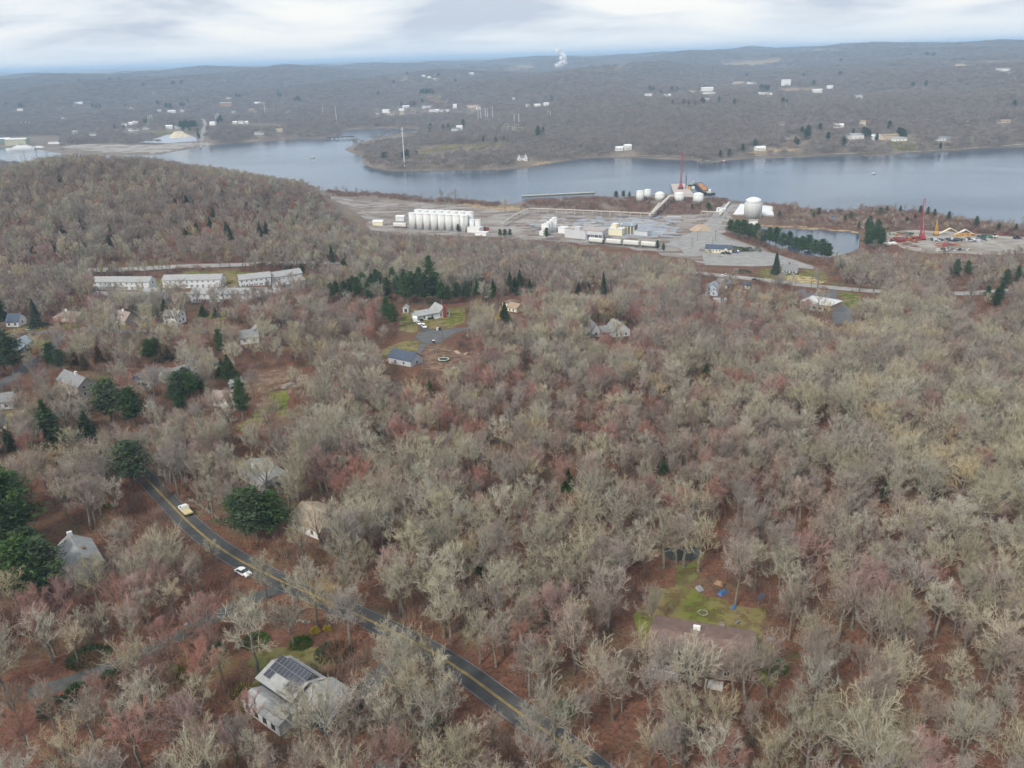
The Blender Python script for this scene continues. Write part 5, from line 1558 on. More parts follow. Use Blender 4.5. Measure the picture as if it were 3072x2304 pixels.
tarp_heap('second brown log heap right of the trampoline yard', 1400, 1062, 4, 1.5, 0.8, flatm('log_heap', (0.36, 0.27, 0.19), 0.3, 3), 'log_heap', 'heap', 13)
# white boat on a trailer by the green-grey house
def boat(label, px, py, rz, ln=6.0, on_water=False, hull=None, name='boat'):
    p = gpt(px, py) if not on_water else on_plane(px, py, ZR)
    t = thing(name, label, 'boat', (p[0], p[1], p[2] + (0.5 if not on_water else -0.2)), rz)
    w_ = ln * 0.18
    hp = [(-ln / 2, -w_), (ln * 0.2, -w_), (ln / 2, 0), (ln * 0.2, w_), (-ln / 2, w_)]
    MB().prism([(x * 0.85, y * 0.5, 0) for x, y in hp], [(x, y, ln * 0.17) for x, y in hp]).build('hull', hull or WHITE, t)
    MB().box(-ln * 0.2, ln * 0.12, -w_ * 0.6, w_ * 0.6, ln * 0.17 + 0.01, ln * 0.17 + ln * 0.14).build('cabin', R_BLUE if not on_water else WHITE, t)
    return t
boat('white boat parked beside the green-grey ranch house', 596, 1128, RAD(-30), 6.5)
boat('small white motorboat far out on the river', 938, 474, 0.2, 9, True)
boat('small red boat beside the rocky point', 2172, 486, 0.1, 9, True, RED_P)
boat('tiny boat alone on the right of the river', 2621, 522, 0.4, 7, True)
# utility poles
def pole(label, px, py, h, arm=True, m=WOODP, r=0.16, lamp=False, group='utility poles', name='utility_pole', off=0.0):
    p = gpt(px, py)
    t = thing(name, label, 'pole', (p[0], p[1], p[2]), 0.4, group)
    MB().bar((0, 0, -0.5), (0, 0, h), r * 1.2, 7, r * 0.8).build('post', m, t)
    if arm:
        MB().box(-1.2, 1.2, -0.08, 0.08, h - 0.9, h - 0.7).build('crossarm', m, t)
    if lamp:
        MB().bar((0, 0, h - 0.3), (0, -1.4, h + 0.1), 0.05).build('lamp_arm', STEEL, t)
        MB().box(-0.15, 0.15, -2.0, -1.35, h, h + 0.18).build('lamp_head', STEEL, t)
    return t
for lb, px, py, h, ar in (('dark pole beside the turning circle', 1329, 1029, 8.5, True), ('pale pole beside the cedar by the tan house', 1517, 966, 11, True), ('utility pole in front of the highway lawn', 2433, 866, 10, True),
                          ('utility pole left of the highway lawn house', 2263, 836, 9, True), ('pole by the works road junction', 2092, 722, 9, True), ('pole at the works road fork', 2146, 722, 9, True), ('pole behind the cream office', 2138, 738, 8, False), ('pole beside the hopper car end', 2076, 742, 8, True),
                          ('utility pole by the pine above the truck', 463, 1402, 9, True), ('leaning pole by the neighbourhood street', 361, 1005, 9, True), ('pole on the lawn of the blue-grey ranch house', 119, 1073, 8, False), ('pole behind the silos on the left', 1262, 640, 18, False),
                          ('pole between silos and river', 1338, 640, 9, False), ('pole at the end of the silo block', 1419, 660, 12, False), ('pole by the commercial car park', 2451, 873, 7, False), ('pole left of the dead-end house', 805, 1010, 9, True)):
    pole(lb, px, py, h, ar)
for k, (px, py, h) in enumerate([(139, 456, 20), (110, 466, 20), (64, 479, 17), (76, 478, 17)]):
    pole(['dark pole right of the power line on the left hill', 'dark pole second from the right on the left hill', 'left leg pole of the hill H-frame', 'right leg pole of the hill H-frame'][k], px, py, h, k > 1, r=0.35)
# salvage yard
crawler_crane('tall red lattice crane in the salvage yard', tuple(gpt(2764, 718) + np.array([0, 0, 0.1])), RAD(75), 33, 82, RED_P, scale=0.95)
crawler_crane('small yellow crane in the salvage yard', tuple(gpt(2808, 705) + np.array([0, 0, 0.1])), RAD(65), 13, 72, YEL_P, scale=0.75)
def steel_heap(label, px, py, sx, sy, h, mats, n, seed, name='scrap_heap'):
    r = np.random.default_rng(seed)
    p = gpt(px, py)
    t = thing(name, label, 'scrap heap', tuple(p), r.uniform(-0.2, 0.2))
    for k in range(n):
        m = mats[int(r.integers(len(mats)))]
        x, y = r.uniform(-sx / 2, sx / 2), r.uniform(-sy / 2, sy / 2)
        ln_ = r.uniform(2.5, 7)
        z = r.uniform(0.3, h)
        a = r.uniform(-0.7, 0.7) + (1.57 if r.random() < 0.2 else 0)
        if r.random() < 0.35:
            w_, d_, hh = r.uniform(1.2, 3), r.uniform(1.2, 3), r.uniform(1.0, 2.4)
            o = MB().box(-w_ / 2, w_ / 2, -d_ / 2, d_ / 2, 0, hh).build('machine_part', m, t)
            o.location = (x, y, 0)
            o.rotation_euler = (0, 0, a)
        else:
            MB().bar((x - math.cos(a) * ln_ / 2, y - math.sin(a) * ln_ / 2, z), (x + math.cos(a) * ln_ / 2, y + math.sin(a) * ln_ / 2, z * r.uniform(0.6, 1.3)), r.uniform(0.18, 0.45), 4).build('beam', m, t)
    return t
DKS = flatm('dark_scrap', (0.05, 0.055, 0.06), 0.3, 1, rough=0.6)
MRD = flatm('maroon_scrap', (0.22, 0.035, 0.03), 0.3, 1, rough=0.7)
GRN = flatm('green_scrap', (0.04, 0.14, 0.08), 0.3, 1, rough=0.7)
steel_heap('maroon heap of steel frames beside the tall pines', 2712, 722, 24, 12, 2.6, [MRD, MRD, MRD, RUST, DKS], 60, 1)
steel_heap('mixed dark and tan scrap behind the maroon heap', 2700, 704, 22, 9, 2.2, [DKS, RUST, PALE_PIPE, GRN], 34, 2)
steel_heap('long rows of dark steel girders in the yard', 2880, 722, 44, 9, 2.0, [DKS, DKS, BLACK, GW], 70, 3)
steel_heap('red painted steel sections below the dark girders', 2842, 737, 16, 5, 1.6, [RED_P, RED_P, RUST], 22, 4)
steel_heap('yellow machine sections stacked by the girders', 2892, 708, 18, 5, 2.2, [YEL_P, YEL_P, RUST], 24, 5)
steel_heap('green machinery at the right of the girders', 2953, 713, 9, 6, 2.2, [GRN, GRN, DKS], 14, 6)
steel_heap('grey steel offcuts at the front of the yard', 2860, 752, 30, 5, 1.2, [GW, DKS, CONC], 26, 7)
steel_heap('white posts stacked upright by the maroon heap', 2676, 733, 8, 3, 2.5, [WHITE, CREAM], 12, 8)
def gable_tent(label, px, py, ln_, wd_, h, rz, m):
    p = gpt(px, py)
    t = thing('canopy_truss', label, 'truss', tuple(p), rz)
    MB().prism([(-ln_ / 2, 0, 0.4), (-ln_ / 2 + 1, 0, 0.4), (0.4, 0, h), (-0.4, 0, h + 0.6)], [(-ln_ / 2, wd_, 0.4), (-ln_ / 2 + 1, wd_, 0.4), (0.4, wd_, h), (-0.4, wd_, h + 0.6)]).build('slope', m, t)
    MB().prism([(ln_ / 2, 0, 0.4), (ln_ / 2 - 1, 0, 0.4), (0.42, 0, h), (0.42, 0, h + 0.6)][::-1], [(ln_ / 2, wd_, 0.4), (ln_ / 2 - 1, wd_, 0.4), (0.42, wd_, h), (0.42, wd_, h + 0.6)][::-1]).build('slope', m, t)
gable_tent('white bent boom section lying left in the yard', 2850, 703, 19, 2, 5, RAD(-8), CREAM)
gable_tent('white bent boom section lying right in the yard', 2895, 706, 17, 2, 4.5, RAD(-8), WHITE)
def loader(label, px, py, rz, m):
    p = gpt(px, py)
    t = thing('loader', label, 'loader', (p[0], p[1], p[2] + 0.1), rz)
    MB().box(-2.4, 1.0, -1.1, 1.1, 0.8, 2.0).build('body', m, t)
    MB().box(-0.9, 0.9, -0.9, 0.9, 2.02, 3.4).build('cab', GLASS, t)
    MB().bar((1.0, 0.7, 1.4), (3.2, 0.7, 0.6), 0.15).bar((1.0, -0.7, 1.4), (3.2, -0.7, 0.6), 0.15).build('lift_arm', m, t)
    MB().prism([(3.2, -1.3, 0.1), (4.2, -1.3, 0.1), (3.2, -1.3, 1.2)], [(3.2, 1.3, 0.1), (4.2, 1.3, 0.1), (3.2, 1.3, 1.2)]).build('bucket', m, t)
    for x in (-1.7, 0.9):
        for y in (-1.15, 1.15):
            o = link('wheel', wm_, None, t)
            o.matrix_local = Matrix.Translation((x, y, 0.7)) @ Matrix.Rotation(math.pi / 2, 4, 'X') @ Matrix.Scale(2.0, 4)
loader('red loader at the far right of the yard', 3004, 706, 1.0, RED_P)
loader('dark loader at the right edge of the yard', 3049, 717, 0.1, DKS)
loader('pale loader between the yard heaps and the right edge', 2982, 714, 2.0, CREAM)
# sand heap, stack, masts and pylons across the river
def heap(label, px, py, sx, sy, h, m, name='sand_heap', cat='heap', seed=0):
    r = np.random.default_rng(seed)
    p = gpt(px, py)
    vv, ff = [], []
    nr_, na = 7, 26
    for i in range(nr_):
        f = i / (nr_ - 1)
        for k in range(na):
            a = k * 6.2832 / na
            w_ = 1 + 0.10 * math.sin(3 * a + 1) + 0.05 * r.normal()
            vv.append((math.cos(a) * sx / 2 * (1 - f * 0.92) * w_, math.sin(a) * sy / 2 * (1 - f * 0.92) * w_, -1.0 + (h + 1.0) * min(1.0, f * 1.35) * (1 + 0.04 * r.normal())))
    for i in range(nr_ - 1):
        for k in range(na):
            ff.append((i * na + k, i * na + (k + 1) % na, (i + 1) * na + (k + 1) % na, (i + 1) * na + k))
    ff.append(tuple(range((nr_ - 1) * na, nr_ * na)))
    o = tag(MB().add(vv, ff).build(name, m), label, cat)
    o.location = p
heap('pale yellow sand heap on the far flats', 536, 411, 52, 40, 12, mat('pale_sand', (0.48, 0.42, 0.29), (0.56, 0.50, 0.37), scale=0.08, rough=0.95))
heap('long dark earth mound left of the sand heap', 398, 429, 36, 14, 4, mat('dark_earth', (0.10, 0.08, 0.07), (0.16, 0.13, 0.11), scale=0.2), 'earth_mound', 'heap', 2)
heap('brown soil mound at the works road corner', 2102, 690, 24, 14, 5, mat('soil_mound', (0.34, 0.26, 0.18), (0.42, 0.33, 0.25), scale=0.2), 'soil_mound', 'heap', 3)
heap('round dark gravel mound behind the silos', 1230, 632, 20, 14, 4, mat('gravel_mound', (0.12, 0.115, 0.11), (0.2, 0.19, 0.18), scale=0.3), 'gravel_mound', 'heap', 4)
def mast(label, px, top, base, r, m, dist=None, name='transmission_pole', group='transmission poles', cat='pole', arms=2):
    if dist is None:
        p = gpt(px[1], base)
    else:
        d = ray(px[1], base)
        p = CT + d * dist / math.hypot(d[0], d[1])
    dep = project(p[None])[1][0]
    q = project(np.array([[p[0], p[1], p[2] + 1.0]]))[0][0]
    k_ = base - q[1]
    h = (base - top) / max(k_, 1e-6)
    t = thing(name, label, cat, (p[0], p[1], p[2] - 1), 0.3, group)
    MB().bar((0, 0, 0), (0, 0, h + 1), r, 6, r * 0.5).build('shaft', m, t)
    for i in range(arms):
        z = h * (0.96 - 0.1 * i)
        MB().bar((-h * 0.05, 0, z), (h * 0.05, 0, z), r * 0.3, 4).build('crossarm', m, t)
PWH = flatm('pole_white', (0.68, 0.70, 0.72), 0.05, 0.2, rough=0.5)
mast('very tall white pole on the wooded point', (1205, 1214), 380, 500, 0.85, PWH, arms=2)
TP = [(67, 363, 383), (80, 364, 383), (91, 365, 382), (447, 348, 379), (453, 345, 374), (459, 344, 370), (648, 342, 366), (653, 340, 366), (658, 338, 365), (860, 333, 351), (866, 333, 351), (871, 332, 350), (970, 320, 350), (986, 333, 350), (1010, 320, 367),
      (1435, 332, 366), (1443, 333, 366), (1457, 324, 364), (1463, 325, 364), (1478, 319, 366), (1543, 342, 377), (1557, 341, 380), (1644, 329, 356), (1651, 331, 356), (796, 315, 345), (820, 238, 246)]
for k, (px, a_, b_) in enumerate(TP[:-1]):
    mast('thin pale transmission pole in the far %s cluster' % ('left' if px < 200 else 'sand heap' if px < 500 else 'lane' if px < 700 else 'field' if px < 900 else 'cove' if px < 1100 else 'substation' if px < 1600 else 'hillside'),
         (px - 1, px), a_, b_, 0.75, PWH, arms=1)
mast('brick-red chimney stack in the far left town', (840, 842), 306, 332, 1.4, BRICK2, name='chimney_stack', group='far stacks', cat='chimney', arms=0)
for lb, px, tp, bs, dd in (('hair-thin radio mast on the left horizon', 462, 130, 212, 9000), ('thin mast on the centre skyline', 1598, 131, 156, 9000), ('thin mast right of the steam plume', 1776, 130, 152, 9000)):
    mast(lb, (px - 5 if px == 462 else px, px), tp, bs, 1.0 if px == 462 else 0.8, STEEL, dd, 'radio_mast', 'radio masts', 'mast', 0)
# substation lattice
for k, (px, py) in enumerate([(1515, 398), (1530, 398), (1545, 400), (1560, 401), (1520, 390), (1550, 392)]):
    p = gpt(px, py)
    t = thing('substation_frame', 'pale steel gantry of the far substation, %s of six' % ['first', 'second', 'third', 'fourth', 'fifth', 'sixth'][k], 'gantry', tuple(p), 0.1, 'substation gantries')
    for x in (-5, 5):
        MB().bar((x, 0, -0.5), (x, 0, 13), 0.5, 4, 0.35).build('column', PALE_PIPE, t)
    MB().bar((-5, 0, 12.5), (5, 0, 12.5), 0.4, 4).build('beam', PALE_PIPE, t)
VIEW = []
# far sheds and ship on the left
def simple_house(label, px, py, ln_, dp_, h, rh, wm, rm, rz=0.0, roof='gx', name='house', cat='house', group='houses across the river', win=0):
    p = gpt(px, py)
    t = thing(name, label, cat, (p[0], p[1], p[2]), rz, group)
    add_block(t, -ln_ / 2, ln_ / 2, 0, dp_, h, roof, rh, wm, rm, 0.5)
    if win:
        wins(t, 'f', -ln_ / 2, ln_ / 2, 0, dp_, win, 1.2, 1.6, 1.6)
    VIEW.append((p[0], p[1], p[2], ln_ * 0.5, h + rh))
    KEEP_OUT.append((np.array([(p[0] - ln_ / 2, p[1] - 24), (p[0] + ln_ / 2, p[1] - 24), (p[0] + ln_ / 2, p[1] + dp_), (p[0] - ln_ / 2, p[1] + dp_)]), 1.0))
    return t
OLIVE = mat('olive_cladding', (0.34, 0.35, 0.24), (0.46, 0.46, 0.34), scale=0.15, stretch=(6, 1, 0.3))
simple_house('large olive shed with pale roof at the far left quay', 48, 436, 46, 24, 13, 2, OLIVE, R_WHITE, 0.05, name='quay_shed', cat='shed', group=None)
simple_house('dark green shed cut off by the left edge across the river', 2, 432, 40, 24, 11, 2, flatm('green_shed', (0.16, 0.22, 0.20), 0.1, 0.1), R_WHITE, 0.05, name='quay_shed', cat='shed', group=None)
simple_house('flat white dock roof right of the moored ship', 162, 432, 26, 10, 4, 0, WHITE, R_WHITE, 0.0, 'flat', name='quay_shed', cat='shed', group=None)
def ship(label, px, py, ln_, rz, nm='ferry'):
    p = on_plane(px, py, ZR)
    t = thing(nm, label, 'ship', (p[0], p[1], ZR), rz)
    w_ = ln_ * 0.09
    hp = [(-ln_ / 2, -w_), (ln_ * 0.32, -w_), (ln_ / 2, 0), (ln_ * 0.32, w_), (-ln_ / 2, w_)]
    MB().prism([(x * 0.95, y * 0.8, -1) for x, y in hp], [(x, y, ln_ * 0.07) for x, y in hp]).build('hull', WHITE, t)
    MB().box(-ln_ * 0.4, ln_ * 0.22, -w_ * 0.8, w_ * 0.8, ln_ * 0.07, ln_ * 0.12).build('lower_deck', WHITE, t)
    MB().box(-ln_ * 0.3, ln_ * 0.12, -w_ * 0.7, w_ * 0.7, ln_ * 0.12 + 0.01, ln_ * 0.16).build('upper_deck', WHITE, t)
    MB().box(-ln_ * 0.1, ln_ * 0.0, -w_ * 0.4, w_ * 0.4, ln_ * 0.16 + 0.01, ln_ * 0.22).build('bridge', R_LGREY, t)
    MB().box(-ln_ * 0.38, ln_ * 0.2, -w_ * 0.83, -w_ * 0.805, ln_ * 0.085, ln_ * 0.105).build('window_band', GLASS, t)
ship('white ferry moored at the far left quay', 62, 450, 62, math.pi + 0.1)
ship('smaller white vessel moored right of the ferry', 112, 446, 34, math.pi + 0.1, 'workboat')
# rail bridge over the cove mouth
A, B = on_plane(990, 418, ZR), on_plane(1052, 415, ZR)
D = B - A
t = thing('railway_bridge', 'low dark bridge across the mouth of the cove', 'bridge', (A[0], A[1], ZR), math.atan2(D[1], D[0]))
lnb = float(np.hypot(D[0], D[1]))
MB().box(-8, lnb + 8, -2.5, 2.5, 3.0, 5.0).build('deck', flatm('bridge_dark', (0.06, 0.06, 0.065), 0.2, 0.3), t)
for k in range(5):
    MB().box(lnb * (k + 0.5) / 5 - 1, lnb * (k + 0.5) / 5 + 1, -2.2, 2.2, -3, 3.0).build('pier', CONC, t)
# far houses: (px, py, length, height, look, words)
FH = [(477, 336, 9, 5, 'w', 'white gabled house left of the dark evergreens across the river'), (514, 337, 22, 4, 'w', 'wide white building beneath the far evergreens'), (546, 336, 9, 4, 'w', 'small white house right of the wide white building'),
      (685, 297, 14, 4, 'w', 'white house above the far brick school'), (780, 311, 34, 3, 'w', 'long low white building in the far town'), (235, 311, 26, 3, 'w', 'long pale building in the woods far left'), (372, 378, 12, 4, 'w', 'white house left of the far pylons'),
      (392, 374, 10, 4, 'w', 'white house second left of the far pylons'), (408, 372, 12, 5, 'w', 'white house nearest the far pylons'), (400, 393, 22, 3, 'w', 'long white roof below the far pylons'), (438, 388, 14, 3, 'g', 'grey house right of the long white roof'), (507, 387, 14, 6, 'w', 'white gabled house left of the dark pine clump'),
      (530, 385, 12, 3, 'w', 'white house in front of the dark pine clump'), (637, 378, 13, 7, 'w', 'white gabled farmhouse right of the far lane'), (705, 372, 9, 4, 'w', 'white tent-like shed, first on the far field'), (722, 372, 12, 5, 'w', 'white tent-like shed, second on the far field'), (738, 372, 10, 4, 'w', 'white tent-like shed, third on the far field'),
      (190, 356, 12, 4, 'g', 'pale grey house left of the far left woods'), (278, 407, 16, 4, 'w', 'white house in the trees above the gravel flats'), (224, 401, 10, 4, 'w', 'small white house above the far left flats'), (700, 338, 14, 4, 'g', 'grey house beneath the far town'), (757, 330, 16, 4, 't', 'tan house in the far town'),
      (398, 328, 14, 3, 'w', 'white house among the evergreens far left'), (838, 395, 14, 4, 't', 'tan house on the far bank of the bay'), (778, 404, 18, 4, 'g', 'grey house in the far bank woods'), (1270, 230, 14, 4, 'w', 'white house high on the far ridge'), (1288, 234, 14, 4, 'w', 'second white house high on the far ridge'), (1304, 238, 12, 4, 'w', 'lower white house on the far ridge'),
      (1414, 223, 18, 5, 'w', 'lone white house on the ridge left of the plume'), (1218, 323, 18, 4, 'w', 'white shed left of the bare orange hillside'), (1280, 324, 26, 4, 'w', 'long white shed beneath the orange hillside'), (1158, 339, 20, 7, 'w', 'large white house above the far green field'), (1205, 334, 14, 5, 'w', 'white house right of the large far house'), (1126, 347, 16, 4, 'w', 'white house left of the far green field'),
      (1172, 346, 20, 3, 't', 'tan house above the far green field'), (1205, 345, 10, 5, 't', 'cream house at the end of the green field'), (1296, 335, 16, 4, 'w', 'white house, first in the far waterside row'), (1312, 336, 10, 5, 'w', 'white house, second in the far waterside row'), (1326, 336, 10, 5, 'g', 'grey house, third in the far waterside row'), (1341, 336, 10, 5, 'w', 'white house, fourth in the far waterside row'),
      (1365, 325, 10, 9, 'w', 'tall white building above the waterside row'), (1418, 323, 30, 5, 't', 'long tan building left of the tall far poles'), (1437, 328, 12, 5, 'w', 'white house by the tall far poles'), (1378, 391, 12, 7, 'w', 'white house with dark pine behind the wooded point'), (1365, 393, 14, 4, 'g', 'grey house beside the white one behind the point'), (1584, 319, 8, 4, 'w', 'small white house on the slope above the substation'),
      (1612, 319, 16, 4, 'w', 'long white house on the slope above the substation'), (1640, 318, 12, 6, 'w', 'white gabled house at the right on that slope'), (1541, 298, 8, 4, 'w', 'tiny white house high on the wooded slope'), (1857, 452, 12, 4, 'w', 'white cottage by the cove railway'), (1885, 450, 10, 6, 'w', 'white gabled house by the cove railway'), (1945, 287, 20, 4, 'w', 'long white house on the far central hill'),
      (2002, 289, 18, 4, 'w', 'white house right on the far central hill'), (2122, 273, 34, 8, 'w', 'big white factory in the far right valley'), (2128, 281, 30, 3, 'w', 'low white shed before the big white factory'), (2080, 277, 20, 4, 't', 'tan buildings left of the white factory'), (2215, 251, 38, 5, 't', 'long tan warehouse on the far slope'), (2256, 251, 30, 4, 'w', 'long white warehouse on the far slope'),
      (2453, 278, 26, 7, 'w', 'large white hangar right of the tan field'), (2490, 266, 16, 6, 'w', 'white house behind the large hangar'), (2578, 296, 20, 6, 'w', 'bright white house alone on the right hillside'), (2285, 283, 16, 3, 'w', 'low white trailer left of the tan field'), (2305, 284, 18, 3, 'w', 'low white trailer nearest the tan field'),
      (2344, 379, 12, 5, 'b', 'brown house in the woods above the far track'), (2515, 383, 18, 4, 'w', 'white ranch house in the woods above the far shore'), (2587, 377, 10, 6, 't', 'tan gabled house in the far right woods'), (2567, 417, 26, 6, 'w', 'long white house with grey roof above the far shore'), (2634, 419, 18, 5, 'w', 'white house with a dark conifer in front'),
      (2673, 419, 28, 6, 't', 'largest far house above the green hillside lawn'), (2700, 424, 20, 4, 'w', 'white wing building right of the largest far house'), (2830, 423, 18, 4, 'g', 'grey house in the bare woods far right'), (2283, 452, 14, 4, 'w', 'white tent-like building on the sandy far lot'), (3009, 214, 34, 6, 'w', 'white building on the far right ridge'), (2881, 197, 30, 4, 't', 'pale building in the far right fields'),
      (3011, 369, 24, 3, 't', 'tan roof in the far right woods'), (2122, 298, 14, 4, 'g', 'grey house under the far factory'), (60, 333, 14, 4, 'w', 'pale house at the far left edge')]
LK = {'w': (WHITE, R_WHITE), 'g': (LGREY, R_GREY), 't': (TANW, R_TAN), 'b': (TAUPE, R_BROWN)}
for k, (px, py, ln_, h, lk, lb) in enumerate(FH):
    simple_house(lb, px, py, ln_ * 1.15, 9, h * 1.15, 2.2, LK[lk][0], LK[lk][1] if k % 3 else (R_LGREY if lk == 'w' else LK[lk][1]), (k * 0.37) % 0.6 - 0.3, win=3 if py > 300 else 0)
# brick school, white screen, twin-gabled house on the point
t = simple_house('brick school with a white roof in the far town', 677, 318, 42, 20, 11, 0, BRICK2, R_WHITE, 0.05, 'flat', 'school', 'school', None, win=8)
p = gpt(2357, 262)
t = thing('outdoor_screen', 'big white outdoor cinema screen across the river', 'screen', tuple(p), 0.0)
MB().box(-15, 15, 0, 1, 5, 24).build('panel', R_WHITE, t)
for x in (-11, -4, 4, 11):
    MB().bar((x, 5, -1), (x, 1.2, 20), 0.5).build('brace', WHITE, t)
p = gpt(1567, 482)
t = thing('house', 'white house with twin pointed gables on the wooded point', 'house', tuple(p), 0.1)
add_block(t, -7, 7, 2, 9, 4, 'gx', 3.0, WHITE, R_GREY)
for x in (-7.5, 3.0):
    add_block(t, x, x + 4.8, -1, 6, 5, 'gy', 5.0, WHITE, R_GREY)
    window(t, x + 2.4, -1.02, 1.0, 0, 1.2, 1.6)
    window(t, x + 2.4, -1.02, 4.6, 0, 1.0, 1.4)
KEEP_OUT.append((np.array([(p[0] - 12, p[1] - 30), (p[0] + 12, p[1] - 30), (p[0] + 12, p[1] + 12), (p[0] - 12, p[1] + 12)]), 1.0))
# steam beyond the hill
d = ray(1682, 198)
base = CT + d * 5300 / math.hypot(d[0], d[1])
import bmesh
bm = bmesh.new()
rs_ = np.random.default_rng(5)
k_ = 5300 / FPX
for dx, dy, r_ in [(-12, 2, 6), (-4, 4, 8), (4, 6, 9), (12, 8, 8), (8, 14, 8), (12, 18, 7), (2, 20, 7), (10, 25, 7), (4, 28, 6), (-2, 33, 6), (-8, 37, 5.5), (-4, 41, 5), (2, 43, 4), (-12, 41, 4), (6, 33, 4.5), (-16, 3, 3)]:
    m4 = Matrix.Translation((dx * k_, rs_.normal() * 6, dy * k_)) @ Matrix.Diagonal((r_ * k_, r_ * k_ * 0.9, r_ * k_ * 0.95, 1))
    bmesh.ops.create_icosphere(bm, subdivisions=2, radius=1.0, matrix=m4)
for v in bm.verts:
    v.co += Vector(rs_.normal(size=3)) * 0.8
me = bpy.data.meshes.new('steam')
bm.to_mesh(me)
bm.free()
sm = bpy.data.materials.new('steam')
sm.use_nodes = True
tt = sm.node_tree
pb = tt.nodes['Principled BSDF']
pb.inputs['Base Color'].default_value = (0.95, 0.95, 0.95, 1)
pb.inputs['Roughness'].default_value = 1.0
pb.inputs['Specular IOR Level'].default_value = 0.0
co_ = N(tt, 'ShaderNodeTexCoord').outputs['Object']
ns_ = N(tt, 'ShaderNodeTexNoise', inp={'Scale': 0.06, 'Detail': 5.0})
L(tt, co_, ns_.inputs['Vector'])
mr_ = N(tt, 'ShaderNodeMapRange', inp={'From Min': 0.42, 'From Max': 0.6, 'To Min': 0.9, 'To Max': 0.25})
L(tt, ns_.outputs['Fac'], mr_.inputs[0])
tr_ = N(tt, 'ShaderNodeBsdfTranslucent')
tr_.inputs[0].default_value = (0.95, 0.95, 0.95, 1)
ms_ = N(tt, 'ShaderNodeMixShader', inp={0: 0.5})
L(tt, pb.outputs[0], ms_.inputs[1])
L(tt, tr_.outputs[0], ms_.inputs[2])
tp_ = N(tt, 'ShaderNodeBsdfTransparent')
m2_ = N(tt, 'ShaderNodeMixShader')
L(tt, mr_.outputs[0], m2_.inputs[0])
L(tt, tp_.outputs[0], m2_.inputs[1])
L(tt, ms_.outputs[0], m2_.inputs[2])
L(tt, m2_.outputs[0], tt.nodes['Material Output'].inputs['Surface'])
o = tag(link('steam', me, sm), 'white steam plume rising behind the far hill', kind='stuff')
o.location = base

# ------------------------------------------------------------------ shrubs near the houses
SHRUB = {}
def shrub(label, px, py, r, h, col, n=900, seed=0, name='shrub', cat='shrub', group=None, blade=0.22):
    rr_ = np.random.default_rng(seed)
    p = gpt(px, py)
    mb = MB()
    for _ in range(n):
        d = rr_.normal(size=3)
        d[2] = abs(d[2])
        d /= np.linalg.norm(d)
        f = rr_.uniform(0.72, 1.02)
        c = np.array([d[0] * r * f, d[1] * r * f, d[2] * h * f])
        q = d + rr_.normal(size=3) * 0.5
        q /= np.linalg.norm(q)
        u = np.cross(q, rr_.normal(size=3))
        u /= np.linalg.norm(u) + 1e-9
        s = blade * rr_.uniform(0.7, 1.4)
        mb.add([c - u * s / 2, c + u * s / 2, c + q * s * 1.6], [(0, 1, 2)])
    o = tag(mb.build(name, col), label, cat, group)
    o.location = (p[0], p[1], p[2] - 0.05)
JUN = mat('juniper_leaf', (0.035, 0.085, 0.018), (0.085, 0.14, 0.03), scale=1.0, rough=0.85, rnd=0.2)
DKG = mat('yew_leaf', (0.02, 0.045, 0.015), (0.045, 0.075, 0.022), scale=1.0, rough=0.85, rnd=0.2)
FOR = mat('forsythia', (0.50, 0.36, 0.03), (0.62, 0.47, 0.06), scale=1.5, rough=0.8)
OLV = mat('olive_shrub', (0.12, 0.11, 0.03), (0.19, 0.16, 0.06), scale=1.0, rough=0.85, rnd=0.2)
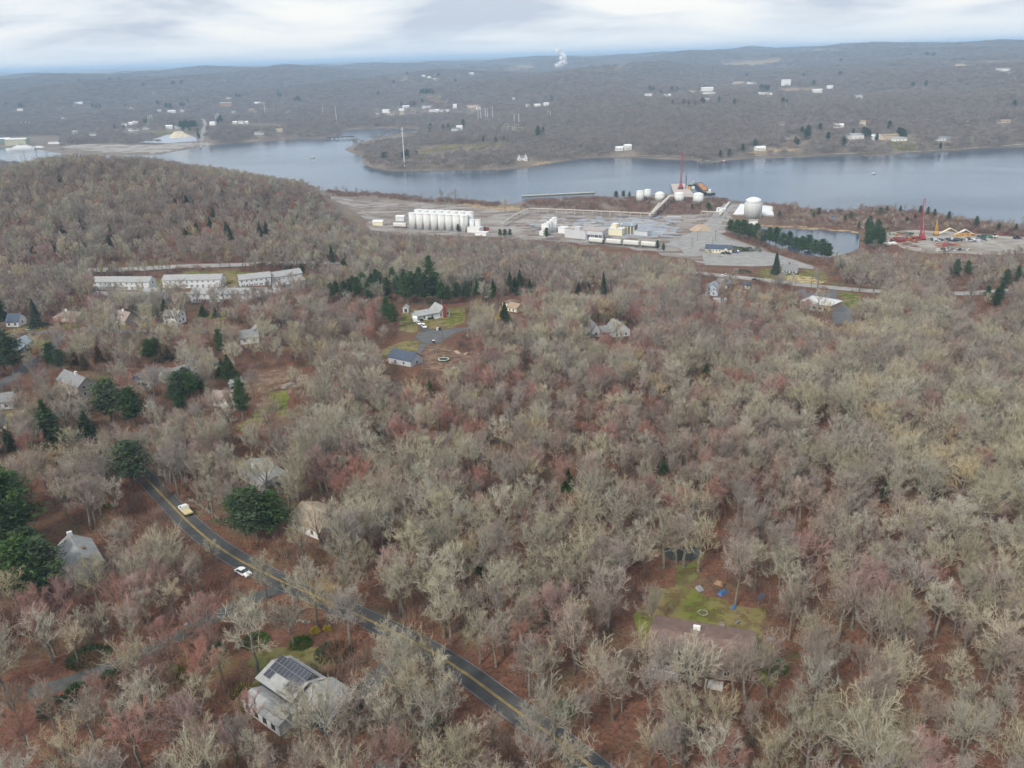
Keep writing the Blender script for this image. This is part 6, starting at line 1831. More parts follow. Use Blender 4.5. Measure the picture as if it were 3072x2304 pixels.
for k, a in enumerate([('round green juniper bed above the solar-roofed house', 766, 1925, 3.0, 1.3, JUN), ('bright green bush right of the juniper bed', 903, 1935, 2.2, 1.8, JUN), ('dark low hedge right of the bright green bush', 1000, 1962, 4.0, 1.4, DKG), ('dark green bush left of the driveway bend', 650, 1955, 2.0, 1.6, DKG),
                       ('dark bush below the left driveway', 340, 2045, 3.0, 2.2, DKG), ('dark evergreen bush left of the driveway end', 235, 2085, 2.6, 2.4, DKG), ('dark low bushes above the left driveway', 265, 1975, 4.5, 1.6, DKG), ('tall olive bush beside the left trees', 565, 2030, 2.0, 4.5, OLV), ('olive bush at the corner of the solar-roofed house', 730, 2085, 2.2, 2.2, OLV),
                       ('dark bush at bottom left', 165, 2130, 3.2, 2.2, DKG), ('dark bush in the bottom left brush', 400, 2150, 2.4, 2.4, DKG), ('rounded yew beside the grey-roofed cottage', 285, 1700, 2.6, 3.2, DKG), ('green laurel clump right of the bottom road', 1690, 2135, 2.2, 1.8, JUN), ('green laurel clump at the bottom centre', 1300, 2190, 2.6, 2.0, DKG),
                       ('olive bush by the left pines', 320, 1530, 2.2, 2.2, OLV), ('dark bush beside the white bungalow', 828, 1475, 3.0, 2.2, DKG), ('yellow forsythia near the stone wall', 945, 1895, 0.9, 0.9, FOR), ('second yellow forsythia by the stone wall', 982, 1888, 0.7, 0.8, FOR), ('yellow forsythia beside the cedar at the tan house', 1488, 955, 3.2, 1.8, FOR), ('yellow forsythia left of the white two-storey house', 452, 975, 4.0, 1.8, FOR),
                       ('yellow forsythia by the left spruce', 116, 985, 3.4, 1.8, FOR), ('dark clipped bush left of the ranch walk', 1265, 962, 0.7, 0.8, DKG), ('dark clipped bush in the middle of the ranch front', 1289, 958, 0.8, 0.8, DKG), ('dark clipped bush right on the ranch front', 1297, 957, 0.8, 0.8, DKG), ('yew hedge at the left corner of the office', 2126, 757, 3.0, 3.5, DKG),
                       ('dark yew right of the office', 2204, 752, 4.5, 4.0, DKG), ('dark yew second right of the office', 2222, 753, 4.0, 3.5, DKG), ('dark yew third right of the office', 2236, 754, 3.6, 3.5, DKG), ('dark yew fourth right of the office', 2248, 754, 3.4, 4.0, DKG), ('lone round yew in the car park', 2272, 755, 3.2, 4.5, DKG), ('foundation yews left of the highway house door', 2354, 822, 3.2, 1.6, DKG), ('foundation yews right of the highway house door', 2380, 823, 3.2, 1.6, DKG),
                       ('dark round bush before the tan-roofed bungalow', 170, 975, 3.2, 2.2, DKG), ('brown hedge along the office car park edge', 2230, 818, 6.0, 2.0, DKG), ('green bush below the mossy lawn right of the brown house', 2320, 2000, 3.0, 1.2, JUN)]):
    shrub(*a, seed=k, n=700 if a[3] < 4 else 1200, blade=0.26)

# ------------------------------------------------------------------ what the photograph keeps in view
clear(0.0, (1195, 900), (1402, 900), (1400, 985), (1345, 1045), (1385, 1070), (1360, 1095), (1262, 1105), (1235, 1112), (1158, 1105), (1158, 1060), (1195, 990))
clear(0.0, *rect(1498, 888, 1562, 940))
clear(0.10, *rect(1776, 966, 1800, 1012))
clear(0.10, *rect(1836, 964, 1892, 1012))
clear(0.12, (445, 1440), (470, 1425), (660, 1600), (655, 1650), (610, 1650), (425, 1470))
clear(0.0, *rect(700, 1692, 765, 1748))
clear(0.5, (660, 1625), (860, 1735), (1000, 1790), (1000, 1830), (840, 1790), (700, 1740), (620, 1660))
clear(0.45, (1000, 1790), (1420, 2000), (1720, 2230), (1720, 2304), (1620, 2250), (1400, 2080), (1000, 1850))
clear(0.45, (480, 1990), (900, 1790), (950, 1800), (960, 1945), (700, 1945), (560, 1950), (100, 2110), (60, 2070))
clear(0.25, (760, 1975), (870, 1955), (985, 2035), (1060, 2090), (1040, 2190), (860, 2180), (765, 2110), (700, 2060))
clear(0.16, (1930, 1748), (2060, 1745), (2300, 1810), (2310, 1880), (2250, 1925), (1990, 1880), (1925, 1900), (1900, 1850))
clear(0.5, (1940, 1885), (2255, 1930), (2255, 2060), (1940, 2000))
clear(0.30, *rect(1985, 1628, 2115, 1760))
clear(0.25, (855, 1510), (905, 1510), (960, 1570), (965, 1620), (850, 1570))
clear(0.5, (710, 1395), (770, 1375), (845, 1390), (845, 1450), (785, 1480), (705, 1425))
clear(0.12, (170, 1600), (210, 1600), (295, 1690), (290, 1740), (200, 1760), (150, 1690))
clear(0.35, (100, 1450), (360, 1480), (360, 1560), (250, 1610), (110, 1580))
for r4 in ((15, 935, 82, 1000), (160, 930, 250, 990), (325, 925, 382, 990), (20, 1010, 190, 1095), (488, 925, 560, 985), (690, 965, 795, 1050), (172, 1122, 290, 1200), (480, 1085, 610, 1155), (610, 1160, 710, 1225), (395, 1095, 480, 1165), (590, 935, 685, 962), (80, 1080, 140, 1140)):
    clear(0.55, *rect(*r4))
clear(0.25, (760, 1100), (930, 1110), (930, 1165), (875, 1200), (865, 1260), (700, 1300), (690, 1270), (760, 1230), (680, 1180), (680, 1140))
clear(0.7, (275, 826), (455, 835), (720, 815), (920, 815), (920, 870), (800, 885), (480, 900), (275, 900))
clear(0.9, *rect(400, 885, 780, 915))
clear(0.0, *rect(530, 1500, 595, 1562))
# works
clear(0.0, (985, 572), (1500, 606), (1560, 580), (1800, 570), (2000, 540), (2340, 560), (2340, 668), (2255, 676), (2240, 700), (2330, 765), (2450, 800), (2420, 806), (2200, 800), (2105, 790), (2085, 770), (1985, 757), (1760, 737), (1640, 714), (1480, 704), (1240, 693), (1120, 688), (1060, 655), (1000, 612))
clear(0.0, (2335, 690), (2580, 702), (2578, 748), (2540, 752), (2470, 740), (2350, 720))
clear(0.04, (2655, 688), (2990, 690), (3080, 710), (3080, 735), (2930, 755), (2790, 758), (2660, 738))
clear(0.2, (2280, 770), (2420, 760), (2510, 820), (2505, 852), (2280, 838))
clear(0.15, (2105, 815), (2400, 842), (2640, 868), (2640, 885), (2400, 866), (2105, 838))
clear(0.12, (2395, 868), (2500, 868), (2570, 930), (2565, 960), (2400, 935))
clear(0.15, *rect(2510, 868, 2595, 935))
clear(0.2, *rect(2860, 868, 2985, 895))
clear(0.25, *rect(2105, 848, 2255, 892))
clear(0.08, (1040, 386), (1258, 384), (1245, 396), (1150, 409), (1080, 424), (1035, 445))
# far side: keep the water edges and fields open
clear(0.15, (1250, 430), (1500, 425), (1480, 445), (1260, 465))
clear(0.0, (190, 428), (640, 425), (600, 440), (480, 465), (200, 455))
clear(0.0, *rect(1545, 462, 1600, 485))
clear(0.0, *rect(0, 403, 180, 455))
clear(0.0, *rect(480, 398, 600, 432))
clear(0.3, *rect(600, 360, 620, 425))
FARCLEAR += [(rect(1110, 325, 1460, 352), 0.3), (rect(2060, 262, 2160, 290), 0.4), (rect(2330, 262, 2470, 282), 0.15), ([(2560, 405), (2760, 405), (2760, 450), (2640, 450)], 0.3), (rect(2250, 440, 2430, 465), 0.25), (rect(640, 370, 860, 392), 0.25), (rect(360, 365, 480, 400), 0.5),
             ([(1500, 385), (1580, 385), (1580, 415), (1500, 415)], 0.1), (rect(2350, 405, 2400, 450), 0.15), (rect(1520, 190, 1600, 215), 0.3), ([(2150, 180), (2340, 172), (2340, 190), (2180, 202)], 0.15), ([(2380, 146), (2600, 148), (2600, 156), (2400, 156)], 0.2), ([(2850, 185), (3072, 180), (3072, 192), (2850, 200)], 0.2)]
THIN = [([(0, 1400), (700, 1400), (1100, 2304), (0, 2304)], 0.9), ([(0, 900), (950, 900), (950, 1300), (0, 1300)], 0.75), ([(2250, 600), (3072, 640), (3072, 700), (2640, 690), (2250, 680)], 0.45), ([(960, 560), (1620, 600), (1620, 640), (960, 600)], 0.08), ([(1250, 900), (1450, 900), (1450, 1150), (1150, 1150)], 0.6),
        ([(1560, 590), (2180, 590), (2180, 640), (1560, 630)], 0.85)]
LOWWOOD = [([(2200, 590), (3072, 640), (3072, 705), (2640, 695), (2200, 690)], 0.5), ([(1560, 590), (2180, 590), (2180, 640), (1560, 632)], 0.62), ([(900, 560), (1620, 600), (1620, 640), (960, 610)], 0.5), ([(2600, 740), (3100, 740), (3100, 870), (2600, 870)], 0.85)]
REDWOOD = [([(0, 1000), (760, 950), (1500, 900), (2500, 900), (2500, 1500), (1600, 1650), (0, 1400)], 0.22), ([(1000, 950), (2400, 930), (2300, 1350), (1000, 1350)], 0.34), ([(0, 1850), (900, 1850), (900, 2304), (0, 2304)], 0.28), ([(2500, 900), (3072, 900), (3072, 2304), (2500, 2304)], 0.05), ([(500, 560), (1050, 560), (1050, 760), (500, 760)], 0.2)]
LANDMARKS = [(730, 1720, 'the white sedan on the road'), (556, 1535, 'the flatbed truck'), (870, 2050, 'the solar-roofed house'), (2100, 1970, 'the brown-roofed house'), (2100, 1830, 'the mossy lawn'), (2045, 1660, 'the small woodland pond'), (910, 1560, 'the tan-roofed house'), (240, 1690, 'the grey-roofed cottage'), (770, 1430, 'the pale-roofed bungalow'),
             (300, 2010, 'the left driveway'), (640, 1880, 'the driveway fork'), (800, 1860, 'the tumbled stone wall'), (1100, 1860, 'the middle of the near road'), (1420, 2040, 'the lower stretch of the road'), (1640, 2200, 'the bottom end of the road'), (1250, 1980, 'the short dark driveway'), (60, 1640, 'the big left pines'), (410, 1400, 'the roadside pine'), (770, 1570, 'the big pine by the road'),
             (2260, 1790, 'the blue tarps'), (1330, 1070, 'the trampoline'), (230, 1160, 'the taupe saltbox house'), (850, 1150, 'the brown clearing'), (1860, 990, 'the twin-gabled cape'), (340, 1230, 'the pair of left pines'), (2450, 2050, 'the woods beyond the brown roof'), (2800, 1900, 'the right edge woods'), (2800, 2200, 'the bottom right corner'), (2300, 2230, 'the bottom edge below the brown roof'),
             (1900, 2150, 'the bottom centre woods'), (1500, 1750, 'the wooded middle above the road'), (1800, 1550, 'the woods above the pond'), (2500, 1600, 'the right middle woods'), (100, 2250, 'the bottom left corner'), (500, 2200, 'the bottom left red brush'), (1100, 1600, 'the woods above the white sedan')]
FORCED = [(1990, 2085, 0.95), (2045, 2072, 0.75), (2120, 2082, 0.8), (2195, 2090, 0.8), (2075, 2110, 1.0), (2235, 2110, 1.0), (1935, 2060, 0.9), (1950, 1900, 0.85), (2300, 2090, 1.0), (2205, 1818, 1.15),
          (905, 2250, 1.0), (1000, 2250, 0.95), (1075, 2200, 0.9), (765, 2215, 0.8), (930, 2280, 1.0),
          (985, 1885, 0.9), (1210, 1855, 0.95), (1355, 1935, 0.9), (1165, 1990, 0.8), (1440, 1990, 0.9), (1590, 2090, 0.95), (1650, 2260, 1.0), (1600, 2290, 0.9), (800, 1800, 0.9), (1040, 1830, 0.85),
          (370, 1780, 0.9), (238, 1802, 0.7), (292, 1785, 0.8), (640, 1690, 0.5), (900, 1840, 0.8), (1050, 1900, 0.85), (420, 1800, 0.9), (480, 1760, 0.95), (540, 1770, 0.85), (300, 1830, 0.95), (360, 1860, 0.9), (430, 1870, 0.95), (200, 1870, 0.95), (120, 1900, 0.95), (60, 1850, 0.9),
          (965, 1650, 0.95), (1000, 1640, 0.9), (750, 1500, 0.9), (800, 1495, 0.95), (720, 1480, 0.8), (690, 1450, 0.9), (640, 1430, 0.85), (560, 1440, 0.9), (500, 1450, 0.9), (1990, 1705, 1.1), (2050, 1705, 1.1), (2095, 1715, 1.1), (2030, 1690, 0.9)]
E = []
def ev(kind, label, group, *items):
    k = 1.0 if not (group and (group.startswith('far ever') or 'far lane' in group)) else 1.45
    for it in items:
        E.append((kind, it[0], it[1], it[2] * k, label, group, (it[3] if len(it) > 3 else 1.0) * (1.0 if k == 1 else 1.15)))
ev('pine', 'dark green pine in the grove behind the grey ranch house', 'pine grove behind the ranch house', (995, 908, 12), (1035, 908, 13), (1075, 900, 14), (1110, 908, 14), (1140, 893, 16), (1165, 908, 15), (1195, 903, 15), (1225, 912, 17, 1.2), (1250, 907, 17, 1.2), (1275, 914, 18, 1.3), (1300, 907, 16, 1.2), (1325, 914, 13, 1.2), (1345, 912, 11), (1090, 885, 14), (1130, 873, 14), (1180, 873, 15), (1215, 885, 16), (1260, 885, 17), (1372, 906, 12, 1.2), (1400, 903, 12, 1.2), (1120, 890, 14, 1.3), (1235, 893, 16, 1.3), (1310, 890, 15, 1.3), (1050, 895, 12, 1.3), (1010, 890, 10), (1060, 880, 11))
ev('pine', 'tallest dark pine at the back of the ranch house grove', None, (1290, 872, 22))
ev('pine', 'yellow-green pine at the left end of the ranch lawn', 'yellow-green pines by the ranch lawn', (1162, 968, 14), (1180, 985, 13))
ev('cedar', 'dark cedar in the bare woods right of the pine grove', 'cedars right of the pine grove', (1397, 890, 9), (1432, 893, 11, 1.3), (1462, 897, 11, 1.3), (1545, 884, 11, 1.3), (1420, 858, 11), (1440, 860, 8), (1480, 890, 11), (1530, 868, 12), (1560, 862, 12), (1590, 878, 9), (1735, 888, 9), (1455, 905, 8), (1765, 880, 8))
ev('spruce', 'tall dark cedar alone left of the highway bend', None, (1810, 888, 16))
ev('cedar', 'broad dark cedar beside the tan split-level house', None, (1515, 980, 13, 1.2))
ev('cedar', 'small dark evergreen on the wooded left hill', 'evergreens on the left hill', (560, 705, 10), (590, 695, 9), (630, 680, 9), (690, 718, 12), (780, 708, 12), (640, 650, 8), (525, 610, 8), (560, 610, 8), (180, 545, 9), (245, 690, 10), (250, 745, 9), (330, 740, 9), (420, 735, 8), (190, 700, 9), (160, 755, 9), (100, 760, 8), (570, 605, 7), (680, 700, 10), (800, 700, 10))
ev('spruce', 'slim spruce right of the left hill woods', None, (996, 790, 15))
ev('cedar', 'low dark evergreen behind the apartment rows', 'evergreens behind the apartments', (1030, 795, 8, 1.3), (905, 818, 7, 1.6), (865, 815, 6, 1.8))
ev('spruce', 'tall dark spruce beside the navy-roofed house', None, (112, 985, 17, 1.4))
ev('spruce', 'huge dark spruce at the left edge behind the houses', None, (-6, 962, 24, 1.3))
ev('pine', 'big dark pine at the left edge below the navy-roofed house', 'left edge pines', (14, 1114, 20, 1.7), (42, 1120, 17, 1.6))
ev('pine', 'dark pine beside the side street', 'pines by the side street', (158, 1105, 12, 1.5), (185, 1112, 10, 1.4))
ev('rust', 'rusty brown cedar among the left houses', 'rusty cedars among the left houses', (300, 1092, 9), (255, 1110, 8), (225, 1095, 7), (505, 1082, 8), (485, 1090, 7))
ev('pine', 'dark pine above the green-grey ranch house', 'pines above the green-grey house', (450, 1087, 11, 1.5), (470, 1077, 10, 1.4))
ev('pine', 'upright pine right of the spreading bare tree', None, (664, 1075, 14, 0.8))
ev('cedar', 'dark cedar between apartments and white two-storey house', 'cedars below the apartments', (500, 962, 12, 1.3), (472, 958, 9, 1.4), (610, 950, 7, 1.6), (650, 952, 6, 1.6), (405, 955, 8))
ev('cedar', 'very dark broad cedar beside the small dark shed', 'dark cedars by the small shed', (690, 1145, 12, 1.4), (668, 1135, 9, 1.3))
ev('pine', 'dark green pine below the green-grey ranch house', 'pines below the green-grey house', (540, 1202, 12, 1.6), (575, 1197, 11, 1.6), (602, 1182, 9, 1.5), (560, 1172, 10, 1.4), (545, 1240, 9, 1.5), (525, 1215, 9, 1.5))
ev('pine', 'full bright green pine of the pair in the left middle', 'pair of left pines', (338, 1270, 17, 1.75), (405, 1280, 15, 1.6))
ev('cedar', 'tall dark conical cedar left of the pine pair', None, (152, 1335, 17, 1.5))
ev('cedar', 'smaller dark cedar below the pine pair', None, (268, 1335, 13, 1.4))
ev('cedar', 'small green cedar at the left edge', None, (28, 1350, 8, 1.5))
ev('pine', 'airy pine alone beside the white shed', None, (730, 1262, 16, 1.0))
ev('pine', 'round green pine at the top of the near road', None, (398, 1458, 15, 1.75))
ev('pine', 'giant dark pine at the left edge above the cottage', 'giant left edge pines', (45, 1645, 22, 1.7), (-10, 1580, 22, 1.6), (10, 1690, 18, 1.6))
ev('pine', 'dark pine beside the grey-roofed cottage', 'pines beside the cottage', (142, 1792, 16, 1.7), (85, 1802, 17, 1.7), (100, 1745, 15, 1.5))
ev('pine', 'large bright green pine between the road and the tan roof', 'large roadside pine cluster', (772, 1624, 16, 1.75), (822, 1614, 14, 1.6), (735, 1608, 14, 1.5))
ev('pine', 'dark pine in the row along the pond', 'pine row along the pond', *[(2190 + k * 19.5, 704 + k * 5.2 + (k % 3) * 2, 14 + (k * 7 % 5), 1.45) for k in range(16)])
ev('pine', 'tall pine in the clump right of the pond', 'pine clump right of the pond', (2600, 748, 17, 1.2), (2622, 750, 19, 1.3), (2643, 746, 17, 1.2), (2608, 722, 17, 1.2), (2630, 715, 17, 1.2), (2600, 700, 14))
ev('spruce', 'single tall spruce beside the white highway house', None, (2327, 824, 18, 1.2))
ev('pine', 'small dark pine in the shore brush by the works', 'pines along the works shore', (2455, 652, 10), (2440, 658, 8), (2338, 655, 7, 1.3), (2125, 632, 9, 1.4), (2076, 634, 8), (2000, 612, 9, 1.4), (2022, 610, 6), (1948, 618, 6), (1990, 622, 7), (1848, 596, 9, 1.4), (1870, 595, 9, 1.4), (1888, 595, 8), (2535, 668, 8), (2552, 662, 9, 1.4), (2575, 690, 8), (2640, 646, 8, 1.5), (2660, 640, 8), (2700, 640, 8), (2760, 646, 10), (2782, 650, 10), (2802, 654, 9), (2845, 664, 10), (2927, 684, 11, 1.3), (2995, 692, 7, 1.3), (3045, 698, 8), (2720, 668, 6, 1.4), (2745, 660, 6, 1.3), (2610, 668, 7, 1.6))
ev('pine', 'dark evergreen in front of the works halls', 'evergreens before the works', (1374, 697, 8, 1.2), (1500, 712, 8, 1.3), (1515, 713, 8, 1.3), (1530, 712, 8, 1.3), (1640, 718, 11, 1.3), (1972, 752, 9), (1990, 757, 8), (1810, 736, 5))
ev('pine', 'dark pine in the woods right of the highway bend', 'pines in the right woods', (3015, 868, 13), (2985, 930, 13, 1.2), (2866, 838, 14), (2900, 828, 11), (3050, 850, 12), (3000, 905, 12), (2960, 900, 9))
ev('cedar', 'dark evergreen hidden low in the near woods', 'evergreens hidden in the near woods', (1705, 1470, 7, 1.2), (1560, 1420, 6), (2120, 1120, 6), (1990, 1420, 6), (2560, 1250, 6), (1290, 1180, 6), (1140, 1320, 6), (1440, 1720, 5), (2650, 1500, 6))
ev('pine', 'small dark evergreen across the river on the far left', 'far evergreens on the left', (60, 325, 13, 1.4), (68, 326, 12), (278, 325, 13), (290, 328, 12), (300, 327, 11), (380, 325, 12), (375, 326, 11), (474, 320, 15, 1.3), (500, 328, 15, 1.3), (512, 329, 15, 1.3), (544, 323, 14), (552, 322, 12), (565, 312, 12), (711, 294, 13), (720, 296, 12), (836, 293, 14), (842, 294, 12), (893, 306, 15, 1.3), (900, 308, 14), (885, 309, 12), (639, 284, 11), (444, 373, 12), (435, 376, 12), (345, 391, 11), (373, 391, 10), (664, 371, 15), (660, 368, 12), (655, 374, 11), (595, 412, 9), (598, 420, 9), (594, 402, 9), (20, 322, 12), (240, 250, 16, 2.0), (330, 246, 16, 2.0), (360, 245, 16, 2.0), (520, 256, 14, 2), (545, 255, 14, 2), (430, 262, 13, 2))
ev('pine', 'dark pine in the clump beside the far lane', 'pine clump beside the far lane', (545, 388, 14, 1.3), (555, 390, 15, 1.4), (565, 390, 15, 1.4), (575, 388, 15, 1.4), (585, 386, 14, 1.3), (550, 396, 9), (570, 397, 9), (560, 382, 14))
ev('pine', 'small dark evergreen across the river in the middle', 'far evergreens in the middle', (1223, 228, 14, 1.4), (1316, 233, 14, 1.5), (1181, 254, 13, 1.5), (1270, 285, 15, 1.4), (1280, 286, 16, 1.4), (1290, 284, 15, 1.4), (1262, 284, 13), (1300, 287, 13), (1135, 288, 12, 1.4), (1267, 315, 15), (1242, 321, 14), (1232, 320, 13), (1205, 322, 12), (1292, 394, 13), (1390, 386, 15), (1345, 392, 11), (1330, 392, 10), (1614, 416, 17), (1630, 408, 12), (1151, 480, 9, 1.4), (1160, 478, 9), (1214, 476, 9, 1.3), (1222, 474, 10), (1206, 478, 8), (1450, 428, 8), (1487, 430, 8), (1512, 428, 8), (1656, 307, 13, 1.4), (1950, 275, 13, 1.4), (1960, 276, 12), (2015, 277, 13, 1.3), (2030, 277, 12), (1982, 286, 11), (2017, 318, 10), (1366, 250, 12, 1.5), (1250, 470, 7))
ev('pine', 'small dark evergreen across the river on the right', 'far evergreens on the right', (2284, 274, 14, 1.6), (2295, 275, 14, 1.6), (2305, 274, 13, 1.5), (2441, 258, 13, 1.6), (2520, 231, 14, 1.8), (2522, 187, 14, 2.2), (2106, 312, 11, 1.3), (2112, 314, 10), (2157, 312, 12), (2203, 316, 11, 1.4), (2349, 314, 12, 1.3), (2360, 316, 10), (2423, 418, 17, 1.2), (2418, 420, 14), (2404, 418, 15), (2386, 436, 10), (2392, 440, 9), (2483, 424, 11, 1.3), (2529, 442, 12), (2590, 414, 13, 1.3), (2600, 418, 13, 1.3), (2606, 422, 12), (2666, 394, 13), (2695, 415, 13, 1.3), (2705, 418, 13, 1.3), (2712, 422, 11), (2629, 427, 10, 1.3), (2777, 262, 14), (2738, 262, 11, 1.4), (2460, 396, 11, 1.3), (2228, 458, 10), (2187, 472, 9), (2160, 476, 9), (2265, 443, 10, 1.3), (2559, 404, 8), (2820, 452, 9), (3042, 326, 12, 1.3), (2050, 316, 10), (2066, 318, 9), (2085, 317, 9), (2780, 168, 14, 2.5), (2800, 170, 14, 2.5), (2240, 232, 11, 1.6), (2410, 232, 11, 1.8))
EVERGREENS = E
# ------------------------------------------------------------------ trees
BARK = {
    'oak': mat('bark_lichen_grey', (0.305, 0.282, 0.208), (0.425, 0.395, 0.306), scale=0.8, rough=0.9, rnd=0.22, spec=0.1),
    'oak_trunk': mat('bark_trunk', (0.12, 0.105, 0.085), (0.23, 0.215, 0.17), scale=1.2, rough=0.95, rnd=0.2, spec=0.1),
    'ash': mat('bark_brown_grey', (0.258, 0.214, 0.178), (0.345, 0.292, 0.25), scale=0.8, rough=0.9, rnd=0.22, spec=0.1),
    'red': mat('twigs_red_bud', (0.29, 0.155, 0.135), (0.37, 0.245, 0.205), scale=0.7, rough=0.9, rnd=0.22, spec=0.1),
    'tan': mat('twigs_tan', (0.38, 0.31, 0.20), (0.46, 0.40, 0.28), scale=0.7, rough=0.9, rnd=0.2, spec=0.1),
    'brush': mat('brush_twigs', (0.17, 0.095, 0.07), (0.26, 0.185, 0.14), scale=0.7, rough=0.95, rnd=0.35, spec=0.1),
    'far': mat('far_twigs', (0.19, 0.165, 0.145), (0.265, 0.232, 0.205), scale=0.1, rough=0.95, rnd=0.2, spec=0.05),
    'pine': mat('pine_needles', (0.022, 0.050, 0.021), (0.070, 0.108, 0.038), scale=0.5, rough=0.8, rnd=0.25, spec=0.2),
    'cedar': mat('cedar_needles', (0.030, 0.056, 0.024), (0.075, 0.10, 0.038), scale=0.6, rough=0.8, rnd=0.3, spec=0.2),
    'rust': mat('rusty_cedar', (0.085, 0.060, 0.024), (0.14, 0.095, 0.040), scale=0.6, rough=0.8, rnd=0.2, spec=0.2),
}
def _tube(vs_, fs, pts, rad, sides):
    b = len(vs_)
    n = len(pts)
    for i in range(n):
        d = pts[min(i + 1, n - 1)] - pts[max(i - 1, 0)]
        d = d / (np.linalg.norm(d) + 1e-9)
        u = np.cross(d, (0.31, 0.77, 0.11))
        u /= np.linalg.norm(u) + 1e-9
        w_ = np.cross(d, u)
        for k in range(sides):
            an = 2 * math.pi * k / sides
            vs_.append(pts[i] + (u * math.cos(an) + w_ * math.sin(an)) * rad[i])
    for i in range(n - 1):
        for k in range(sides):
            fs.append((b + i * sides + k, b + i * sides + (k + 1) % sides, b + (i + 1) * sides + (k + 1) % sides, b + (i + 1) * sides + k))
def _blade(vs_, fs, p, d, ln, wd, r):
    e = r.normal(size=3)
    u = np.array((d[1] * e[2] - d[2] * e[1], d[2] * e[0] - d[0] * e[2], d[0] * e[1] - d[1] * e[0]))
    u /= math.sqrt(u @ u) + 1e-9
    b = len(vs_)
    vs_ += [p - u * wd / 2, p + u * wd / 2, p + d * ln]
    fs.append((b, b + 1, b + 2))
def _path(p, d, ln, n, r, wob, up):
    pts = [p]
    for i in range(n):
        d = d + r.normal(size=3) * wob + np.array([0, 0, up])
        d = d / np.linalg.norm(d)
        pts.append(pts[-1] + d * ln / n)
    return np.array(pts), d
def _mesh(name, vs_, fs, m):
    me = bpy.data.meshes.new(name)
    me.from_pydata([tuple(p) for p in vs_], [], fs)
    me.materials.append(m)
    me.update()
    return me
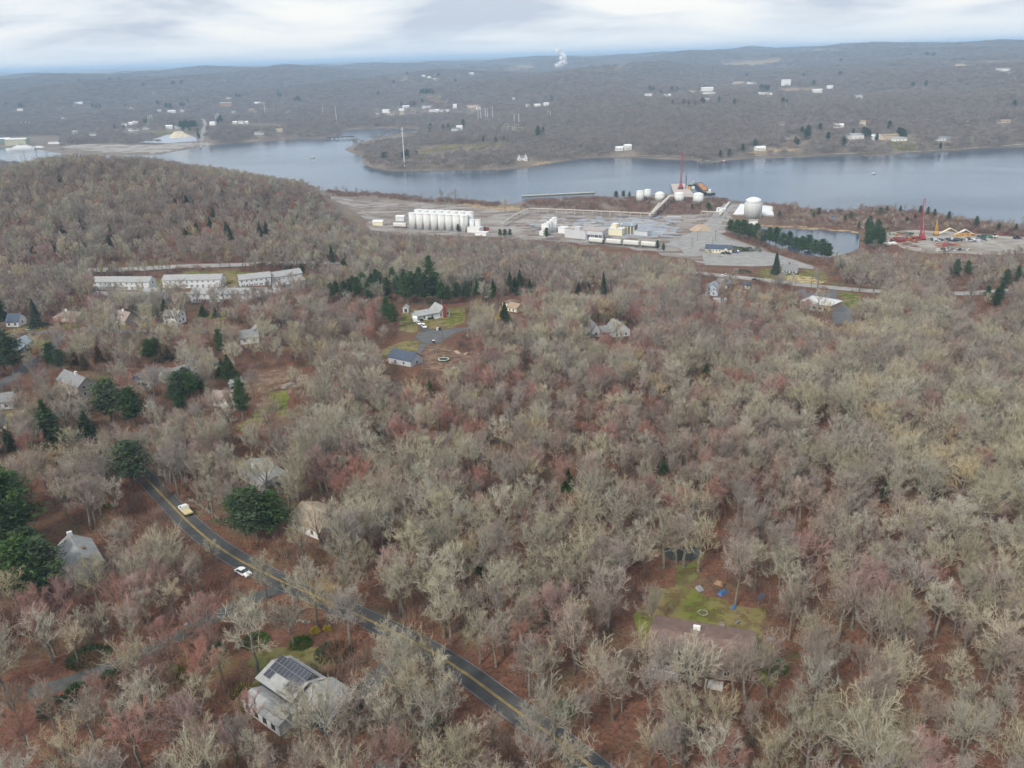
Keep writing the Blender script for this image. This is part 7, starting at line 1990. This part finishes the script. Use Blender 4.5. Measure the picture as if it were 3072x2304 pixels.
def bare_tree_meshes(seed, H, R, lod, m_twig, m_trunk, vase=False):
    """unit-metre tree: (trunk and limbs mesh, crown of branches and twigs mesh)"""
    r = np.random.default_rng(seed)
    tv, tf, cv_, cf = [], [], [], []
    cz_, rz_ = H * 0.655, H * 0.345
    lean = r.normal(size=2) * 0.04
    hs = np.linspace(0, H * 0.78, 6)
    tp = np.stack([lean[0] * hs + r.normal(size=6) * 0.12 * (hs > 0), lean[1] * hs + r.normal(size=6) * 0.12 * (hs > 0), hs], 1)
    r0 = H * 0.016 + 0.06
    _tube(tv, tf, tp, np.array([r0 * 1.25, r0, r0 * 0.9, r0 * 0.65, r0 * 0.4, r0 * 0.12]), 5 if lod == 0 else 3)
    nl = (11 if not vase else 10) if lod == 0 else 8
    cen_, rad_ = np.array([0, 0, cz_]), np.array([R, R, rz_])
    def outside(p):
        e = (p - cen_) / rad_
        return math.sqrt(e @ e)
    for i in range(nl):
        f = (i + 0.5) / nl
        h0 = H * (0.33 + 0.36 * f) if not vase else H * (0.27 + 0.25 * f)
        az = i * 2.4 + r.uniform(-0.4, 0.4)
        tilt = RAD((66 - 44 * f) if not vase else (44 - 26 * f)) + r.normal() * 0.1
        d = np.array([math.cos(az) * math.sin(tilt), math.sin(az) * math.sin(tilt), math.cos(tilt)])
        k = np.interp(h0, hs, np.arange(6))
        p0 = tp[int(k)] * (1 - k % 1) + tp[min(int(k) + 1, 5)] * (k % 1)
        # length to the crown surface
        rel = (p0 - np.array([0, 0, cz_])) / np.array([R, R, rz_])
        dd = d / np.array([R, R, rz_])
        qa, qb, qc = dd @ dd, 2 * rel @ dd, rel @ rel - 1
        disc = max(qb * qb - 4 * qa * qc, 0)
        ln = max(2.0, (-qb + math.sqrt(disc)) / (2 * qa)) * r.uniform(0.78, 1.05)
        pts, de = _path(p0, d, ln, 5, r, 0.13, 0.05)
        rr = r0 * 0.40 * (1 - 0.4 * f)
        _tube(tv, tf, pts, np.linspace(rr, 0.028, 6), 4 if lod == 0 else 3)
        ns_ = 8 if lod == 0 else 7
        for s in range(ns_):
            t = 0.25 + 0.75 * (s + r.uniform(0, 0.8)) / ns_
            k = min(t, 0.999) * 5
            p1 = pts[int(k)] * (1 - k % 1) + pts[int(k) + 1] * (k % 1)
            dl = pts[int(k) + 1] - pts[int(k)]
            dl /= np.linalg.norm(dl)
            sd2 = dl * 0.8 + r.normal(size=3) * 0.55 + np.array([0, 0, 0.30])
            sd2 /= np.linalg.norm(sd2)
            l2 = ln * r.uniform(0.28, 0.48) * (1.15 - 0.45 * t)
            if lod == 0:
                q, _ = _path(p1, sd2, l2, 3, r, 0.2, 0.07)
                _tube(cv_, cf, q, np.linspace(0.055, 0.018, 4), 3)
                for u in range(5):
                    t2 = 0.2 + 0.8 * (u + r.uniform(0, 0.9)) / 5
                    k = min(t2, 0.999) * 3
                    p2 = q[int(k)] * (1 - k % 1) + q[int(k) + 1] * (k % 1)
                    d2 = (q[int(k) + 1] - q[int(k)])
                    d2 = d2 / np.linalg.norm(d2) * 0.7 + r.normal(size=3) * 0.55 + np.array([0, 0, 0.25])
                    d2 /= np.linalg.norm(d2)
                    l3 = l2 * r.uniform(0.3, 0.55)
                    q2, dE = _path(p2, d2, l3, 2, r, 0.2, 0.06)
                    _tube(cv_, cf, q2, np.array([0.022, 0.017, 0.010]), 3)
                    for z_ in range(9):
                        t3 = r.uniform(0.25, 1.0) * 2
                        k = min(t3, 1.999)
                        p3 = q2[int(k)] * (1 - k % 1) + q2[int(k) + 1] * (k % 1)
                        d3 = dE * 0.8 + r.normal(size=3) * 0.5 + np.array([0, 0, 0.22])
                        d3 /= np.linalg.norm(d3)
                        l4 = r.uniform(0.45, 1.15)
                        if outside(p3 + d3 * l4) > 1.06:
                            l4 *= 0.45
                            if outside(p3) > 1.08:
                                continue
                        _blade(cv_, cf, p3, d3, l4, 0.027, r)
            else:
                q = np.array([p1, p1 + sd2 * l2])
                _tube(cv_, cf, q, np.array([0.08, 0.03]), 3)
                for u in range(24):
                    p2 = p1 + sd2 * l2 * r.uniform(0.15, 1.0)
                    d3 = sd2 * 0.6 + r.normal(size=3) * 0.55 + np.array([0, 0, 0.25])
                    d3 /= np.linalg.norm(d3)
                    l4 = r.uniform(0.9, 1.9)
                    if outside(p2 + d3 * l4) > 1.08:
                        l4 *= 0.45
                    _blade(cv_, cf, p2, d3, l4, 0.075, r)
    return _mesh('trunk', tv, tf, m_trunk), _mesh('crown', cv_, cf, m_twig)
def far_tree_mesh(seed, m, H=14.0, R=6.5, n=200):
    r = np.random.default_rng(seed)
    vs_, fs = [], []
    _tube(vs_, fs, np.array([(0, 0, 0), (0, 0, H * 0.7)]), np.array([0.35, 0.1]), 3)
    for _ in range(n):
        d = r.normal(size=3)
        d[2] = abs(d[2]) * 0.9 - 0.15
        d /= np.linalg.norm(d)
        rad = r.uniform(0.45, 0.95)
        p = np.array([d[0] * R * rad, d[1] * R * rad, H * 0.52 + d[2] * H * 0.42 * rad])
        dd = d * 0.8 + r.normal(size=3) * 0.45 + np.array([0, 0, 0.35])
        dd /= np.linalg.norm(dd)
        _blade(vs_, fs, p - dd * 0.9, dd, r.uniform(1.6, 3.2), 0.40, r)
    return _mesh('far_tree', vs_, fs, m)
def brush_mesh(seed, m, n=150, H=3.0, R=1.6):
    r = np.random.default_rng(seed)
    vs_, fs = [], []
    for _ in range(n):
        a = r.uniform(0, 6.28)
        t = abs(r.normal()) * 0.45
        d = np.array([math.cos(a) * math.sin(t), math.sin(a) * math.sin(t), math.cos(t)])
        p = np.array([r.normal() * R * 0.45, r.normal() * R * 0.45, r.uniform(0, H * 0.5)])
        _blade(vs_, fs, p, d, r.uniform(0.6, 1.0) * H * 0.6, 0.06, r)
    return _mesh('brush', vs_, fs, m)
def pine_meshes(seed, H, m, dense=58, wide=0.24):
    """white pine: bare lower trunk, tiers of flat irregular needle clumps"""
    r = np.random.default_rng(seed)
    tv, tf, cv_, cf = [], [], [], []
    _tube(tv, tf, np.array([(0, 0, 0), (0.1, 0, H * 0.5), (0, 0.1, H * 0.95)]), np.array([H * 0.018, H * 0.012, 0.04]), 5)
    for i in range(dense):
        f = (i + r.uniform(0, 1)) / dense
        z = H * (0.26 + 0.72 * f)
        prof = (1 - f) ** 0.5 * min(1.0, 0.5 + f * 2.2)
        reach = max(0.25, H * wide * prof * r.uniform(0.4, 1.2))
        az = i * 2.4 + r.normal() * 0.3
        tip = np.array([math.cos(az) * reach, math.sin(az) * reach, z + reach * 0.12])
        base = np.array([0, 0, z - reach * 0.10])
        _tube(tv, tf, np.array([base, tip]), np.array([0.05, 0.015]), 3)
        for s in range(int(26 + 46 * prof)):
            t = r.uniform(0.25, 1.08)
            p = base + (tip - base) * t + r.normal(size=3) * np.array([0.62, 0.62, 0.22]) * (0.4 + 0.9 * prof)
            d = np.array([math.cos(az), math.sin(az), 0.35]) * 0.6 + r.normal(size=3) * 0.6
            d /= np.linalg.norm(d)
            _blade(cv_, cf, p, d, r.uniform(0.5, 0.95), r.uniform(0.22, 0.42), r)
    return _mesh('trunk', tv, tf, BARK['oak_trunk']), _mesh('crown', cv_, cf, m)
def cone_meshes(seed, H, m, n=2600, wide=0.20):
    """spruce or cedar: dense cone down to the ground"""
    r = np.random.default_rng(seed)
    tv, tf, cv_, cf = [], [], [], []
    _tube(tv, tf, np.array([(0, 0, 0), (0, 0, H * 0.97)]), np.array([H * 0.015 + 0.05, 0.03]), 5)
    for i in range(n):
        f = 1 - math.sqrt(r.uniform(0.0, 1.0))
        tier = 0.72 + 0.28 * ((f * 11) % 1.0 < 0.55)
        az = r.uniform(0, 6.283)
        reach = H * wide * (1 - f) * tier * (0.85 + 0.22 * math.sin(az * 3 + f * 9)) * r.uniform(0.62, 1.05) + 0.06
        p = np.array([math.cos(az) * reach, math.sin(az) * reach, H * (0.05 + 0.95 * f)])
        d = np.array([math.cos(az), math.sin(az), -0.15 + 0.7 * f]) + r.normal(size=3) * 0.45
        d /= np.linalg.norm(d)
        _blade(cv_, cf, p - d * 0.35, d, r.uniform(0.5, 1.0), r.uniform(0.2, 0.42), r)
    return _mesh('trunk', tv, tf, BARK['oak_trunk']), _mesh('crown', cv_, cf, m)
# prototypes: (species, trunk mesh, crown mesh, height, radius)
NEAR_P = []
for sp_, seed, H, R, vase, tw in (('oak', 1, 15, 5.6, False, 'oak'), ('oak', 2, 16, 4.8, False, 'oak'), ('oak', 3, 14, 5.9, True, 'oak'), ('oak', 4, 16, 4.6, True, 'oak'),
                                  ('ash', 5, 16, 4.0, True, 'ash'), ('ash', 6, 14, 4.9, False, 'ash'), ('ash', 14, 16, 5.0, True, 'ash'),
                                  ('red', 7, 14, 4.3, True, 'red'), ('red', 8, 13, 4.7, False, 'red'), ('tan', 9, 15, 4.9, True, 'tan')):
    a, b = bare_tree_meshes(seed, H, R, 0, BARK[tw], BARK['oak_trunk'] if sp_ != 'oak' else BARK['oak_trunk'], vase)
    NEAR_P.append((sp_, a, b, H, R))
MID_P = []
for sp_, seed, H, R, vase, tw in (('oak', 21, 16, 5.0, False, 'oak'), ('oak', 22, 17, 4.4, True, 'oak'), ('ash', 23, 16, 4.4, False, 'ash'), ('ash', 24, 15, 4.0, True, 'ash'),
                                  ('red', 25, 14, 4.0, False, 'red'), ('tan', 26, 15, 4.6, True, 'tan')):
    a, b = bare_tree_meshes(seed, H, R, 1, BARK[tw], BARK['oak_trunk'], vase)
    MID_P.append((sp_, a, b, H, R))
FAR_M = [far_tree_mesh(31 + i, BARK['far']) for i in range(4)]
BRUSH_M = [brush_mesh(41 + i, BARK['brush']) for i in range(3)]
PINE_P = [pine_meshes(51 + i, 17.0, BARK['pine'], wide=wd) for i, wd in enumerate((0.25, 0.29, 0.22))]
CEDAR_P = [cone_meshes(61, 12.0, BARK['cedar'], wide=0.30, n=3200), cone_meshes(62, 14.0, BARK['cedar'], wide=0.19), cone_meshes(63, 8.0, BARK['rust'], wide=0.34, n=2200)]

def tree_thing(name, meshes, loc, scale, rz, label, cat, group, parts=True):
    t = thing(name, label, cat, loc, rz, group)
    t.scale = scale
    link('trunk', meshes[0], None, t)
    link('crown', meshes[1], None, t)
    return t
def scatter(name, pts, rots, scl, idx, protos, label):
    """one countless mass: protos is a list of object lists, instanced on the points"""
    me = bpy.data.meshes.new(name)
    me.vertices.add(len(pts))
    me.vertices.foreach_set('co', np.asarray(pts, np.float32).ravel())
    for nm, typ, dat, key in (('t_rot', 'FLOAT_VECTOR', rots, 'vector'), ('t_scl', 'FLOAT_VECTOR', scl, 'vector'), ('t_idx', 'INT', idx, 'value')):
        at = me.attributes.new(nm, typ, 'POINT')
        at.data.foreach_set(key, np.asarray(dat, np.int32 if typ == 'INT' else np.float32).ravel())
    me.update()
    o = link(name, me)
    g = bpy.data.node_groups.new(name, 'GeometryNodeTree')
    g.interface.new_socket('Geometry', in_out='INPUT', socket_type='NodeSocketGeometry')
    g.interface.new_socket('Geometry', in_out='OUTPUT', socket_type='NodeSocketGeometry')
    gi, go = N(g, 'NodeGroupInput'), N(g, 'NodeGroupOutput')
    ins = N(g, 'GeometryNodeInstanceOnPoints')
    ins.inputs['Pick Instance'].default_value = True
    jn = N(g, 'GeometryNodeJoinGeometry')
    chain = []
    for pr in protos:
        j2 = N(g, 'GeometryNodeJoinGeometry')
        for ob in pr:
            oi = N(g, 'GeometryNodeObjectInfo')
            oi.inputs['Object'].default_value = ob
            oi.inputs['As Instance'].default_value = True
            L(g, oi.outputs['Geometry'], j2.inputs[0])
        gt = N(g, 'GeometryNodeGeometryToInstance')
        L(g, j2.outputs[0], gt.inputs[0])
        chain.append(gt.outputs[0])
    for c in reversed(chain):                    # the join node takes its links last first
        L(g, c, jn.inputs[0])
    L(g, jn.outputs[0], ins.inputs['Instance'])
    L(g, gi.outputs[0], ins.inputs['Points'])
    for nm, dt, sock in (('t_rot', 'FLOAT_VECTOR', 'Rotation'), ('t_scl', 'FLOAT_VECTOR', 'Scale'), ('t_idx', 'INT', 'Instance Index')):
        na = N(g, 'GeometryNodeInputNamedAttribute', data_type=dt)
        na.inputs['Name'].default_value = nm
        src = na.outputs['Attribute']
        if sock == 'Rotation':
            e2r = N(g, 'FunctionNodeEulerToRotation')
            L(g, src, e2r.inputs[0])
            src = e2r.outputs[0]
        L(g, src, ins.inputs[sock])
    L(g, ins.outputs[0], go.inputs[0])
    md = o.modifiers.new('scatter', 'NODES')
    md.node_group = g
    return tag(o, label, kind='stuff')
# ------------------------------------------------------------------ planting
def veil(P, H, R):
    """chance that a tree may stand here, given what the photograph leaves in view behind it"""
    n = len(P)
    keep = np.ones(n)
    z = T(P[:, 0], P[:, 1])
    smp = []
    right = CR[:, 0]
    for fh in (0.35, 0.6, 0.8, 0.97):
        for fs_ in (-0.6, 0.0, 0.6):
            wd = fs_ * R * math.sqrt(max(0.0, 1 - ((fh - 0.6) / 0.45) ** 2))
            Q = np.stack([P[:, 0] + right[0] * wd, P[:, 1] + right[1] * wd, z + H * fh], 1)
            smp.append(project(Q)[0])
    for (ex, ey, ez, ew, eh) in VIEW:
        far_in = (P[:, 1] < ey) & (P[:, 1] > ey - 130 - ey * 0.12)
        if not far_in.any():
            continue
        e2 = project(np.array([[ex, ey, ez + eh * 0.2], [ex, ey, ez + eh], [ex + ew, ey, ez + eh * 0.5]]))[0]
        x0, x1, y0, y1 = e2[0, 0] - abs(e2[2, 0] - e2[0, 0]), e2[0, 0] + abs(e2[2, 0] - e2[0, 0]), e2[1, 1], e2[0, 1]
        for q in smp[3:]:
            hit = far_in & (q[:, 0] > x0) & (q[:, 0] < x1) & (q[:, 1] > y0) & (q[:, 1] < y1)
            keep = np.where(hit, np.minimum(keep, 0.05), keep)
    for poly, pk in CLEAR:
        pa = np.array(poly, float)
        lo, hi = pa.min(0), pa.max(0)
        hit = np.zeros(n, bool)
        for q in smp:
            bb = (q[:, 0] > lo[0]) & (q[:, 0] < hi[0]) & (q[:, 1] > lo[1]) & (q[:, 1] < hi[1])
            if bb.any():
                ii = np.nonzero(bb)[0]
                hit[ii] |= in_poly(q[ii], pa)
        keep = np.where(hit, np.minimum(keep, pk), keep)
    return keep
def allowed(P, margin=0.0):
    ok = np.ones(len(P), bool)
    for poly, mg in KEEP_OUT:
        lo, hi = poly.min(0) - mg - margin, poly.max(0) + mg + margin
        bb = (P[:, 0] > lo[0]) & (P[:, 0] < hi[0]) & (P[:, 1] > lo[1]) & (P[:, 1] < hi[1]) & ok
        if bb.any():
            ii = np.nonzero(bb)[0]
            bad = in_poly(P[ii], poly)
            if mg + margin > 0:
                bad |= seg_dist(P[ii], poly) < mg + margin
            ok[ii[bad]] = False
    for wp in WATERS:
        ok &= ~in_poly(P, wp)
        ok &= seg_dist(P, wp) > 5.0 + margin
    return ok
def noise2(P, lam, off=0.0):
    return wobble(P[:, 0] + off, P[:, 1] - off, lam)

# --- evergreens, one by one where the photo shows them
EVG = []
def evergreen(kind, px, py, h, label, group, w_=1.0, var=None):
    p = gpt(px, py)
    i = (len(EVG)) % 3 if var is None else var
    if kind == 'pine':
        ms, h0, nm, cat = PINE_P[i % 3], 17.0, 'pine_tree', 'pine tree'
    elif kind == 'rust':
        ms, h0, nm, cat = CEDAR_P[2], 8.0, 'cedar_tree', 'cedar tree'
    elif kind == 'spruce':
        ms, h0, nm, cat = CEDAR_P[1], 14.0, 'spruce_tree', 'spruce tree'
    else:
        ms, h0, nm, cat = CEDAR_P[0], 12.0, 'cedar_tree', 'cedar tree'
    s = h / h0
    t = tree_thing(nm, ms, (p[0], p[1], p[2] - 0.1), (s * w_, s * w_, s), random.uniform(0, 6.28), label, cat, group)
    EVG.append((p[0], p[1], h * 0.16 * w_ + 1.0))
    VIEW.append((p[0], p[1], p[2], h * 0.17 * w_, h * 0.9))
    return t
for a in EVERGREENS:
    evergreen(*a)
evg = np.array(EVG) if EVG else np.zeros((0, 3))

# --- near woodland
sp = 5.5
gx, gy = np.meshgrid(np.arange(-900, 950, sp), np.arange(70, 1330, sp))
P = np.stack([gx.ravel(), gy.ravel()], 1)
P += rng.uniform(-0.46, 0.46, P.shape) * sp
az = np.arctan2(P[:, 0], P[:, 1])
rr = np.hypot(P[:, 0], P[:, 1])
P = P[(np.abs(az) < 0.66) & (rr > 85)]
P = P[allowed(P, 1.0)]
if len(evg):
    d = np.hypot(P[:, None, 0] - evg[None, :, 0], P[:, None, 1] - evg[None, :, 1])
    P = P[(d > evg[None, :, 2]).all(1)]
z = T(P[:, 0], P[:, 1])
q0, dep = project(np.stack([P[:, 0], P[:, 1], z], 1))
qt, _ = project(np.stack([P[:, 0], P[:, 1], z + 12], 1))
# thinner stands, and open ground by the site
dens = 0.86 + 0.16 * noise2(P, 120)
for poly, f in THIN:
    dens = np.where(in_poly(q0, poly), dens * f, dens)
Hs = rng.uniform(0.62, 1.2, len(P)) * (0.94 + 0.10 * noise2(P, 160, 40))
for poly, f in LOWWOOD:
    Hs = np.where(in_poly(q0, poly), Hs * f, Hs)
keep = (rng.uniform(size=len(P)) < dens) & (rng.uniform(size=len(P)) < veil(P, 14.6 * Hs, 4.8 * Hs))
P, Hs = P[keep], Hs[keep]
fp = np.array([gpt(a, b)[:2] for a, b, c in FORCED])
P, Hs = np.concatenate([P, fp]), np.concatenate([Hs, [c for a, b, c in FORCED]])
z = T(P[:, 0], P[:, 1])
q0, dep = project(np.stack([P[:, 0], P[:, 1], z], 1))
qt, _ = project(np.stack([P[:, 0], P[:, 1], z + 12], 1))
# species
cl = noise2(P, 55, 13)
pr = np.full(len(P), 0.07)
for poly, v in REDWOOD:
    pr = np.where(in_poly(q0, poly), v, pr)
u = rng.uniform(size=len(P))
red = u < pr * np.clip(0.75 + 0.9 * cl, 0.05, 2.5)
tan = (~red) & (rng.uniform(size=len(P)) < 0.05 + 0.05 * noise2(P, 90, 77))
ash = (~red) & (~tan) & (rng.uniform(size=len(P)) < np.clip(0.42 + 0.35 * noise2(P, 130, 201) + 0.25 * smooth(300, 600, np.hypot(P[:, 0], P[:, 1])), 0.05, 0.95))
spec = np.where(red, 2, np.where(tan, 3, np.where(ash, 1, 0)))
SPN = ['oak', 'ash', 'red', 'tan']
Hs = np.where(red, Hs * 0.9, Hs)
inframe = (qt[:, 0] > -40) & (qt[:, 0] < 3112) & (q0[:, 1] > 0) & (qt[:, 1] < 2330)
near_i = {s: [i for i, p_ in enumerate(NEAR_P) if p_[0] == SPN[s]] for s in range(4)}
mid_i = {s: [i for i, p_ in enumerate(MID_P) if p_[0] == SPN[s]] for s in range(4)}
order = np.argsort(dep)
taken = np.zeros(len(P), bool)
KIND = {0: ('bare_tree', 'bare tree'), 1: ('bare_tree', 'bare tree'), 2: ('red_maple_tree', 'maple tree'), 3: ('bare_tree', 'bare tree')}
LOOK = {0: 'pale lichen-grey bare tree', 1: 'brownish grey bare tree', 2: 'rosy red-budding maple', 3: 'tan-twigged bare tree'}
quota = {'bare_tree': 300, 'red_maple_tree': 110}
PROTO_OBJ = {}
def where_label(px, py):
    best = min(LANDMARKS, key=lambda l: (l[0] - px) ** 2 + ((l[1] - py) * 1.3) ** 2)
    dx, dy = px - best[0], py - best[1]
    if abs(dx) > abs(dy) * 1.2:
        rel = 'right of' if dx > 0 else 'left of'
    else:
        rel = 'in front of' if dy > 0 else 'behind'
    return rel + ' ' + best[2]
for i in order:
    if not inframe[i]:
        continue
    nm, cat = KIND[int(spec[i])]
    if quota[nm] <= 0:
        continue
    quota[nm] -= 1
    taken[i] = True
    pi = near_i[int(spec[i])][int(rng.integers(len(near_i[int(spec[i])])))]
    pr_ = NEAR_P[pi]
    s = Hs[i] * 14.6 / pr_[3]
    wl = LOOK[int(spec[i])] + ' ' + where_label(q0[i, 0], q0[i, 1])
    t = tree_thing(nm, (pr_[1], pr_[2]), (P[i, 0], P[i, 1], z[i] - 0.15), (s * rng.uniform(0.85, 1.1),) * 2 + (s,), rng.uniform(0, 6.28),
                   wl, cat, wl)
    if pi not in PROTO_OBJ:
        PROTO_OBJ[pi] = list(t.children)
# low-detail sources stand as trees of their own on the river bank
SHORE = [(1325, 602, 15, 1), (1368, 610, 17, 0), (1346, 606, 10, 3), (1010, 584, 11, 2), (1040, 586, 10, 4), (1516, 640, 17, 5)]
MIDOBJ = {}
for k, (px, py, h, pi) in enumerate(SHORE):
    p = gpt(px, py)
    pr_ = MID_P[pi]
    s = h / pr_[3]
    t = tree_thing('bare_tree', (pr_[1], pr_[2]), (p[0], p[1], p[2] - 0.1), (s, s, s), k * 1.3,
                   ['slim bare tree alone on the river bank behind the silos', 'broad bare tree on the river bank behind the silos', 'small tan bush-like tree between the two bank trees',
                    'small brown bare tree on the far left river bank', 'low reddish tree on the left river bank', 'rounded tan bare tree by the pier end'][k], 'bare tree', 'bare trees along the river bank')
    MIDOBJ[pi] = list(t.children)
for pi in range(len(MID_P)):
    assert pi in MIDOBJ
rest = ~taken
Pn, zn, sn, hn = P[rest], z[rest], spec[rest], Hs[rest]
rn = np.hypot(Pn[:, 0], Pn[:, 1])
protos = [PROTO_OBJ[i] for i in sorted(PROTO_OBJ)] + [MIDOBJ[i] for i in range(len(MID_P))]
hgt = [NEAR_P[i][3] for i in sorted(PROTO_OBJ)] + [p_[3] for p_ in MID_P]
npos = {pi: k for k, pi in enumerate(sorted(PROTO_OBJ))}
nb = len(npos)
idx = np.zeros(len(Pn), int)
for k in range(len(Pn)):
    s = int(sn[k])
    if rn[k] < 520:
        c = [npos[i] for i in near_i[s] if i in npos]
    else:
        c = [nb + i for i in mid_i[s]]
    idx[k] = c[int(rng.integers(len(c)))]
hg = np.array(hgt)[idx]
sc = hn * 14.6 / hg
wv = rng.uniform(0.85, 1.15, len(Pn))
scatter('woodland', np.stack([Pn[:, 0], Pn[:, 1], zn - 0.15], 1), np.stack([np.zeros(len(Pn)), np.zeros(len(Pn)), rng.uniform(0, 6.28, len(Pn))], 1),
        np.stack([sc * wv, sc * wv, sc], 1), idx, protos, 'leafless woodland covering the slopes on this side of the river')
print('near trees', len(P), 'rest', len(Pn), 'quota left', quota)

# --- brush and saplings under the trees
sp = 3.0
gx, gy = np.meshgrid(np.arange(-480, 480, sp), np.arange(80, 600, sp))
B = np.stack([gx.ravel(), gy.ravel()], 1) + rng.uniform(-0.5, 0.5, (gx.size, 2)) * sp
B = B[(np.abs(np.arctan2(B[:, 0], B[:, 1])) < 0.62)]
B = B[allowed(B, -0.5)]
B = B[rng.uniform(size=len(B)) < np.clip(0.42 + 0.38 * noise2(B, 38, 5), 0, 1)]
B = B[rng.uniform(size=len(B)) < veil(B, np.full(len(B), 3.0), np.full(len(B), 1.5)) + 0.15]
# low thicket along the works shore
gx, gy = np.meshgrid(np.arange(-420, 760, 4.2), np.arange(620, 1120, 4.2))
S_ = np.stack([gx.ravel(), gy.ravel()], 1) + rng.uniform(-0.5, 0.5, (gx.size, 2)) * 4.2
qs, _ = project(np.stack([S_[:, 0], S_[:, 1], T(S_[:, 0], S_[:, 1])], 1))
inside = np.zeros(len(S_), bool)
for poly in ([(1560, 596), (1900, 596), (2180, 600), (2180, 640), (1960, 645), (1560, 628)], [(2290, 606), (2500, 630), (2680, 622), (2900, 660), (3100, 684), (3100, 712), (2900, 697), (2640, 692), (2580, 695), (2330, 676), (2320, 640)], [(960, 566), (1240, 590), (1500, 610), (1500, 622), (1240, 604), (1000, 588)], [(2185, 690), (2300, 735), (2500, 790), (2600, 750), (2650, 740), (2660, 800), (2480, 815), (2280, 750)]):
    inside |= in_poly(qs, poly)
S_ = S_[inside]
S_ = S_[allowed(S_, -1.0)]
S_ = S_[rng.uniform(size=len(S_)) < np.clip(0.62 + 0.45 * noise2(S_, 45, 9), 0, 1)]
nB = len(B)
B = np.concatenate([B, S_])
brush_obj = []
for k, me in enumerate(BRUSH_M):
    p = gpt(*[(690, 1905), (560, 1905), (860, 2120)][k])
    brush_obj.append([tag(link('brush_clump', me), ['brown twiggy clump beside the driveway and stone wall', 'brown twiggy clump by the bend of the driveway', 'brown twiggy clump near the solar-roofed house'][k], 'shrub', 'bare brush clumps')])
    brush_obj[-1][0].location = p
bs = rng.uniform(0.5, 1.5, len(B))
bs[nB:] *= 1.25
scatter('undergrowth', np.stack([B[:, 0], B[:, 1], T(B[:, 0], B[:, 1])], 1), np.stack([np.zeros(len(B)), np.zeros(len(B)), rng.uniform(0, 6.28, len(B))], 1),
        np.stack([bs * rng.uniform(0.9, 1.7, len(B)), bs * rng.uniform(0.9, 1.7, len(B)), bs], 1), rng.integers(0, 3, len(B)), brush_obj, 'reddish brown brush and saplings under the trees')

# --- woods across the river, to the far ridges
pts = []
r_ = 1350.0
while r_ < 9500:
    s = max(9.5, r_ / 200.0)
    n = int(1.36 * r_ / s)
    a = (np.arange(n) + rng.uniform(0, 1)) / n * 1.36 - 0.68 + rng.uniform(-0.4, 0.4, n) * s / r_
    rr_ = r_ + rng.uniform(-0.45, 0.45, n) * s
    pts.append(np.stack([rr_ * np.sin(a), rr_ * np.cos(a), np.full(n, s)], 1))
    r_ += s * 0.95
Fp = np.concatenate(pts)
ok = allowed(Fp[:, :2], 0.0)
Fp = Fp[ok]
zf = T(Fp[:, 0], Fp[:, 1])
qf, _ = project(np.stack([Fp[:, 0], Fp[:, 1], zf], 1))
dn = 0.93 + 0.1 * noise2(Fp[:, :2], 700)
for poly, f in FARCLEAR:
    dn = np.where(in_poly(qf, poly), f, dn)
kf = rng.uniform(size=len(Fp)) < dn * np.minimum(1.0, veil(Fp[:, :2], np.full(len(Fp), 14.0), Fp[:, 2] * 0.5))
Fp, zf = Fp[kf], zf[kf]
far_obj = []
for k, me in enumerate(FAR_M):
    px, py = [(1238, 470), (1560, 470), (1700, 466), (1160, 448)][k]
    p = gpt(px, py)
    o = tag(link('bare_tree', me), ['bare tree right of the tall white pole on the wooded point', 'bare tree right of the white house on the point', 'bare tree along the shore right of the cove beach', 'bare tree at the left tip of the wooded point'][k], 'bare tree', 'bare trees on the wooded point')
    o.location = p
    far_obj.append([o])
sx = Fp[:, 2] / 9.5 * rng.uniform(0.75, 1.2, len(Fp))
sz = rng.uniform(0.75, 1.2, len(Fp)) * np.clip(0.97 + 0.2 * noise2(Fp[:, :2], 300), 0.6, 1.4)
scatter('far_woodland', np.stack([Fp[:, 0], Fp[:, 1], zf - 0.3], 1), np.stack([np.zeros(len(Fp)), np.zeros(len(Fp)), rng.uniform(0, 6.28, len(Fp))], 1),
        np.stack([sx, sx, sz], 1), rng.integers(0, 4, len(Fp)), far_obj, 'grey leafless woods across the river up to the far ridges')
print('far trees', len(Fp))

# look-alikes that stand few together are told apart by their order across the picture
same = {}
for o in scene.objects:
    if o.parent is None and o.get('category') and o.get('label'):
        same.setdefault(o['label'], []).append(o)
NTH = ['leftmost', 'second', 'third', 'fourth', 'fifth', 'sixth', 'seventh', 'eighth', 'ninth']
for lb, obs in same.items():
    if 1 < len(obs) <= 9:
        xs = project(np.array([tuple(o.location) for o in obs]))[0][:, 0]
        for k, i in enumerate(np.argsort(xs)):
            new = lb + ', ' + (NTH[k] if k == 0 else NTH[k] + ' from left')
            if len(new.split()) <= 16:
                obs[i]['label'] = new
# ------------------------------------------------------------------ haze
HAZE_TOP = max(CAM_H, float(G_Z[:, 30:330].max()) + 24.0) + 6.0
print('haze top', HAZE_TOP)
hz_m = bpy.data.materials.new('haze')
hz_m.use_nodes = True
t = hz_m.node_tree
t.nodes.remove(t.nodes['Principled BSDF'])
pv = N(t, 'ShaderNodeVolumePrincipled', inp={'Density': HAZE_D, 'Anisotropy': 0.0})
pv.inputs['Color'].default_value = (0.50, 0.73, 1.0, 1)
L(t, pv.outputs[0], t.nodes['Material Output'].inputs['Volume'])
hb = MB().box(-32000, 32000, -32000, 32000, -60, HAZE_TOP)
tag(hb.build('haze', hz_m), 'thin blue haze in the air over the valley', kind='stuff')
